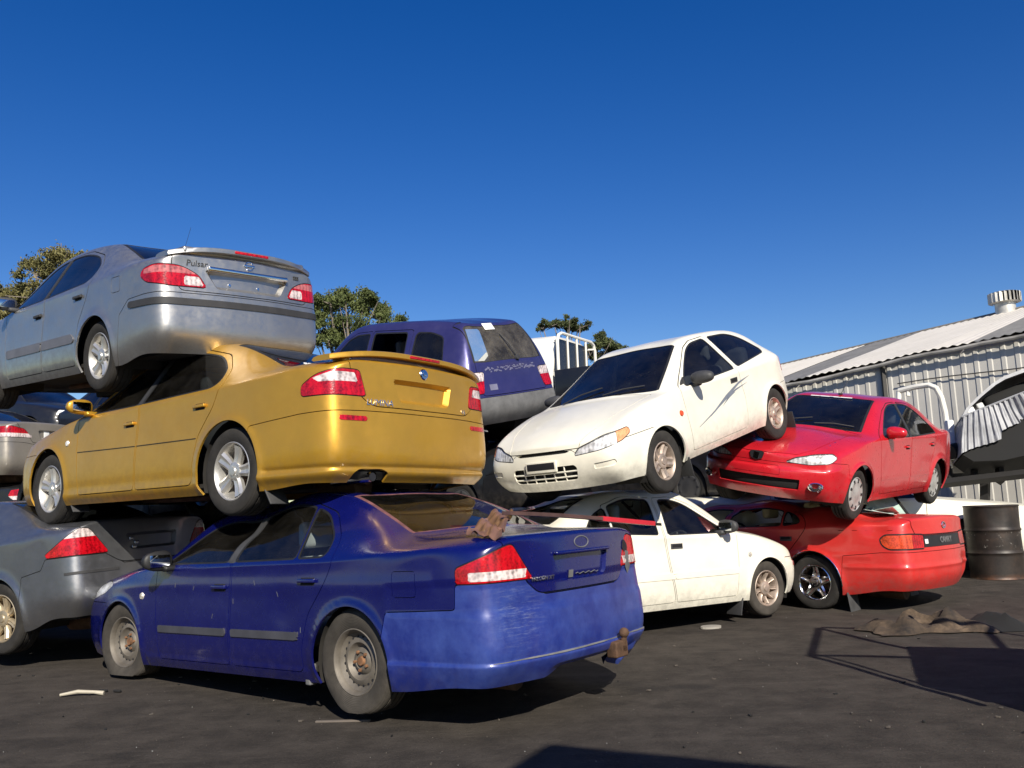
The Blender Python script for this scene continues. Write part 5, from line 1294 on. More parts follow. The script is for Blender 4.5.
def spec_redbot_extra(sp, root, made):
    add_handle(sp, made, -.03, .79, 'fdoor', M_['plastic'], style='pocket', L=.15); add_handle(sp, made, -1.0, .80, 'rdoor', M_['plastic'], style='pocket', L=.15)
    mudflap(sp, root, (-1.70,), (1, -1), .24, .15, M_['plastic'], .22)
    gn = made[('gn', 0)]
    p, n = surf_at(sp, 'rear', 0, .77); text_obj('CAMRY', .09, M_['greyplastic'], gn, frame_from(p, n, off=.006), bold=.002)
    p, n = surf_at(sp, 'rear', .43, .765); b = MB(); b.box((0, 0, 0), (.055, .05, .006), 0, frame_from(p, n, off=.008), .002); b.build('sticker', M_['white'], gn)
    p, n = surf_at(sp, 'rear', .0, .93); b = MB(); Mx = frame_from(p, n, off=.003); b.tube([(.05 * math.cos(a), .034 * math.sin(a), 0) for a in [2 * math.pi * k / 20 for k in range(21)]], .006, 6, 0, Mx); b.tube([(.018 * math.cos(a), .032 * math.sin(a), 0) for a in [2 * math.pi * k / 16 for k in range(17)]], .005, 6, 0, Mx); b.build('badge', M_['chrome'], made[('boot', 0)])
    b = MB(); pts = []                                   # bright edge of the wheel arch
    for k in range(19):
        a = math.pi * (-.02 + 1.04 * k / 18); x, z = -1.31 + .356 * math.cos(a), .31 + .356 * math.sin(a)
        p, n = surf_at(sp, 'side', x, z, 1); pts.append((x, p[1] + .002, z))
    b.tube(pts, .007, 6); b.build('arch_trim', M_['chrome'], made['body'])
    b = MB()                                            # dark patch painting the shade inside a torn bumper hole
    p, n = surf_at(sp, 'rear', -.58, .46); b.prism([(-.05, .07), (.05, .06), (.035, -.02), (.01, -.09), (-.02, -.03)], 0, .004, 0, frame_from(p, n, off=.003)); b.build('hole_shade', M_['gap'], made[('rb', 0)])
    b = MB(); p, n = surf_at(sp, 'top', -2.0, .45)     # broken screen glass lying on the parcel shelf
    r_ = random.Random(3)
    for k in range(7):
        a = r_.uniform(0, 6); M = Matrix.Translation((-1.62 + r_.uniform(-.25, .15), r_.uniform(-.3, .45), 1.03 + r_.uniform(0, .06))) @ Euler((r_.uniform(-.5, .5), r_.uniform(-.4, .4), a)).to_matrix().to_4x4()
        q = r_.uniform(.10, .25); b.prism([(-q, -q * .5), (q * .8, -q * .7), (q, q * .4), (-q * .3, q)], 0, .005, 0, M)
    o = b.build('broken_glass', simple('cracked_glass', (.42, .52, .48), .2, coat=.6), root)

# ---------------------------------------------------------------- grey saloon on the ground
def spec_grey():
    pm = paint('paint_grey', (.22, .225, .24), .85, .38, .12, (.26, .24, .22), .7)
    xf, xr, xa = 2.2, -2.36, 1.335
    sp = dict(name='sedan', cat='car', paint=pm, hw=.88, xa=xa, zw=.32, r_arch=.36, rt=.32, rr=.21, tw=.215, track=.85, zsill=.19, rim='seven', level=4,
              wmats=(M_['tyre'], [simple('alloy_bronze', (.46, .38, .26), .45, .6, var=.3), M_['disc']], M_['rust']), flare=.014)
    p = dict(hw=.88, xf=xf, xr=xr, xa=xa, zroof=1.445, zdeck=1.09, zcowl=.98, zfront=.72, zbelt_f=.94, zbelt_r=1.0, xhead=.15, xcowl=1.02,
             xtop=-1.0, xdeck=-1.72, yroof=.57, zsill=.19, zend=.27)
    sp['shape'] = sedan(p)
    wins = [('fd', [(.70, .96), (.22, 1.275), (.06, 1.33), (-.16, 1.35), (-.12, .965)], [.02, .1, .05, .03, .02], 'fdoor', None),
            ('rd', [(-.20, .967), (-.24, 1.352), (-.60, 1.34), (-.94, 1.25), (-1.12, 1.12), (-1.14, 1.01)], [.02, .03, .15, .15, .08, .05], 'rdoor', M_['glassdark'])]
    fdoor = [(.76, .26), (.80, .60), (.82, .95), (.30, 1.275), (.08, 1.36), (-.185, 1.38), (-.165, .94), (-.11, .26)]
    rdoor = [(-.13, .26), (-.185, .94), (-.205, 1.38), (-.66, 1.368), (-1.0, 1.265), (-1.18, 1.13), (-1.21, .98), (-1.14, .84), (-.97, .62), (-.90, .40), (-.885, .26)]
    tl = [(.52, .80), (.72, 1.02), (.82, 1.03), (.92, .99), (1.24, .825), (1.22, .80)]
    boot = Poly([(-1, .70), (.36, .70), (.515, .80), (.70, 1.03), (.71, 1.05), (.70, 2), (-1, 2)], [0, .06, .03, .05, .05, 0, 0])
    R = win_regions(wins, M_['glassdark'])
    R += screen_regions('ws', 'windscreen', [(6.16, -1), (6.16, .47), (7, .55), (7.85, .61), (7.85, -1)], M_['glassdark'], 5.8, 8.3)
    R += screen_regions('rw', 'rear_window', [(2.2, -1), (2.2, .58), (3, .54), (3.82, .485), (3.82, -1)], M_['glassdark'], 1.8, 4.3)
    R.append(dict(key='tl', n='tail_light', f=frear(tl, xr, [.03, .03, .03, .05, .02, .02]), m=smask_rear(-1.5), gap=.006, off=.004, skirt=.02, each=True, mats=[M_['red'], M_['redclear']],
                  bands=[(frear([(.5, .955), (.5, 1.1), (1.2, 1.1), (1.2, .945)], xr), 1)]))
    R.append(dict(key='fdoor', n='door', f=fside(fdoor, .03), m=smask_side, gap=.008, each=True))
    R.append(dict(key='rdoor', n='door', f=fside(rdoor, .05), m=smask_side, gap=.008, each=True))
    R.append(dict(key='boot', n='boot_lid', f=fmax(lambda S: boot(np.abs(S.P[:, 1]), S.P[:, 2]), lambda S: S.P[:, 0] + 1.79), m=lambda S: S.P[:, 0] < -1.65, gap=.008,
                  deform=[dict(f=fyz([(-1, .80), (.26, .80), (.30, .95), (-1, .95)], [0, .03, .03, 0]), a=0, b=-.025, vec=(.035, 0, 0))]))
    R.append(dict(key='bon', n='bonnet', f=ftop([(1.0, -1), (.99, .62), (1.5, .60), (1.95, .54), (2.1, .46), (2.2, -1)], .03), m=lambda S: (S.P[:, 0] > .85) & (S.N[:, 2] > .3), gap=.007))
    R.append(dict(key='rs', n='bumper_strip', f=frear([(.42, .635), (.42, .655), (1.02, .655), (1.0, .635)], xr, .008), m=smask_rear(-1.5), off=.006, skirt=.012, each=True, mats=[M_['trim']], parent='rb', late=True))
    R.append(dict(key='rb', n='bumper', f=frear([(-1, .05), (-1, .69), (.36, .69), (.52, .79), (1.24, .79), (1.3, .70), (1.55, .66), (1.65, .05)], xr, .01), m=smask_rear(-1.2), gap=.006))
    sp['regions'] = R
    return sp
def spec_grey_extra(sp, root, made):
    add_handle(sp, made, -.04, .82, 'fdoor', sp['paint'], L=.15); add_handle(sp, made, -1.0, .86, 'rdoor', sp['paint'], L=.15)
    b = MB()
    for y, z in ((.22, .90), (.17, .86), (.20, .82)):
        p, n = surf_at(sp, 'rear', y, z); b.box((0, 0, 0), (.05, .035, .02), 0, frame_from(p, n, off=.01), .008)
    b.build('plate_lamp', M_['silverbadge'], made[('boot', 0)])

# ---------------------------------------------------------------- beige saloon behind
def spec_beige(xf=2.2):
    pm = paint('paint_beige', (.26, .235, .20), .45, .40, .12, (.35, .30, .24), .6)
    xr, xa = -2.45, 1.35
    sp = dict(name='sedan', cat='car', paint=pm, hw=.90, xa=xa, zw=.32, r_arch=.36, rt=.32, rr=.21, tw=.215, track=.87, zsill=.19, rim='cap', level=3,
              wmats=(M_['tyre'], [M_['hubcap'], M_['black']], M_['rust']))
    p = dict(hw=.90, xf=xf, xr=xr, xa=xa, zroof=1.44, zdeck=1.05, zcowl=.98, zfront=.72, zbelt_f=.94, zbelt_r=.98, xhead=.15, xcowl=1.02, xtop=-1.0, xdeck=-1.75, yroof=.58, zsill=.19, zend=.22)
    sp['shape'] = sedan(p)
    wins = [('fd', [(.70, .96), (.22, 1.275), (.06, 1.33), (-.16, 1.35), (-.12, .965)], .03, 'fdoor', None),
            ('rd', [(-.20, .967), (-.24, 1.352), (-.60, 1.34), (-.94, 1.25), (-1.12, 1.12), (-1.14, 1.0)], .05, 'rdoor', M_['glassdark'])]
    fdoor = [(.76, .26), (.80, .60), (.82, .95), (.30, 1.275), (.08, 1.36), (-.185, 1.38), (-.165, .94), (-.11, .26)]
    rdoor = [(-.13, .26), (-.185, .94), (-.205, 1.38), (-.66, 1.368), (-1.0, 1.265), (-1.18, 1.13), (-1.21, .98), (-1.14, .84), (-.97, .62), (-.90, .40), (-.885, .26)]
    R = win_regions(wins, M_['glassdark'])
    R += screen_regions('ws', 'windscreen', [(6.16, -1), (6.16, .47), (7, .55), (7.85, .61), (7.85, -1)], M_['glassdark'], 5.8, 8.3)
    R += screen_regions('rw', 'rear_window', [(2.2, -1), (2.2, .58), (3, .54), (3.82, .485), (3.82, -1)], M_['glassdark'], 1.8, 4.3)
    R.append(dict(key='tl', n='tail_light', f=frear([(.45, .80), (.60, .93), (.85, .97), (1.15, .95), (1.2, .86), (1.1, .80)], xr, .03), m=smask_rear(-1.5), gap=.006, off=.004, each=True, mats=[M_['red'], M_['redclear']],
                  bands=[(frear([(.4, .78), (.4, .86), (1.3, .86), (1.3, .78)], xr), 1)]))
    R.append(dict(key='hl', n='headlight', f=ffront([(.36, .60), (.40, .70), (.75, .735), (1.0, .75), (1.05, .67), (.85, .605)], xf, .03), m=smask_front(1.2), gap=.004, each=True, mats=[M_['bowl']]))
    R.append(dict(key='fdoor', n='door', f=fside(fdoor, .03), m=smask_side, gap=.008, each=True)); R.append(dict(key='rdoor', n='door', f=fside(rdoor, .05), m=smask_side, gap=.008, each=True))
    boot = Poly([(-1, .72), (.40, .72), (.44, .80), (.60, .95), (.66, 1.03), (.68, 2), (-1, 2)], [0, .06, .03, .05, .05, 0, 0])
    R.append(dict(key='boot', n='boot_lid', f=fmax(lambda S: boot(np.abs(S.P[:, 1]), S.P[:, 2]), lambda S: S.P[:, 0] + 1.82), m=lambda S: S.P[:, 0] < -1.65, gap=.008,
                  deform=[dict(f=fyz([(-1, .79), (.26, .79), (.30, .93), (-1, .93)], [0, .03, .03, 0]), a=0, b=-.025, vec=(.035, 0, 0))]))
    R.append(dict(key='bon', n='bonnet', f=ftop([(1.0, -1), (.99, .62), (1.5, .60), (1.95, .54), (2.1, .46), (2.2, -1)], .03), m=lambda S: (S.P[:, 0] > .85) & (S.N[:, 2] > .3), gap=.007))
    R.append(dict(key='rb', n='bumper', f=frear([(-1, .05), (-1, .69), (.36, .69), (.6, .72), (1.24, .72), (1.55, .68), (1.65, .05)], xr, .01), m=smask_rear(-1.2), gap=.006))
    sp['regions'] = R
    return sp
def spec_beige_extra(sp, root, made):
    p, n = surf_at(sp, 'rear', .12, .86); b = MB(); b.box((0, 0, 0), (.10, .12, .006), 0, frame_from(p, n, off=.004), .002); b.build('sticker', M_['white'], made[('boot', 0)])
    add_mirror(sp, made, .62, .96, 'fdoor', sp['paint'])
def recolor(fn, **kw):
    def g():
        sp = fn(); sp.update(kw); return sp
    return g

# ---------------------------------------------------------------- purple wagon
def suv_shape():
    rows = [(-1.98, 1.02, .68, -1.98, .60, 1.10, -2.03, 1.11),
            (-1.90, 1.03, .755, -1.86, .565, 1.35, -1.90, 1.37),
            (-1.78, 1.03, .785, -1.70, .52, 1.53, -1.74, 1.56),
            (-1.40, 1.02, .80, -1.34, .54, 1.57, -1.34, 1.615),
            (-.90, 1.01, .808, -.85, .58, 1.585, -.85, 1.635),
            (-.25, 1.0, .81, -.25, .58, 1.575, -.25, 1.63),
            (.30, .99, .808, .26, .565, 1.525, .18, 1.575),
            (.66, .985, .80, .60, .62, 1.27, .62, 1.32),
            (.92, .975, .79, .92, .66, 1.04, 1.05, 1.06),
            (1.25, .95, .78, 1.25, .63, .99, 1.30, 1.01),
            (1.72, .88, .74, 1.72, .57, .92, 1.78, .935),
            (1.86, .80, .67, 1.95, .50, .82, 2.0, .83)]
    w = [.71, .78, .815, .825, .825, .825, .825, .825, .825, .82, .79, .70]
    side = []
    for i, r in enumerate(rows):
        e = i in (0, 11); z0 = .40 if i in (0, 1, 10, 11) else .36; s_ = -1 if i == 0 else 1
        dx = [(.02, .10, .10, .03)[k] * s_ if e else 0 for k in range(4)]
        side.append([(dx[0], w[i] * .95, z0), (dx[1], w[i] * .99, z0 + .12), (dx[2], w[i], .66), (dx[3], w[i] * .99, r[1] - (.12 if e else .16))])
    return rows, side, ([-2.06, -2.13, -2.13, -2.06], [2.0, 2.06, 2.06, 2.03])
def spec_suv():
    pm = paint('paint_purple', (.036, .034, .135), .35, .34, .10, (.24, .22, .28), .6)
    xf, xr, xa = 2.06, -2.13, 1.25
    sp = dict(name='off_road_wagon', cat='car', paint=pm, hw=.825, xa=xa, zw=.36, r_arch=.40, rt=.36, rr=.21, tw=.21, track=.80, zsill=.36, rim='fat', level=4,
              wmats=(M_['tyre'], [M_['alloy_dirty'], M_['disc']], M_['rust']))
    sp['shape'] = suv_shape()
    def crease(a, b):
        (i, j, k), (i2, j2, k2) = a, b
        if k == 4 and k2 == 4:
            if i == i2 and i in (2, 8, 0) and 1 <= min(j, j2) and max(j, j2) <= 5: return .45
            if j == j2 and j in (1, 5): return .3
        return 0
    sp['crease'] = crease
    wins = [('fd', [(.66, 1.02), (.22, 1.42), (.06, 1.475), (-.20, 1.49), (-.20, 1.03)], .03, 'fdoor', M_['glass']),
            ('rd', [(-.30, 1.035), (-.30, 1.495), (-.92, 1.49), (-.94, 1.05)], .04, 'rdoor', 'open'),
            ('rq', [(-1.08, 1.06), (-1.08, 1.485), (-1.32, 1.475), (-1.52, 1.42), (-1.62, 1.08)], .05, None, M_['glass'])]
    fdoor = [(.74, .42), (.76, .70), (.76, 1.0), (.30, 1.41), (.08, 1.515), (-.245, 1.53), (-.25, .95), (-.24, .42)]
    rdoor = [(-.26, .42), (-.265, .95), (-.26, 1.53), (-1.02, 1.53), (-1.02, 1.0), (-.95, .75), (-.84, .55), (-.83, .42)]
    R = win_regions(wins, M_['glassdark'], .016)
    R += screen_regions('ws', 'windscreen', [(6.14, -1), (6.14, .49), (7, .55), (7.85, .61), (7.85, -1)], M_['glassdark'], 5.8, 8.3)
    R += screen_regions('rw', 'rear_window', [(.06, -1), (.06, .57), (1, .535), (1.80, .48), (1.80, -1)], M_['glasspale'], -.1, 2.2)
    R.append(dict(key='tl', n='tail_light', f=frear([(.60, .76), (.60, 1.0), (.86, 1.0), (.88, .76)], xr, .03), m=smask_rear(-1.6), gap=.008, off=.006, skirt=.02, each=True, mats=[M_['red'], M_['redclear']],
                  bands=[(frear([(.5, .90), (.5, 1.1), (1., 1.1), (1., .90)], xr), 1)]))
    R.append(dict(key='fdoor', n='door', f=fside(fdoor, .03), m=smask_side, gap=.008, each=True)); R.append(dict(key='rdoor', n='door', f=fside(rdoor, .05), m=smask_side, gap=.008, each=True))
    R.append(dict(key='rb', n='bumper', f=frear([(-1, .05), (-1, .71), (.9, .71), (1.5, .70), (1.6, .05)], xr, .01), m=smask_rear(-1.1), gap=.006, off=.012, skirt=.03, mats=[M_['greyplastic'], M_['gap']]))
    R.append(dict(key='tg', n='tailgate', f=fmax(fyz([(-1, .73), (.56, .73), (.585, 1.05), (.53, 1.56), (.4, 1.60), (-1, 1.60)], .04), lambda S: S.P[:, 0] + 1.60), m=lambda S: S.P[:, 0] < -1.5, gap=.008))
    R.append(dict(key='fb', n='bumper', f=ffront([(-1, .1), (-1, .71), (1.3, .71), (1.4, .1)], xf, .02), m=smask_front(1.1), gap=.006, off=.01, mats=[M_['greyplastic'], M_['gap']]))
    sp['regions'] = R
    sp['cab'] = dict(x=-.1, xb=-.9, zd=.93, norear=True)
    return sp
def spec_suv_extra(sp, root, made):
    tg = made[('tg', 0)]
    b = MB(); p, n = surf_at(sp, 'rear', -.10, 1.13); q, n2 = surf_at(sp, 'rear', .02, 1.42)
    b.tube([p + n * .02, (p + q) / 2 + n * .035, q + n2 * .015], .008, 6); b.lathe([(0, .03), (.03, .025), (.035, 0)], 12, 0, frame_from(p, n, off=0), axis='z'); b.build('wiper', M_['trim'], tg)
    b = MB(); p, n = surf_at(sp, 'rear', .12, 1.52); b.box((0, 0, 0), (.16, .10, .002), 0, frame_from(p, n, off=.004)); b.build('sticker', M_['white'], made[('rw', 0)])
    # scrubbed-off lettering on the gate: ragged pale residue
    r_ = random.Random(5); b = MB()
    for k in range(46):
        y = .44 - .84 * k / 45; zz = 1.02 + r_.uniform(-.022, .028)
        p, n = surf_at(sp, 'rear', y, zz); b.box((0, 0, 0), (r_.uniform(.02, .05), r_.uniform(.008, .022), .001), 0, frame_from(p, n, off=.003) @ Matrix.Rotation(r_.uniform(-.5, .5), 4, 'Z'))
    b.build('glue_residue', simple('glue', (.13, .13, .22), .7), tg)
    for y, z, w_, h_ in ((.38, .82, .12, .07),):
        p, n = surf_at(sp, 'rear', y, z); b = MB(); b.box((0, 0, 0), (w_, h_, .002), 0, frame_from(p, n, off=.003)); b.build('sticker', simple('worn_sticker', (.16, .16, .24), .6), tg)
# ------------------------------------------------------------------ camera, sun and sky
CAM_F, CAM_H, CAM_P, CAM_R = 865.3783, 1.2634, .142, -.0352
cp, sp_, cr, sr = math.cos(CAM_P), math.sin(CAM_P), math.cos(CAM_R), math.sin(CAM_R)
c_fwd = Vector((0, cp, sp_)); c_up0 = Vector((0, -sp_, cp)); c_r0 = Vector((1, 0, 0))
c_right = c_r0 * cr + c_up0 * sr; c_up = -c_r0 * sr + c_up0 * cr
cam = bpy.data.objects.new('camera', bpy.data.cameras.new('camera')); COL.objects.link(cam); sc.camera = cam
Mc = Matrix((c_right, c_up, -c_fwd)).transposed().to_4x4(); Mc.translation = (0, 0, CAM_H); cam.matrix_world = Mc
cam.data.sensor_width = 36; cam.data.lens = CAM_F / 1024 * 36; cam.data.clip_end = 2000; cam.data.clip_start = .05
def bp(px, py, depth=None, z=None):
    d = c_right * ((px - 512) / CAM_F) + c_up * ((384 - py) / CAM_F) + c_fwd
    o = Vector((0, 0, CAM_H))
    return o + d * ((z - CAM_H) / d.z) if z is not None else o + d * (depth / d.y)
SUN_AZ, SUN_EL = rad(-77), rad(33)
sun_dir = Vector((math.cos(SUN_AZ) * math.cos(SUN_EL), math.sin(SUN_AZ) * math.cos(SUN_EL), math.sin(SUN_EL)))
sl = bpy.data.lights.new('sun', 'SUN'); sl.energy = 5.0; sl.angle = rad(.53); sl.color = (1., .93, .80)
so = bpy.data.objects.new('sun', sl); COL.objects.link(so); so.rotation_euler = sun_dir.to_track_quat('Z', 'Y').to_euler()
w = bpy.data.worlds.new('World'); sc.world = w; w.use_nodes = True; nt = w.node_tree
sky = nt.nodes.new('ShaderNodeTexSky'); sky.sky_type = 'NISHITA'; sky.sun_disc = False
sky.sun_elevation = SUN_EL; sky.sun_rotation = math.pi / 2 - SUN_AZ; sky.altitude = 50; sky.air_density = 1.0; sky.dust_density = .35; sky.ozone_density = 2.2
hs = nt.nodes.new('ShaderNodeHueSaturation'); hs.inputs['Saturation'].default_value = 1.44; hs.inputs['Hue'].default_value = .519; hs.inputs['Value'].default_value = .98
nt.links.new(sky.outputs[0], hs.inputs['Color']); nt.links.new(hs.outputs[0], nt.nodes['Background'].inputs[0]); nt.nodes['Background'].inputs[1].default_value = .080
sc.view_settings.view_transform = 'Standard'; sc.view_settings.look = 'None'; sc.view_settings.gamma = 1; sc.view_settings.exposure = .45

# ------------------------------------------------------------------ ground
def ground_h(x, y):
    h = .13 * math.exp(-(((x - 7.2) / 2.6) ** 2 + ((y - 12.6) / 2.2) ** 2))
    return h
def ground_mat():
    m, nt, b = newmat('yard_dirt'); tc = nt.nodes.new('ShaderNodeTexCoord'); ob = tc.outputs['Object']
    n1 = noise(nt, .35, 8, .62, ob); n2 = noise(nt, 3.5, 8, .68, ob); n3 = noise(nt, 38, 5, .7, ob)
    a = ramp(nt, n1.outputs[0], [(.32, (.018, .0152, .0128)), (.52, (.030, .0250, .0208)), (.70, (.050, .041, .034))]).outputs[0]
    c = mixc(nt, ramp(nt, n2.outputs[0], [(.42, 0.), (.66, .75)]).outputs[0], a, (.066, .056, .047))
    dk = ramp(nt, n2.outputs[0], [(.30, .8), (.42, 0.)]).outputs[0]
    c = mixc(nt, dk, c, (.018, .016, .015))
    no = noise(nt, .9, 3, .5, ob); c = mixc(nt, ramp(nt, no.outputs[0], [(.62, 0.), (.68, .75)]).outputs[0], c, (.012, .011, .011))
    n7 = noise(nt, 140, 3, .7, ob); c = mixc(nt, mth(nt, 'MULTIPLY', ramp(nt, n7.outputs[0], [(.45, 0.), (.72, 1.)]).outputs[0], .55), c, (.075, .064, .054))
    c = mixc(nt, mth(nt, 'MULTIPLY', ramp(nt, n7.outputs[0], [(.28, 1.), (.45, 0.)]).outputs[0], .6), c, (.012, .010, .009))
    st = ramp(nt, n3.outputs[0], [(.64, 0.), (.72, 1.)]).outputs[0]
    c = mixc(nt, mth(nt, 'MULTIPLY', st, .6), c, (.16, .145, .125))
    mp = nt.nodes.new('ShaderNodeMapping'); mp.inputs['Scale'].default_value = (.5, 6, 1); mp.inputs['Rotation'].default_value = (0, 0, .35); nt.links.new(ob, mp.inputs[0])
    n4 = noise(nt, 1.4, 5, .6, mp.outputs[0])
    c = mixc(nt, mth(nt, 'MULTIPLY', ramp(nt, n4.outputs[0], [(.55, 0.), (.72, 1.)]).outputs[0], .35), c, (.085, .072, .060))
    nt.links.new(c, b.inputs['Base Color']); b.inputs['Roughness'].default_value = .92; b.inputs['Specular IOR Level'].default_value = .25
    h = mth(nt, 'ADD', mth(nt, 'MULTIPLY', n2.outputs[0], 1.), mth(nt, 'MULTIPLY', n3.outputs[0], .55))
    bump(nt, b, h, .55, .03)
    return m
def build_ground():
    xs = [-400, -150, -60, -30] + [-16 + .4 * i for i in range(81)] + [20, 30, 60, 150, 400]
    ys = [-300, -100, -30, -10, -4] + [-1 + .4 * i for i in range(56)] + [24, 30, 45, 80, 160, 500, 1500]
    rg = random.Random(2); vs = [(x, y, ground_h(x, y) + (rg.uniform(-.006, .006) if abs(x) < 16 and 0 < y < 22 else 0)) for y in ys for x in xs]
    n = len(xs); fs = [(j * n + i, j * n + i + 1, (j + 1) * n + i + 1, (j + 1) * n + i) for j in range(len(ys) - 1) for i in range(n - 1)]
    b = MB(); b.add(vs, fs, 0, True); o = b.build('ground', ground_mat()); structure(o)
    # loose stones and glass crumbs: countless, one object
    b = MB(); rg = random.Random(11)
    for k in range(2600):
        y = 3.6 + 12 * rg.random() ** 1.4; x = rg.uniform(-.66, .66) * (y + 1); r = rg.choice((.002, .002, .003, .003, .004)) * rg.uniform(.6, 1.4)
        M = Matrix.Translation((x, y, ground_h(x, y) + r * .35)) @ Euler((rg.uniform(0, 6), rg.uniform(0, 6), rg.uniform(0, 6))).to_matrix().to_4x4()
        b.add([(r, 0, 0), (-r, .2 * r, 0), (0, r, 0), (.1 * r, -r, 0), (0, 0, r * .8), (0, 0, -r * .8)], [(0, 2, 4), (2, 1, 4), (1, 3, 4), (3, 0, 4), (2, 0, 5), (1, 2, 5), (3, 1, 5), (0, 3, 5)], rg.choice((0, 0, 0, 0, 0, 1)), False, M)
    for k in range(150):
        y = 4.5 + 7 * rg.random(); x = rg.uniform(-.62, .62) * (y + 1); r = rg.uniform(.006, .020)
        M = Matrix.Translation((x, y, ground_h(x, y) + .006)) @ Euler((rg.uniform(-.2, .2), rg.uniform(-.2, .2), rg.uniform(0, 6))).to_matrix().to_4x4()
        b.prism([(-r, -r * .4), (r * .9, -r * .5), (r * .6, r * .5), (-r * .5, r * .3)], -.003, .004, rg.choice((0, 0, 0, 2, 2, 2)), M)
    o = b.build('gravel', [simple('stone', (.085, .072, .06), .9, var=.4, vscale=30), simple('glass_crumb', (.20, .20, .19), .4), M_['gap'], simple('red_shard', (.22, .02, .02), .4)]); o['kind'] = 'stuff'
build_ground()

# ------------------------------------------------------------------ shed
def build_shed():
    E1, E0 = bp(1024, 333, z=4.), bp(793, 383, 18.6)
    dz0 = E0.z - 4.; u = (E1 - E0); u.z = 0; L0 = u.length; u.normalize(); nin = Vector((-u.y, u.x, 0))
    if nin.x < 0: nin = -nin
    far, near = -14., L0 + 9.
    tp = math.tan(rad(15.8)); ov = .13
    root = thing('shed', 'long corrugated iron shed with pale sheet roof and skylight strips behind the cars', 'shed', (E0.x, E0.y, 0))
    def W(s_, d, z): p = E0 + u * s_ + nin * d; return Vector((p.x - E0.x, p.y - E0.y, z + dz0 * (1 - s_ / L0) * min(1., z / 4)))
    iron = simple('wall_iron', (.50, .48, .44), .6, .0, var=.10, vscale=1.2, bmp=.05)
    m, nt, b_ = newmat('roof_iron'); tc = nt.nodes.new('ShaderNodeTexCoord'); n = noise(nt, .8, 7, .7, tc.outputs['Object']); n2 = noise(nt, 9, 5, .7, tc.outputs['Object'])
    c = ramp(nt, n.outputs[0], [(.3, (.52, .49, .43)), (.7, (.64, .60, .54))]).outputs[0]
    c = mixc(nt, ramp(nt, n2.outputs[0], [(.62, 0.), (.75, .7)]).outputs[0], c, (.25, .17, .12)); nt.links.new(c, b_.inputs['Base Color']); b_.inputs['Roughness'].default_value = .55; b_.inputs['Metallic'].default_value = .05
    roofm = m; sky_m = simple('skylight_sheet', (.17, .165, .155), .6, var=.2, vscale=2)
    dark = simple('shed_dark_trim', (.05, .048, .045), .8)  # plain dark trim colour for downpipe and cable
    # ribbed wall
    def ribs(s0, s1, pitch=.235, dep=.013):
        pts = []; s_ = s0
        while s_ < s1:
            pts += [(s_, 0), (s_ + pitch * .50, 0), (s_ + pitch * .58, -dep), (s_ + pitch * .86, -dep), (s_ + pitch * .94, 0)]; s_ += pitch
        return pts
    P = ribs(far, near); b = MB(); vs = []; rg = random.Random(4)
    for s_, d in P: vs += [W(s_, d, -.05), W(s_, d, 2.2), W(s_, d, 3.97)]
    fs = [(3 * i + k, 3 * i + 3 + k, 3 * i + 4 + k, 3 * i + 1 + k) for i in range(len(P) - 1) for k in (0, 1)]
    b.add(vs, fs); wall = b.build('wall', iron, root)
    # darker first sheets by the corner post
    b = MB(); b.box((0, 0, 0), (.07, .07, 4.0), 0, Matrix.Translation(W(2.05, -.05, 1.97))); b.build('downpipe', dark, root)
    # roof: corrugated sheet from eave to ridge
    D = 5.5
    def roofstrip(s0, s1, mat, nm, lift=0.):
        pts = []; s_ = s0
        while s_ <= s1: pts.append(s_); s_ += .045
        b = MB(); vs = []
        for q, s_ in enumerate(pts):
            z = .016 * math.sin(2 * math.pi * s_ / .18) + lift
            wob = .018 * math.sin(s_ * .9) + .012 * math.sin(s_ * 2.7)
            vs += [W(s_, -ov, 4.06 - ov * tp + z + wob), W(s_, D * .5, 4.06 + D * .5 * tp + z), W(s_, D, 4.06 + D * tp + z)]
        fs = [(3 * i + k, 3 * i + 3 + k, 3 * i + 4 + k, 3 * i + 1 + k) for i in range(len(pts) - 1) for k in (0, 1)]
        b.add(vs, fs, 0, True); return b.build(nm, mat, root)
    cuts = [(far, -1.0, 0), (-1., .35, 1), (.35, L0 - .9, 0), (L0 - .9, L0 + 1.3, 1), (L0 + 1.3, near, 0)]
    for a, c_, k in cuts: roofstrip(a, c_, sky_m if k else roofm, 'skylight' if k else 'roof', .006 if k else 0.)
    b = MB(); b.add([W(far, D, 4.03 + D * tp), W(near, D, 4.03 + D * tp), W(near, D * 2, 4.03), W(far, D * 2, 4.03)], [(0, 1, 2, 3)]); b.build('roof', roofm, root)
    b = MB(); b.tube([W(far, D, 4.075 + D * tp), W(near, D, 4.075 + D * tp)], .032, 8); b.build('ridge_cap', simple('ridge_cap', (.16, .15, .14), .7), root)
    # gutter, wavy and sagging
    b = MB(); pts = [W(far + k * .5, -ov - .03, 3.98 - ov * tp + .02 * math.sin(k * .8) + .012 * math.sin(k * 2.3)) for k in range(int((near - far) / .5))]
    b.tube(pts, .040, 8); b.build('gutter', simple('gutter', (.30, .285, .26), .7, var=.4, vscale=2), root)
    b = MB(); pts = [W(L0 * .50 + k * .5, -.06, 3.52 + .02 * math.sin(k * .9) - .14 * math.sin(math.pi * min(1, k / 14))) for k in range(16)]; b.tube(pts, .012, 6); b.build('cable', dark, root)
    # end walls and back so the shed is closed
    b = MB()
    for s_ in (far, near): b.add([W(s_, 0, 0), W(s_, D * 2, 0), W(s_, D * 2, 4), W(s_, D, 4 + D * tp), W(s_, 0, 4)], [(0, 1, 2, 3, 4)])
    b.add([W(far, D * 2, 0), W(near, D * 2, 0), W(near, D * 2, 4), W(far, D * 2, 4)], [(0, 1, 2, 3)]); b.build('wall', iron, root)
    return root, W, D, tp, L0
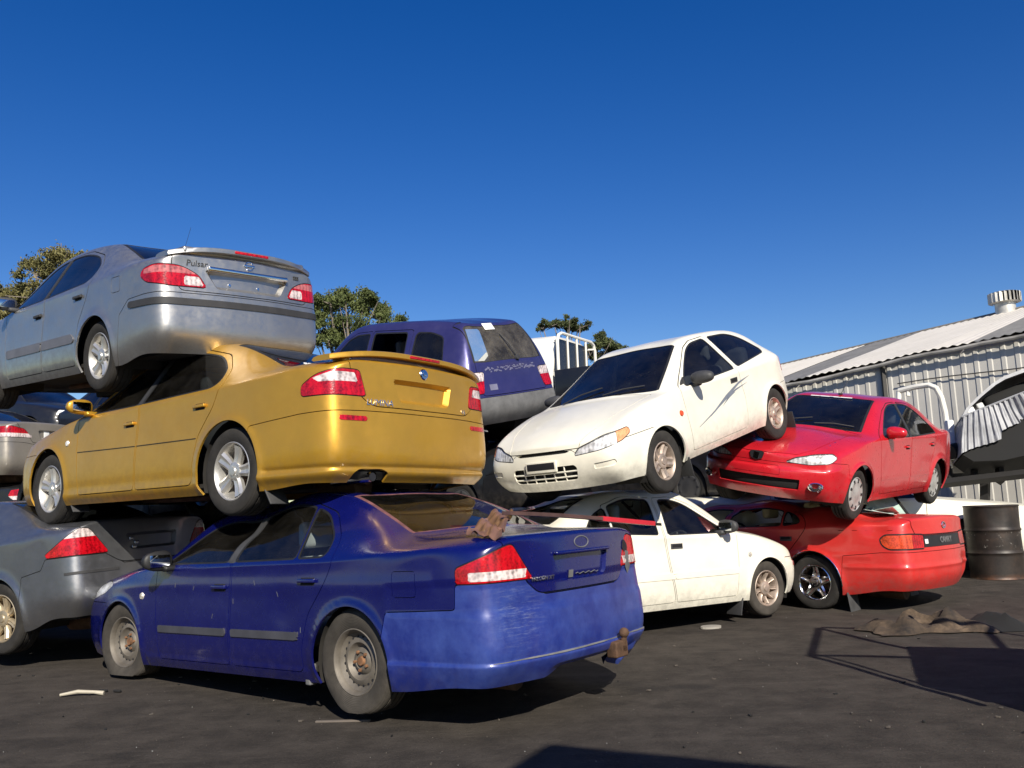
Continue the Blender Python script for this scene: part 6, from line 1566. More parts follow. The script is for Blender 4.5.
shed_root, shed_W, shed_D, shed_tp, shed_L0 = build_shed()
def build_vent():
    # where the ridge meets the sight line of the ventilator
    best = min((abs((lambda q: q)(proj_x(shed_W(s_ * .05, shed_D, 4.1 + shed_D * shed_tp) + shed_root.location)) - 1006), s_ * .05) for s_ in range(0, 300))
    p = shed_W(best[1], shed_D, 4.08 + shed_D * shed_tp) + shed_root.location
    p = p - Vector((0, 0, .05)); t = thing('roof_ventilator', 'round galvanised wind ventilator on the ridge of the shed roof', 'roof vent', p)
    g = simple('galvanised', (.50, .48, .44), .45, .5, var=.25, vscale=5); dk = M_['gap']
    b = MB(); b.lathe([(.26, -.25), (.26, .30), (.30, .31)], 28, 0, None, True, 'z'); b.build('collar', g, t)
    b = MB(); n = 22
    b.lathe([(.0, .66), (.30, .63), (.40, .60)], 28, 0, None, True, 'z'); b.lathe([(.40, .31), (.30, .29)], 28, 0, None, True, 'z'); b.lathe([(.33, .32), (.33, .60)], 28, 1, None, True, 'z')
    for k in range(n):
        M = Matrix.Rotation(2 * math.pi * k / n, 4, 'Z') @ Matrix.Translation((.385, 0, .455)) @ Matrix.Rotation(.6, 4, 'Z'); b.box((0, 0, 0), (.012, .085, .29), 0, M)
    b.build('turbine', [g, dk], t); t.scale = (.86, .86, .8)
def proj_x(p):
    q = Vector(p) - Vector((0, 0, CAM_H)); return 512 + CAM_F * q.dot(c_right) / q.dot(c_fwd)
build_vent()

# ------------------------------------------------------------------ trees
def leafmat(name, c1, c2):
    m, nt, b = newmat(name); oi = nt.nodes.new('ShaderNodeTexCoord'); n = noise(nt, 1.1, 4, .6, oi.outputs['Object']); n2 = noise(nt, 9, 2, .5, oi.outputs['Object'])
    f = mth(nt, 'ADD', mth(nt, 'MULTIPLY', n.outputs[0], .7), mth(nt, 'MULTIPLY', n2.outputs[0], .3))
    nt.links.new(ramp(nt, f, [(.38, c1), (.62, c2)]).outputs[0], b.inputs['Base Color']); b.inputs['Roughness'].default_value = .7
    b.inputs['Specular IOR Level'].default_value = .3
    return m
BARK = simple('bark', (.20, .17, .14), .9, var=.4, vscale=3, bmp=.4, bscale=20)
def tree(label, base, h, clumps, leaf, mat, seed, nleaf=260):
    """trunk with limbs to every clump; each clump is many small leaves in loose sprays"""
    rg = random.Random(seed); t = thing('tree', label, 'tree', base, group=None)
    b = MB(); fork = h * .45
    b.tube([(0, 0, -.2), (.1, 0, fork * .5), (.0, .1, fork)], [h * .022, h * .018, h * .014], 10)
    for cx, cy, cz, r in clumps:
        mid = (cx * .45 + rg.uniform(-.3, .3), cy * .45, fork + (cz - fork) * .5)
        b.tube([(0, .1, fork * .9), mid, (cx, cy, cz)], [h * .009, h * .006, h * .002], 6)
        for q in range(5):
            e = (cx + rg.gauss(0, r * .55), cy + rg.gauss(0, r * .55), cz + rg.gauss(0, r * .4)); b.tube([mid if q == 0 else (cx, cy, cz - r * .3), e], [h * .003, h * .001], 5)
    b.build('trunk', BARK, t)
    b = MB()
    for cx, cy, cz, r in clumps:
        subs = []
        for q in range(max(9, int(r * 11))):
            a = rg.uniform(0, 2 * math.pi); v = rg.uniform(-.55, 1); k = math.sqrt(max(0, 1 - v * v)); rr = r * rg.uniform(.55, 1.05)
            subs.append((cx + math.cos(a) * k * rr, cy + math.sin(a) * k * rr, cz + v * rr * .75, r * rg.uniform(.20, .42)))
        for sx, sy, sz, s_r in subs:
            for q in range(int(nleaf * s_r)):
                x, y, z = (rg.gauss(0, s_r * .55) for _ in range(3))
                l = leaf * rg.uniform(.6, 1.5); wd = l * .42
                M = Matrix.Translation((sx + x, sy + y, sz + z * .8)) @ Euler((rg.uniform(-1.2, 1.2), rg.uniform(-1.2, 1.2), rg.uniform(0, 6.3))).to_matrix().to_4x4()
                b.add([(-l / 2, 0, 0), (0, -wd / 2, .12 * l), (l / 2, 0, -.1 * l), (0, wd / 2, .12 * l)], [(0, 1, 2, 3)], 0, False, M)
    v = b.v
    me = bpy.data.meshes.new('foliage'); me.from_pydata(b.v, [], b.f); me.materials.append(mat); me.update()
    o = bpy.data.objects.new('foliage', me); COL.objects.link(o); o.parent = t
    return t
def rel(px, py, d, base): p = bp(px, py, d); return (p.x - base[0], p.y - base[1], p.z)
def px_tree(label, d, bx, spots, leaf, mat, seed, nleaf):
    p = bp(bx, 500, d); base = (p.x, p.y, 0); rg = random.Random(seed + 50)
    cl = []
    for px, py, r in spots:
        q = bp(px, py, d + rg.uniform(-1.5, 1.5)); cl.append((q.x - base[0], q.y - base[1], q.z, r * d / CAM_F))
    return tree(label, base, max(c[2] + c[3] for c in cl), cl, leaf, mat, seed, nleaf)
G1 = leafmat('gum_leaves_olive', (.075, .078, .026), (.22, .195, .075)); G2 = leafmat('gum_leaves_green', (.040, .060, .018), (.145, .170, .055)); G3 = leafmat('gum_leaves_dark', (.030, .042, .017), (.095, .112, .042))
px_tree('olive gum tree rising behind the silver sedan at the top of the left stack', 30, 40, [(62, 262, 24), (35, 272, 20), (88, 268, 16), (15, 298, 22), (48, 292, 24), (78, 290, 22), (-15, 300, 24), (8, 330, 26), (40, 325, 26), (100, 285, 14)], .115, G1, 1, 1050)
px_tree('dense green gum tree between the silver sedan and the purple wagon', 40, 345, [(348, 308, 24), (330, 300, 14), (372, 312, 20), (392, 322, 15), (322, 316, 14), (352, 332, 24), (382, 336, 18), (328, 340, 12), (405, 345, 14), (365, 300, 13), (318, 330, 12), (340, 345, 16), (362, 350, 18), (385, 352, 16), (335, 362, 14), (402, 335, 9), (345, 296, 8)], .14, G2, 2, 950)
px_tree('dark gum tree with flat topped clumps beyond the white utility', 60, 575, [(543, 327, 8), (554, 324, 8), (568, 323, 9), (580, 326, 9), (572, 329, 6), (600, 341, 11), (610, 345, 12), (602, 352, 12), (620, 351, 9), (590, 352, 12), (575, 358, 12), (612, 358, 12), (628, 356, 7)], .17, G3, 3, 850)
POSE = {'blue': (-1.5704, 7.0546, -0.0127, 2.4683, -0.0274, -0.0033), 'gold': (-2.6527, 7.8703, 1.2521, 2.4939, -0.006, 0.0091), 'silver': (-3.9522, 8.7281, 2.4579, 2.4304, 0.0423, -0.0487),
        'hatch': (1.6482, 9.4834, 1.6387, 3.9706, -0.2414, 0.0212), 'wsedan': (1.1673, 9.4093, 0.0392, 0.6071, -0.0087, -0.0032), 'redtop': (4.0044, 11.099, 1.2026, 3.9588, -0.0465, -0.1888),
        'redbot': (3.1164, 11.6504, -0.006, 2.3058, 0.0067, 0.0058), 'grey': (-5.467, 9.2874, 0.0383, 2.6915, -0.0776, -0.0275), 'suv': (-1.5794, 12.457, 2.2508, 2.4231, 0.1318, -0.1769),
        'beige': (-9.7039, 14.5832, 1.8093, 2.8387, -0.001, -0.0059), 'wright': (5.1182, 13.1792, 0.1689, 0.0758, 0.0454, -0.0298)}
LABEL = dict(
    blue='dark blue sedan on flat tyres at the bottom front of the left stack',
    gold='gold sedan with a boot spoiler resting on top of the blue sedan',
    silver='silver sedan with a boot spoiler at the very top of the left stack',
    hatch='white three door hatchback tilted nose down on the roof of a white sedan',
    wsedan='white sedan on the ground crushed under the white hatchback',
    redtop='bright red sedan with black grille strip lying on top of another red sedan',
    redbot='faded red sedan on the ground with buckled boot lid and chrome star wheel',
    grey='dark grey sedan on the ground under the nose of the gold sedan',
    suv='purple off road wagon with grey rear bumper high behind the gold sedan',
    beige='beige sedan seen tail first in the dark gap under the silver sedan',
    wright='cream white sedan parked behind the black oil drum')
def put(o, p): o.location = p[:3]; o.rotation_euler = (p[5], -p[4], p[3])
def make(fn, key, extra=None):
    sp = fn(); sp['label'] = LABEL[key]
    root, made = build_car(sp)
    if extra: extra(sp, root, made)
    put(root, POSE[key]); return root, made, sp
CARS = {}
for key, fn, ex in (('blue', spec_blue, globals().get('spec_blue_extra')), ('gold', spec_gold, spec_gold_extra), ('silver', spec_silver, spec_silver_extra), ('hatch', spec_hatch, spec_hatch_extra),
                    ('wsedan', spec_wsedan, spec_wsedan_extra), ('redtop', spec_redtop, spec_redtop_extra), ('redbot', spec_redbot, spec_redbot_extra), ('grey', spec_grey, spec_grey_extra),
                    ('beige', spec_beige, spec_beige_extra), ('suv', spec_suv, spec_suv_extra)):
    CARS[key] = make(fn, key, ex)
def wright():
    sp = spec_beige(2.75); sp['paint'] = paint('paint_cream', (.74, .71, .60), 0., .38, .10, (.42, .38, .30), .6); sp['label'] = LABEL['wright']; sp['wmats'] = (M_['tyre'], [M_['steelwheel'], M_['black'], M_['rusthub']], M_['disc']); sp['rim'] = 'steel'
    root, made = build_car(sp)
    for sd in (1, -1):
        b = MB(); b.box((0, 0, 0), (.06, .03, .012), 0, frame_from(*surf_at(sp, 'side', .90, .70, sd), off=.004), .004); b.build('indicator', M_['amber'], made['body'])
    root.scale = (1.1, 1.1, 1.1); yaw = .03; l = Matrix.Rotation(yaw, 4, 'Z') @ (Vector((1.35, -.80, .32)) * 1.1); p = bp(968, 545, 12.6) - l; root.location = p; root.rotation_euler = (0, 0, yaw); return root, made, sp
CARS['suv'][0].scale = (1.06, 1.06, 1.06)
CARS['wright'] = wright()
# ------------------------------------------------------------------ the rest of the stack and the yard
def copy_tree(o, parent=None):
    c = o.copy(); COL.objects.link(c); c.parent = parent
    for ch in list(o.children): copy_tree(ch, c)
    return c
def dark_car():  # invented filler car, painted near black to keep the stack gaps dark
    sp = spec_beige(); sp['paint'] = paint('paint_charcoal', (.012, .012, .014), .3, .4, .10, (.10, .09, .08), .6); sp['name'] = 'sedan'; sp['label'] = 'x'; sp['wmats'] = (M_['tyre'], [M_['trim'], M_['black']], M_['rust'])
    root, made = build_car(sp); return root
BUR = [((-1.2, 13.0, 0., 2.45), 'added charcoal sedan on the ground, buried two below the purple wagon'), ((-1.3, 12.9, 1.0, 2.50), 'added charcoal sedan squeezed directly under the purple wagon'),
       ((-9.4, 14.9, 0., 2.8), 'added charcoal sedan on the ground, buried two below the beige sedan'), ((-9.6, 14.8, .85, 2.86), 'added charcoal sedan squeezed directly under the beige sedan'),
       ((-6.6, 15.0, 2.2, 2.6), 'added charcoal sedan high behind the windscreen of the gold sedan'), ((-5.2, 12.6, 0., 2.5), 'added charcoal sedan on the ground in the dark behind the gold sedan'), ((-5.4, 12.5, 1.15, 2.52), 'added charcoal sedan filling the dark gap behind the nose of the gold sedan'),
       ((-9.2, 16.2, 2.45, -.45), 'added charcoal sedan filling the high dark gap beyond the silver sedan'), ((2.2, 14.6, 0., 2.4), 'added charcoal sedan on the ground behind the white hatchback'), ((2.3, 14.5, 1.15, 2.3), 'added charcoal sedan stacked behind the white hatchback, under the white utility'),
       ((4.6, 15.0, 0., 2.2), 'added charcoal sedan on the ground in the gap behind the two red sedans'), ((4.4, 15.2, 1.1, 2.25), 'added charcoal sedan stacked in the gap behind the two red sedans'),
       ((-7.6, 16.2, 1.1, 2.6), 'added charcoal sedan second up in the dark behind the grey sedan'), ((-7.8, 16.3, 0., 2.65), 'added charcoal sedan lowest in the dark behind the grey sedan')]
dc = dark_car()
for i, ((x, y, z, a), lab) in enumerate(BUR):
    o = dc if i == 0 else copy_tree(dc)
    o.location = (x, y, z); o.rotation_euler = (0, 0, a); o['label'] = lab; o['group'] = 'added charcoal sedans filling the dark gaps in the stacks'

def scuffed_white(): return paint('paint_ute', (.74, .72, .65), 0., .4, .10, (.42, .38, .30), .5)
def build_ute():
    """white extra-cab utility seen from behind: cab, rear-window guard, dark tub"""
    pm = scuffed_white(); t = thing('utility_truck', 'white utility with tubular rear window guard and dark tub behind the hatchback', 'utility truck')
    hwc = .76
    def ring(x, z0, pts): return [(x, y, z) for y, z in pts]
    secs = [(-.80, .98, .735, 1.62, .52), (-.74, .96, .745, 1.665, .56), (-.2, .96, .75, 1.69, .575), (.35, .96, .75, 1.68, .575), (.72, .96, .75, 1.58, .56), (1.28, .96, .74, 1.06, .70), (2.2, .90, .72, .98, .66), (2.35, .80, .70, .86, .62)]
    vs = []; fs = []
    for x, zb, yb, zt, yt in secs:
        half_ = [(yb * .97, .50), (yb, .70), (yb, zb), (yb * .4 + yt * .6, zb * .35 + zt * .65), (yt + .04, zt - .06), (yt - .06, zt - .005), (0, zt + .015)]
        full = half_ + [(-y, z) for y, z in half_[-2::-1]]
        for y, z in full: vs.append((x, y, z))
    m = 13
    for i in range(len(secs) - 1):
        for k in range(m - 1): fs.append((i * m + k, i * m + k + 1, (i + 1) * m + k + 1, (i + 1) * m + k))
    b = MB(); b.add(vs, fs, 0, True); b.add(vs[:m], [tuple(range(m))], 0); b.add(vs[-m:], [tuple(range(m))[::-1]], 0)
    body = b.build('cab', pm, t, 40)
    g = M_['glassdark']; opq = simple('dark_cabin', (.012, .013, .016), .25, coat=.5)
    b = MB(); b.prism([(-.70, .98), (.70, .98), (.57, 1.60), (-.57, 1.60)], 0, .012, 0, Matrix(((0, 0, -1, -.802), (1, 0, 0, 0), (0, 1, 0, 0), (0, 0, 0, 1)))); b.build('rear_window', opq, t)
    for sd in (1, -1):
        b = MB()
        for poly in ([(.98, 1.02), (.60, 1.48), (.02, 1.52), (.02, 1.02)], [(-.10, 1.03), (-.10, 1.52), (-.34, 1.52), (-.42, 1.03)]):
            P2 = []
            for x, z in poly:
                f = (z - .96) / .70; y = .752 - (.752 - .60) * max(0, f) ** 1.0 * .98; P2.append((x, sd * (y + .004), z))
            b.add(P2, [(0, 1, 2, 3)])
        b.build('window', opq, t)
    dk = paint('paint_tub', (.010, .010, .012), .1, .4, .12, (.10, .09, .08), .5)
    b = MB()
    for sd in (1, -1): b.box((-1.75, sd * .80, .72), (1.75, .05, .52), 0, None, .015)
    b.box((-2.60, 0, .72), (.05, 1.62, .50), 0, None, .015); b.box((-.90, 0, .74), (.04, 1.56, .44), 0, None, .01); b.box((-1.75, 0, .52), (1.7, 1.56, .04), 0)
    b.build('tub', dk, t)
    b = MB()
    def loop(x, w, z0, z1, r=.022):
        pts = [(x, -w, z0), (x, -w, z1 - .16), (x, -w + .05, z1 - .05), (x, -w + .16, z1), (x, w - .16, z1), (x, w - .05, z1 - .05), (x, w, z1 - .16), (x, w, z0)]; b.tube(pts, r, 8)
    loop(-.92, .74, .95, 1.68, .03)
    for y in (-.36, 0., .36): b.tube([(-.92, y, .95), (-.92, y, 1.67)], .02, 8)
    for sd in (1, -1): b.tube([(-.92, sd * .70, 1.55), (-.80, sd * .62, 1.55)], .018, 6)
    b.build('window_guard', pm, t)
    for sx in (1.45, -1.65):
        for sd in (1, -1): wheel(t, 'steel', .34, .20, .2, (sx, sd * .68, .34), sd, (M_['tyre'], [M_['steelwheel'], M_['black'], M_['rusthub']], M_['disc']))
    b = MB(); b.box((.8, 0, .48), (3.1, 1.2, .08), 0); b.box((-1.5, 0, .42), (2.2, .8, .08), 0); b.build('underbody', M_['under'], t)
    p = bp(556, 333, 15.4); yaw = rad(148); l = Matrix.Rotation(yaw, 4, 'Z') @ Vector((-.80, .56, 1.70)); t.location = p - l; t.rotation_euler = (0, 0, yaw)
build_ute()

def build_cab():
    """crushed silver van shell lying tilted on top of the cream car"""
    t = thing('van_shell', 'crushed silver van shell with ribbed panel and empty window tilted by the shed', 'wrecked van')
    o = bp(961, 454, 12.9); X = (bp(1033, 426, 12.7) - o).normalized(); v = bp(955, 400, 13.05) - o; Y = X.cross(v).normalized(); Z = Y.cross(X)
    if Z.z < 0: Z = -Z
    Yin = Z.cross(X)                                            # into the shell, away from the viewer
    if Yin.y < 0: Yin = -Yin
    M = Matrix((X, Yin, Z)).transposed().to_4x4(); M.translation = o; t.matrix_world = M
    sil = simple('dented_silver', (.26, .265, .28), .55, .1, var=.2, vscale=6, bmp=.35, bscale=9); dark = M_['gap']
    rg = random.Random(9); W_ = 2.15; vs = []; fs = []; xs = []; x = 0.0
    while x < W_: xs.append(x); x += .0125
    rows = 7; bot = lambda x: 0.0 + (.05 * math.sin(x * 9) * .3) + (.10 if x > .60 else 0) * min(1, (x - .6) / .03 if x > .6 else 0) + (.05 if .95 < x < 1.05 else 0)
    def left(z): return .29 * (z / .50)
    for x in xs:
        for k in range(rows):
            f = k / (rows - 1); z = bot(x) + (.50 - bot(x)) * f
            rib = .034 * max(0, min(1, 3.0 * math.sin(2 * math.pi * (x + .004 * math.sin(z * 9)) / .105) + .5)); dn = .05 * math.exp(-((x - 1.02) / .13) ** 2 - ((z - .28) / .16) ** 2) + .02 * math.sin(x * 7 + z * 5)
            xx = left(z) + x * (W_ - 2 * left(z)) / W_; vs.append((xx, -rib + dn, z))
    for i in range(len(xs) - 1):
        for k in range(rows - 1): fs.append((i * rows + k, (i + 1) * rows + k, (i + 1) * rows + k + 1, i * rows + k + 1))
    b = MB(); b.add(vs, fs, 0, True); b.build('ribbed_panel', sil, t, 60)
    b = MB()                                                   # window frame and roof edge
    out = [(.27, .50), (.40, .60), (.62, .70), (.90, .80), (1.10, .84), (1.5, .83), (1.75, .72), (1.87, .50)]
    inn = [(.36, .515), (.48, .60), (.68, .68), (.94, .765), (1.10, .79), (1.46, .78), (1.66, .69), (1.76, .515)]
    for i in range(len(out) - 1):
        a, c, d, e = out[i], out[i + 1], inn[i + 1], inn[i]; b.add([(a[0], 0, a[1]), (c[0], 0, c[1]), (d[0], .0, d[1]), (e[0], .0, e[1])], [(0, 1, 2, 3)]); b.add([(e[0], 0, e[1]), (d[0], 0, d[1]), (d[0], .06, d[1]), (e[0], .06, e[1])], [(0, 1, 2, 3)])
        b.add([(a[0], 0, a[1]), (c[0], 0, c[1]), (c[0], 1.5, c[1] - .02), (a[0], 1.5, a[1] - .02)], [(0, 1, 2, 3)])
    b.add([(0.01, .0, 0), (.28, .0, .50), (.28, 1.5, .48), (.01, 1.5, 0)], [(0, 1, 2, 3)]); b.tube([(.27, -.01, .505), (1.88, -.01, .505)], .016, 6)
    b.build('shell', sil, t, 30)
    b = MB(); b.prism([(.03, -.01), (.12, -.16), (.5, -.30), (1.3, -.42), (2.05, -.42), (2.1, .05), (1.05, .17), (.62, .15), (.60, .05)], .05, 1.45, 0, Matrix(((1, 0, 0, 0), (0, 0, 1, 0), (0, 1, 0, 0), (0, 0, 0, 1)))); b.add([(.3, 1.4, -.1), (1.9, 1.4, -.1), (1.9, 1.4, .8), (.3, 1.4, .6)], [(0, 1, 2, 3)]); b.box((1.2, .5, .50), (.9, .5, .45), 0, None, .1); b.build('gutted_cabin', dark, t)
    b = MB(); b.box((.47, .12, .565), (.12, .05, .10), 0, None, .02); b.box((.62, .10, .575), (.10, .05, .09), 1, None, .02); b.build('headrest', [M_['white'], M_['seat_grey']], t)
    return t
build_cab()
def build_frame():
    t = thing('chassis_frame', 'black steel chassis frame under the crushed silver van shell', 'chassis'); dk = simple('black_chassis', (.012, .011, .011), .7, .2)
    b = MB()
    def bar(p, q, r): b.tube([p, q], r, 4, 0, None, True, False)
    bar(bp(938, 484, 13.2), bp(1075, 468, 12.7), .07); bar(bp(950, 455, 14.2), bp(1075, 452, 13.8), .06); bar(bp(975, 482, 13.1), bp(972, 440, 14.1), .05); bar(bp(1000, 482, 13.0), bp(998, 436, 14.0), .06); bar(bp(949, 482, 13.2), bp(947, 446, 14.1), .04); bar(bp(985, 520, 13.3), bp(985, 475, 13.3), .08); bar(bp(1060, 520, 13.2), bp(1060, 468, 13.2), .08)
    b.build('rail', dk, t)
    b = MB(); p = bp(960, 466, 13.6); b.box(p, (.24, .03, .22), 0, None, .01); b.build('bracket_plate', simple('grey_plate', (.22, .21, .19), .7), t)
    b = MB(); b.tube([bp(950, 452, 13.3), bp(972, 447, 13.4)], .12, 14); b.build('spring_hanger', dk, t)
    return t
build_frame()
def build_hoop():
    t = thing('load_rack', 'white bent tube load rack standing behind the upper red sedan', 'load rack', (0, 0, 0)); pm = scuffed_white() if 'paint_ute' not in MATS else MATS['paint_ute']
    d = 13.6; b = MB(); P = [bp(899, 391, d + .5), bp(915, 387, d + .3), bp(929, 385, d + .1), bp(936, 388, d), bp(941, 397, d), bp(945, 412, d), bp(949, 440, d), bp(950, 468, d)]
    b.tube(P, .045, 10); b.build('rail', pm, t)
    b = MB(); b.tube([bp(899, 391, d + .5), bp(897, 470, d + .5)], .04, 10); b.tube([bp(908, 389, d + .4), bp(908, 396, d + .4)], .035, 8); b.build('post', pm, t)
    b = MB(); p = bp(951, 440, d - .1); b.box(p, (.10, .12, .62), 0, None, .02); b.build('bracket', M_['white'], t)
    return t
build_hoop()

def build_drum():
    p = bp(998, 577, z=.11); r, h = .335, .98; p.z = ground_h(p.x, p.y) - .02
    m, nt, b_ = newmat('drum_paint'); tc = nt.nodes.new('ShaderNodeTexCoord'); ob = tc.outputs['Object']; n = noise(nt, 3.5, 8, .7, ob); n2 = noise(nt, 11, 7, .75, ob); sx = nt.nodes.new('ShaderNodeSeparateXYZ'); nt.links.new(ob, sx.inputs[0])
    c = ramp(nt, n.outputs[0], [(.35, (.014, .012, .011)), (.6, (.035, .026, .021)), (.75, (.075, .045, .030))]).outputs[0]
    band = mth(nt, 'MULTIPLY', mth(nt, 'GREATER_THAN', sx.outputs[2], .40), mth(nt, 'LESS_THAN', sx.outputs[2], .64))
    c = mixc(nt, mth(nt, 'MULTIPLY', ramp(nt, n2.outputs[0], [(.60, 0.), (.66, .9)]).outputs[0], band), c, (.42, .40, .36))
    low = ramp(nt, sx.outputs[2], [(.0, .8), (.09, 0.)]).outputs[0]; c = mixc(nt, mth(nt, 'MULTIPLY', low, ramp(nt, n2.outputs[0], [(.4, .2), (.6, 1.)]).outputs[0]), c, (.14, .06, .028))
    nt.links.new(c, b_.inputs['Base Color']); b_.inputs['Roughness'].default_value = .48; b_.inputs['Metallic'].default_value = .2; bump(nt, b_, n2.outputs[0], .2, .01)
    prof = [(0, .02), (r - .02, .02), (r, 0), (r + .008, .01), (r, .025)]
    for k in range(1, 40):
        z = .025 + (h - .05) * k / 40; rr = r + .014 * math.exp(-((z - h * .36) / .014) ** 2) + .014 * math.exp(-((z - h * .665) / .014) ** 2); prof.append((rr, z))
    prof += [(r, h - .025), (r + .009, h - .012), (r, h), (r - .015, h - .004), (r - .02, h - .03), (0, h - .03)]
    b = MB(); b.lathe(prof, 56, 0, None, True, 'z'); o = b.build('oil_drum', m, None, 45)
    for v in o.data.vertices:                                   # dents
        a = math.atan2(v.co.y, v.co.x); k = .020 * math.exp(-((a + 1.9) / .3) ** 2 - ((v.co.z - .80) / .15) ** 2) + .012 * math.exp(-((a + 1.1) / .25) ** 2 - ((v.co.z - .2) / .12) ** 2) + .006 * math.sin(3 * a + 5 * v.co.z)
        q = math.hypot(v.co.x, v.co.y)
        if q > .2: v.co.x *= 1 - k / q; v.co.y *= 1 - k / q
    o.location = p; tag(o, 'dented black oil drum with flaking pale paint in front of the cream car', 'oil drum')
build_drum()

# ------------------------------------------------------------------ scraps
def scrap(name, lab, cat, mesh, mat, loc, rz=0.):
    o = mesh.build(name, mat); o.location = loc; o.rotation_euler = (0, 0, rz); return tag(o, lab, cat)
b = MB(); b.tube([(-.14, 0, .015), (-.02, .012, .03), (.10, .0, .022), (.17, -.01, .012)], [.010, .014, .012, .016], 8); p = bp(80, 696, z=0)
scrap('plastic_strip', 'pale bent plastic strip lying on the dirt near the blue sedan', 'scrap', b, simple('pale_scrap', (.42, .38, .30), .7), p, rad(8))
rs = random.Random(21); b = MB()
for k in range(6): b.box((rs.uniform(-.10, .10), rs.uniform(-.05, .05), .012), (rs.uniform(.03, .10), rs.uniform(.012, .03), .014), 0, Matrix.Rotation(rs.uniform(-.7, .7), 4, 'Z'), .004)
scrap('plastic_shards', 'little heap of broken black plastic shards beside the pale strip', 'scrap', b, M_['gap'], bp(108, 693, z=0))
b = MB(); b.prism(ell(0, 0, .11, .05, 14), .0, .02, 0, Matrix.Rotation(.12, 4, 'X')); scrap('trim_cap', 'flat grey trim cap lying on the dirt beside the white sedan', 'scrap', b, simple('trim_cap', (.30, .28, .25), .5), bp(711, 628, z=0), .2)
b = MB(); b.box((0, 0, .006), (.34, .03, .012), 0, None, .004); scrap('timber_lath', 'thin flat lath lying on the dirt under the tail of the blue sedan', 'scrap', b, simple('lath', (.12, .10, .085), .9), bp(343, 722, z=0), -.05)
def carpet():
    p = bp(928, 632, z=0); n, m = 40, 22; rg = random.Random(5); vs = []
    ph = [rg.uniform(0, 6) for _ in range(12)]
    for i in range(n + 1):
        for j in range(m + 1):
            u, v = i / n, j / m; x = (u - .5) * 1.05; y = (v - .3) * .62
            e = math.sin(math.pi * u) ** .6 * math.sin(math.pi * min(1, v * 1.05)) ** .6
            z = .12 * e * (.6 + .5 * u) + .05 * e * math.sin(11 * u + 5 * v + ph[0]) + .04 * e * math.sin(19 * u - 9 * v + ph[1]) + .022 * e * math.sin(37 * u + 21 * v + ph[2]) + .015 * math.sin(53 * v + 17 * u)* e
            vs.append((x + .04 * math.sin(7 * v + ph[3]) + .03 * math.sin(15 * v), y + .05 * math.sin(6 * u + ph[4]) + .03 * math.sin(17 * u), z + .012))
    fs = [(i * (m + 1) + j, i * (m + 1) + j + 1, (i + 1) * (m + 1) + j + 1, (i + 1) * (m + 1) + j) for i in range(n) for j in range(m)]
    b = MB(); b.add(vs, [f[::-1] for f in fs], 0, True)
    mt, nt, bb = newmat('old_carpet'); nn = noise(nt, 5, 6, .7); nt.links.new(ramp(nt, nn.outputs[0], [(.35, (.018, .014, .012)), (.55, (.065, .045, .030)), (.7, (.13, .09, .058))]).outputs[0], bb.inputs['Base Color']); bb.inputs['Roughness'].default_value = .95; n2 = noise(nt, 70, 3); bump(nt, bb, n2.outputs[0], .5, .01)
    o = b.build('floor_mat', mt); o.location = p; tag(o, 'crumpled brown piece of carpet heaped on the dirt before the lower red sedan', 'carpet')
    b = MB(); vs = []; rg = random.Random(8)
    for i in range(13):
        for j in range(9):
            u, v = i / 12, j / 8; e = math.sin(math.pi * u) ** .7 * math.sin(math.pi * v) ** .7; vs.append(((u - .5) * .62, (v - .5) * .55, (.10 + .05 * math.sin(9 * u + 4 * v)) * e + rg.uniform(-.02, .02) * e + .004))
    b.add(vs, [(i * 9 + j, (i + 1) * 9 + j, (i + 1) * 9 + j + 1, i * 9 + j + 1) for i in range(12) for j in range(8)], 0, True); o = b.build('shadow_heap', M_['gap']); o.location = bp(992, 628, z=0); tag(o, 'black heap standing in for the shadow beside the crumpled brown carpet', 'shadow heap')  # black heap put in for the shadow right of the carpet
carpet()
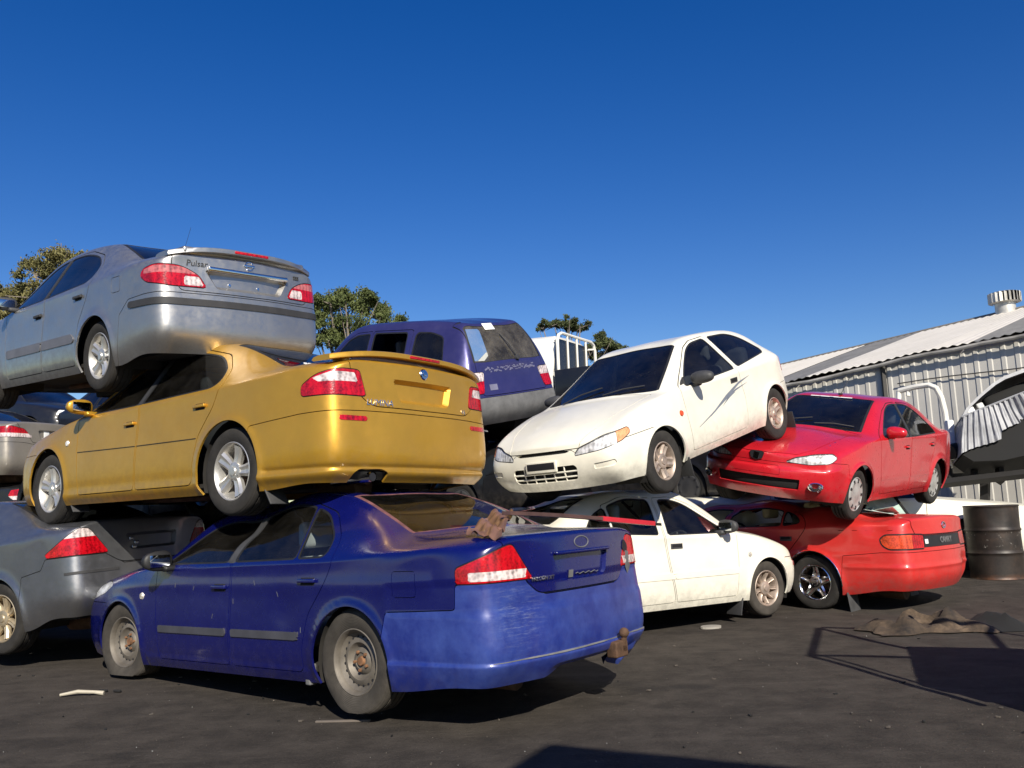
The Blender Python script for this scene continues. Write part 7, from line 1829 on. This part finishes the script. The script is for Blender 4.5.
def loose_bits():
    # strip torn from a car, lying across the boot of the blue sedan
    t = thing('trim_strip', 'long loose trim strip, half red and half brown, across the blue boot lid', 'trim strip')
    def flat(P, w, h, mat, nm):
        b = MB(); vs = []
        for i, p in enumerate(P):
            d = (P[min(i + 1, len(P) - 1)] - P[max(i - 1, 0)]).normalized(); s_ = d.cross(Vector((0, 0, 1))).normalized(); u = s_.cross(d)
            for a, c in ((-1, -1), (1, -1), (1, 1), (-1, 1)): vs.append(p + s_ * (a * w / 2) + u * (c * h / 2))
        fs = [(i * 4 + k, i * 4 + (k + 1) % 4, i * 4 + 4 + (k + 1) % 4, i * 4 + 4 + k) for i in range(len(P) - 1) for k in range(4)] + [(3, 2, 1, 0), tuple(range(len(vs) - 4, len(vs)))]
        b.add(vs, fs); b.build(nm, mat, t)
    flat([bp(506, 513, 5.05), bp(530, 514, 5.2), bp(560, 515.5, 5.5), bp(599, 518.5, 5.8)], .07, .022, simple('strip_brown', (.085, .045, .04), .5, var=.4), 'strip')
    flat([bp(599, 518.5, 5.8), bp(625, 521, 6.0), bp(652, 523.5, 6.2)], .06, .030, simple('strip_red', (.50, .02, .035), .4), 'strip'); flat([bp(652, 523.5, 6.2), bp(660, 524.5, 6.25)], .03, .018, M_['gap'], 'end_cap')
    b = MB(); g = [[bp(466, 534, 5.15), bp(484, 536, 5.05), bp(502, 536.5, 4.98)], [bp(474, 526, 5.3), bp(488, 527, 5.15), bp(504, 528, 5.02)], [bp(484, 517, 5.4), bp(496, 520, 5.2), bp(509, 520, 5.05)], [bp(496, 512, 5.45), bp(506, 511.5, 5.25), bp(516, 513, 5.1)]]
    n = 8; vs = []; rg = random.Random(3)
    for i in range(n * 3 + 1):
        for j in range(n * 2 + 1):
            a, c = i / n, j / n; i0 = min(2, int(a)); j0 = min(1, int(c)); fa, fc = a - i0, c - j0
            p = (g[i0][j0] * (1 - fa) + g[i0 + 1][j0] * fa) * (1 - fc) + (g[i0][j0 + 1] * (1 - fa) + g[i0 + 1][j0 + 1] * fa) * fc
            vs.append(p + Vector((0, 0, 1)) * (.016 * math.sin(a * 5 + c * 3) + .010 * math.sin(a * 3 - c * 9) + rg.uniform(-.004, .004)))
    m_ = n * 2 + 1; b.add(vs, [(i * m_ + j, i * m_ + j + 1, (i + 1) * m_ + j + 1, (i + 1) * m_ + j) for i in range(n * 3) for j in range(m_ - 1)], 0, True)
    o = b.build('plastic_sheet', simple('brown_sheet', (.16, .085, .06), .45, var=.45, vscale=9, coat=.3)); tag(o, 'crumpled brown plastic sheet at the corner of the blue boot lid', 'plastic sheet')
    # laminated windscreen wedged between the two red cars
    P = [bp(862, 514, 10.6), bp(871, 497, 10.9), bp(893, 495, 11.1), bp(908, 515, 10.8)]; nrm = (P[1] - P[0]).cross(P[2] - P[0]).normalized() * .006
    b = MB(); b.add(P + [q + nrm for q in P], [(0, 1, 2, 3), (7, 6, 5, 4), (0, 4, 5, 1), (1, 5, 6, 2), (2, 6, 7, 3), (3, 7, 4, 0)]); t2 = thing('windscreen', 'loose pale green windscreen wedged between the two red sedans', 'windscreen'); b.build('pane', simple('crazed_glass', (.40, .52, .46), .25, coat=.6, var=.2, vscale=14), t2)
    b = MB(); b.tube([P[2], P[3]], .022, 6); b.tube([P[1], P[2]], .015, 6); b.build('rubber_edge', M_['gap'], t2)
loose_bits()

# ------------------------------------------------------------------ invented machines out of view, added to throw the shadows on the yard
def forklift():
    t = thing('forklift', 'unseen yellow forklift with an open overhead guard, added to throw a shadow on the yard', 'forklift')
    u0 = Vector((.36, .93, 0)).normalized(); o = Vector((3.02, 4.02, 0)) + u0 * 1.66; u = -u0; v = Vector((-u.y, u.x, 0)); M = Matrix((u, v, Vector((0, 0, 1)))).transposed().to_4x4(); M.translation = o; t.matrix_world = M
    ym = simple('forklift_yellow', (.55, .34, .03), .5); dk = M_['trim']
    b = MB(); b.box((.82, 1.25, .80), (1.62, 2.3, .95), 0, None, .10); b.box((.82, .5, 1.22), (1.62, .9, .24), 0, None, .06); b.build('body', ym, t)
    b = MB()
    for x in (.04, 1.62):
        b.tube([(x, .02, .9), (x, .02, 2.08), (x, .10, 2.14), (x, 1.5, 2.14), (x, 1.6, 1.3)], .03, 8); b.tube([(x + (.10 if x < 1 else -.10), .06, .9), (x + (.10 if x < 1 else -.10), .06, 2.06)], .018, 8)
    b.tube([(.04, .02, 2.10), (1.62, .02, 2.10)], .03, 8); b.tube([(.04, 1.5, 2.14), (1.62, 1.5, 2.14)], .03, 8); b.build('overhead_guard', dk, t)
    b = MB(); b.box((.8, 1.35, 1.42), (.5, .45, .12), 0, None, .05); b.box((.8, 1.6, 1.7), (.5, .1, .5), 0, None, .04); b.build('seat', dk, t)
    for x in (.2, 1.45):
        for y in (.45, 2.0):
            b = MB(); b.lathe([(.0, -.1), (.3, -.1), (.34, -.06), (.34, .06), (.3, .1), (0, .1)], 28, 0, Matrix.Translation((x, y, .34)) @ Matrix.Rotation(math.pi / 2, 4, 'Z')); b.build('wheel', M_['tyre'], t)
forklift()
def box_truck():
    t = thing('box_truck', 'unseen tall white box truck, added to throw a shadow on the yard', 'truck')
    u0 = Vector((.90, -.44, 0)).normalized(); o = Vector((1.30, -.22, 0)) + u0 * 2.3; u = -u0; v = Vector((-u.y, u.x, 0)); M = Matrix((u, v, Vector((0, 0, 1)))).transposed().to_4x4(); M.translation = o; t.matrix_world = M
    b = MB(); b.box((1.15, 2.8, 2.2), (2.3, 5.6, 2.5), 0, None, .08); b.build('cargo_box', M_['white'], t)
    b = MB(); b.box((1.15, 3.2, .7), (.9, 6.4, .22), 0); b.build('chassis', M_['under'], t)
    b = MB(); b.box((1.15, 6.6, 1.5), (2.1, 1.6, 1.9), 0, None, .2); c = b.build('cab', M_['white'], t); b = MB(); b.box((1.15, 7.41, 1.85), (1.8, .03, .7), 0, None, .01); b.build('windscreen', M_['glassdark'], c)
    for x in (.22, 2.08):
        for y in (1.2, 6.3):
            b = MB(); b.lathe([(.0, -.14), (.42, -.14), (.48, -.08), (.48, .08), (.42, .14), (0, .14)], 28, 0, Matrix.Translation((x, y, .48)) @ Matrix.Rotation(math.pi / 2, 4, 'Z')); b.build('wheel', M_['tyre'], t)
box_truck()
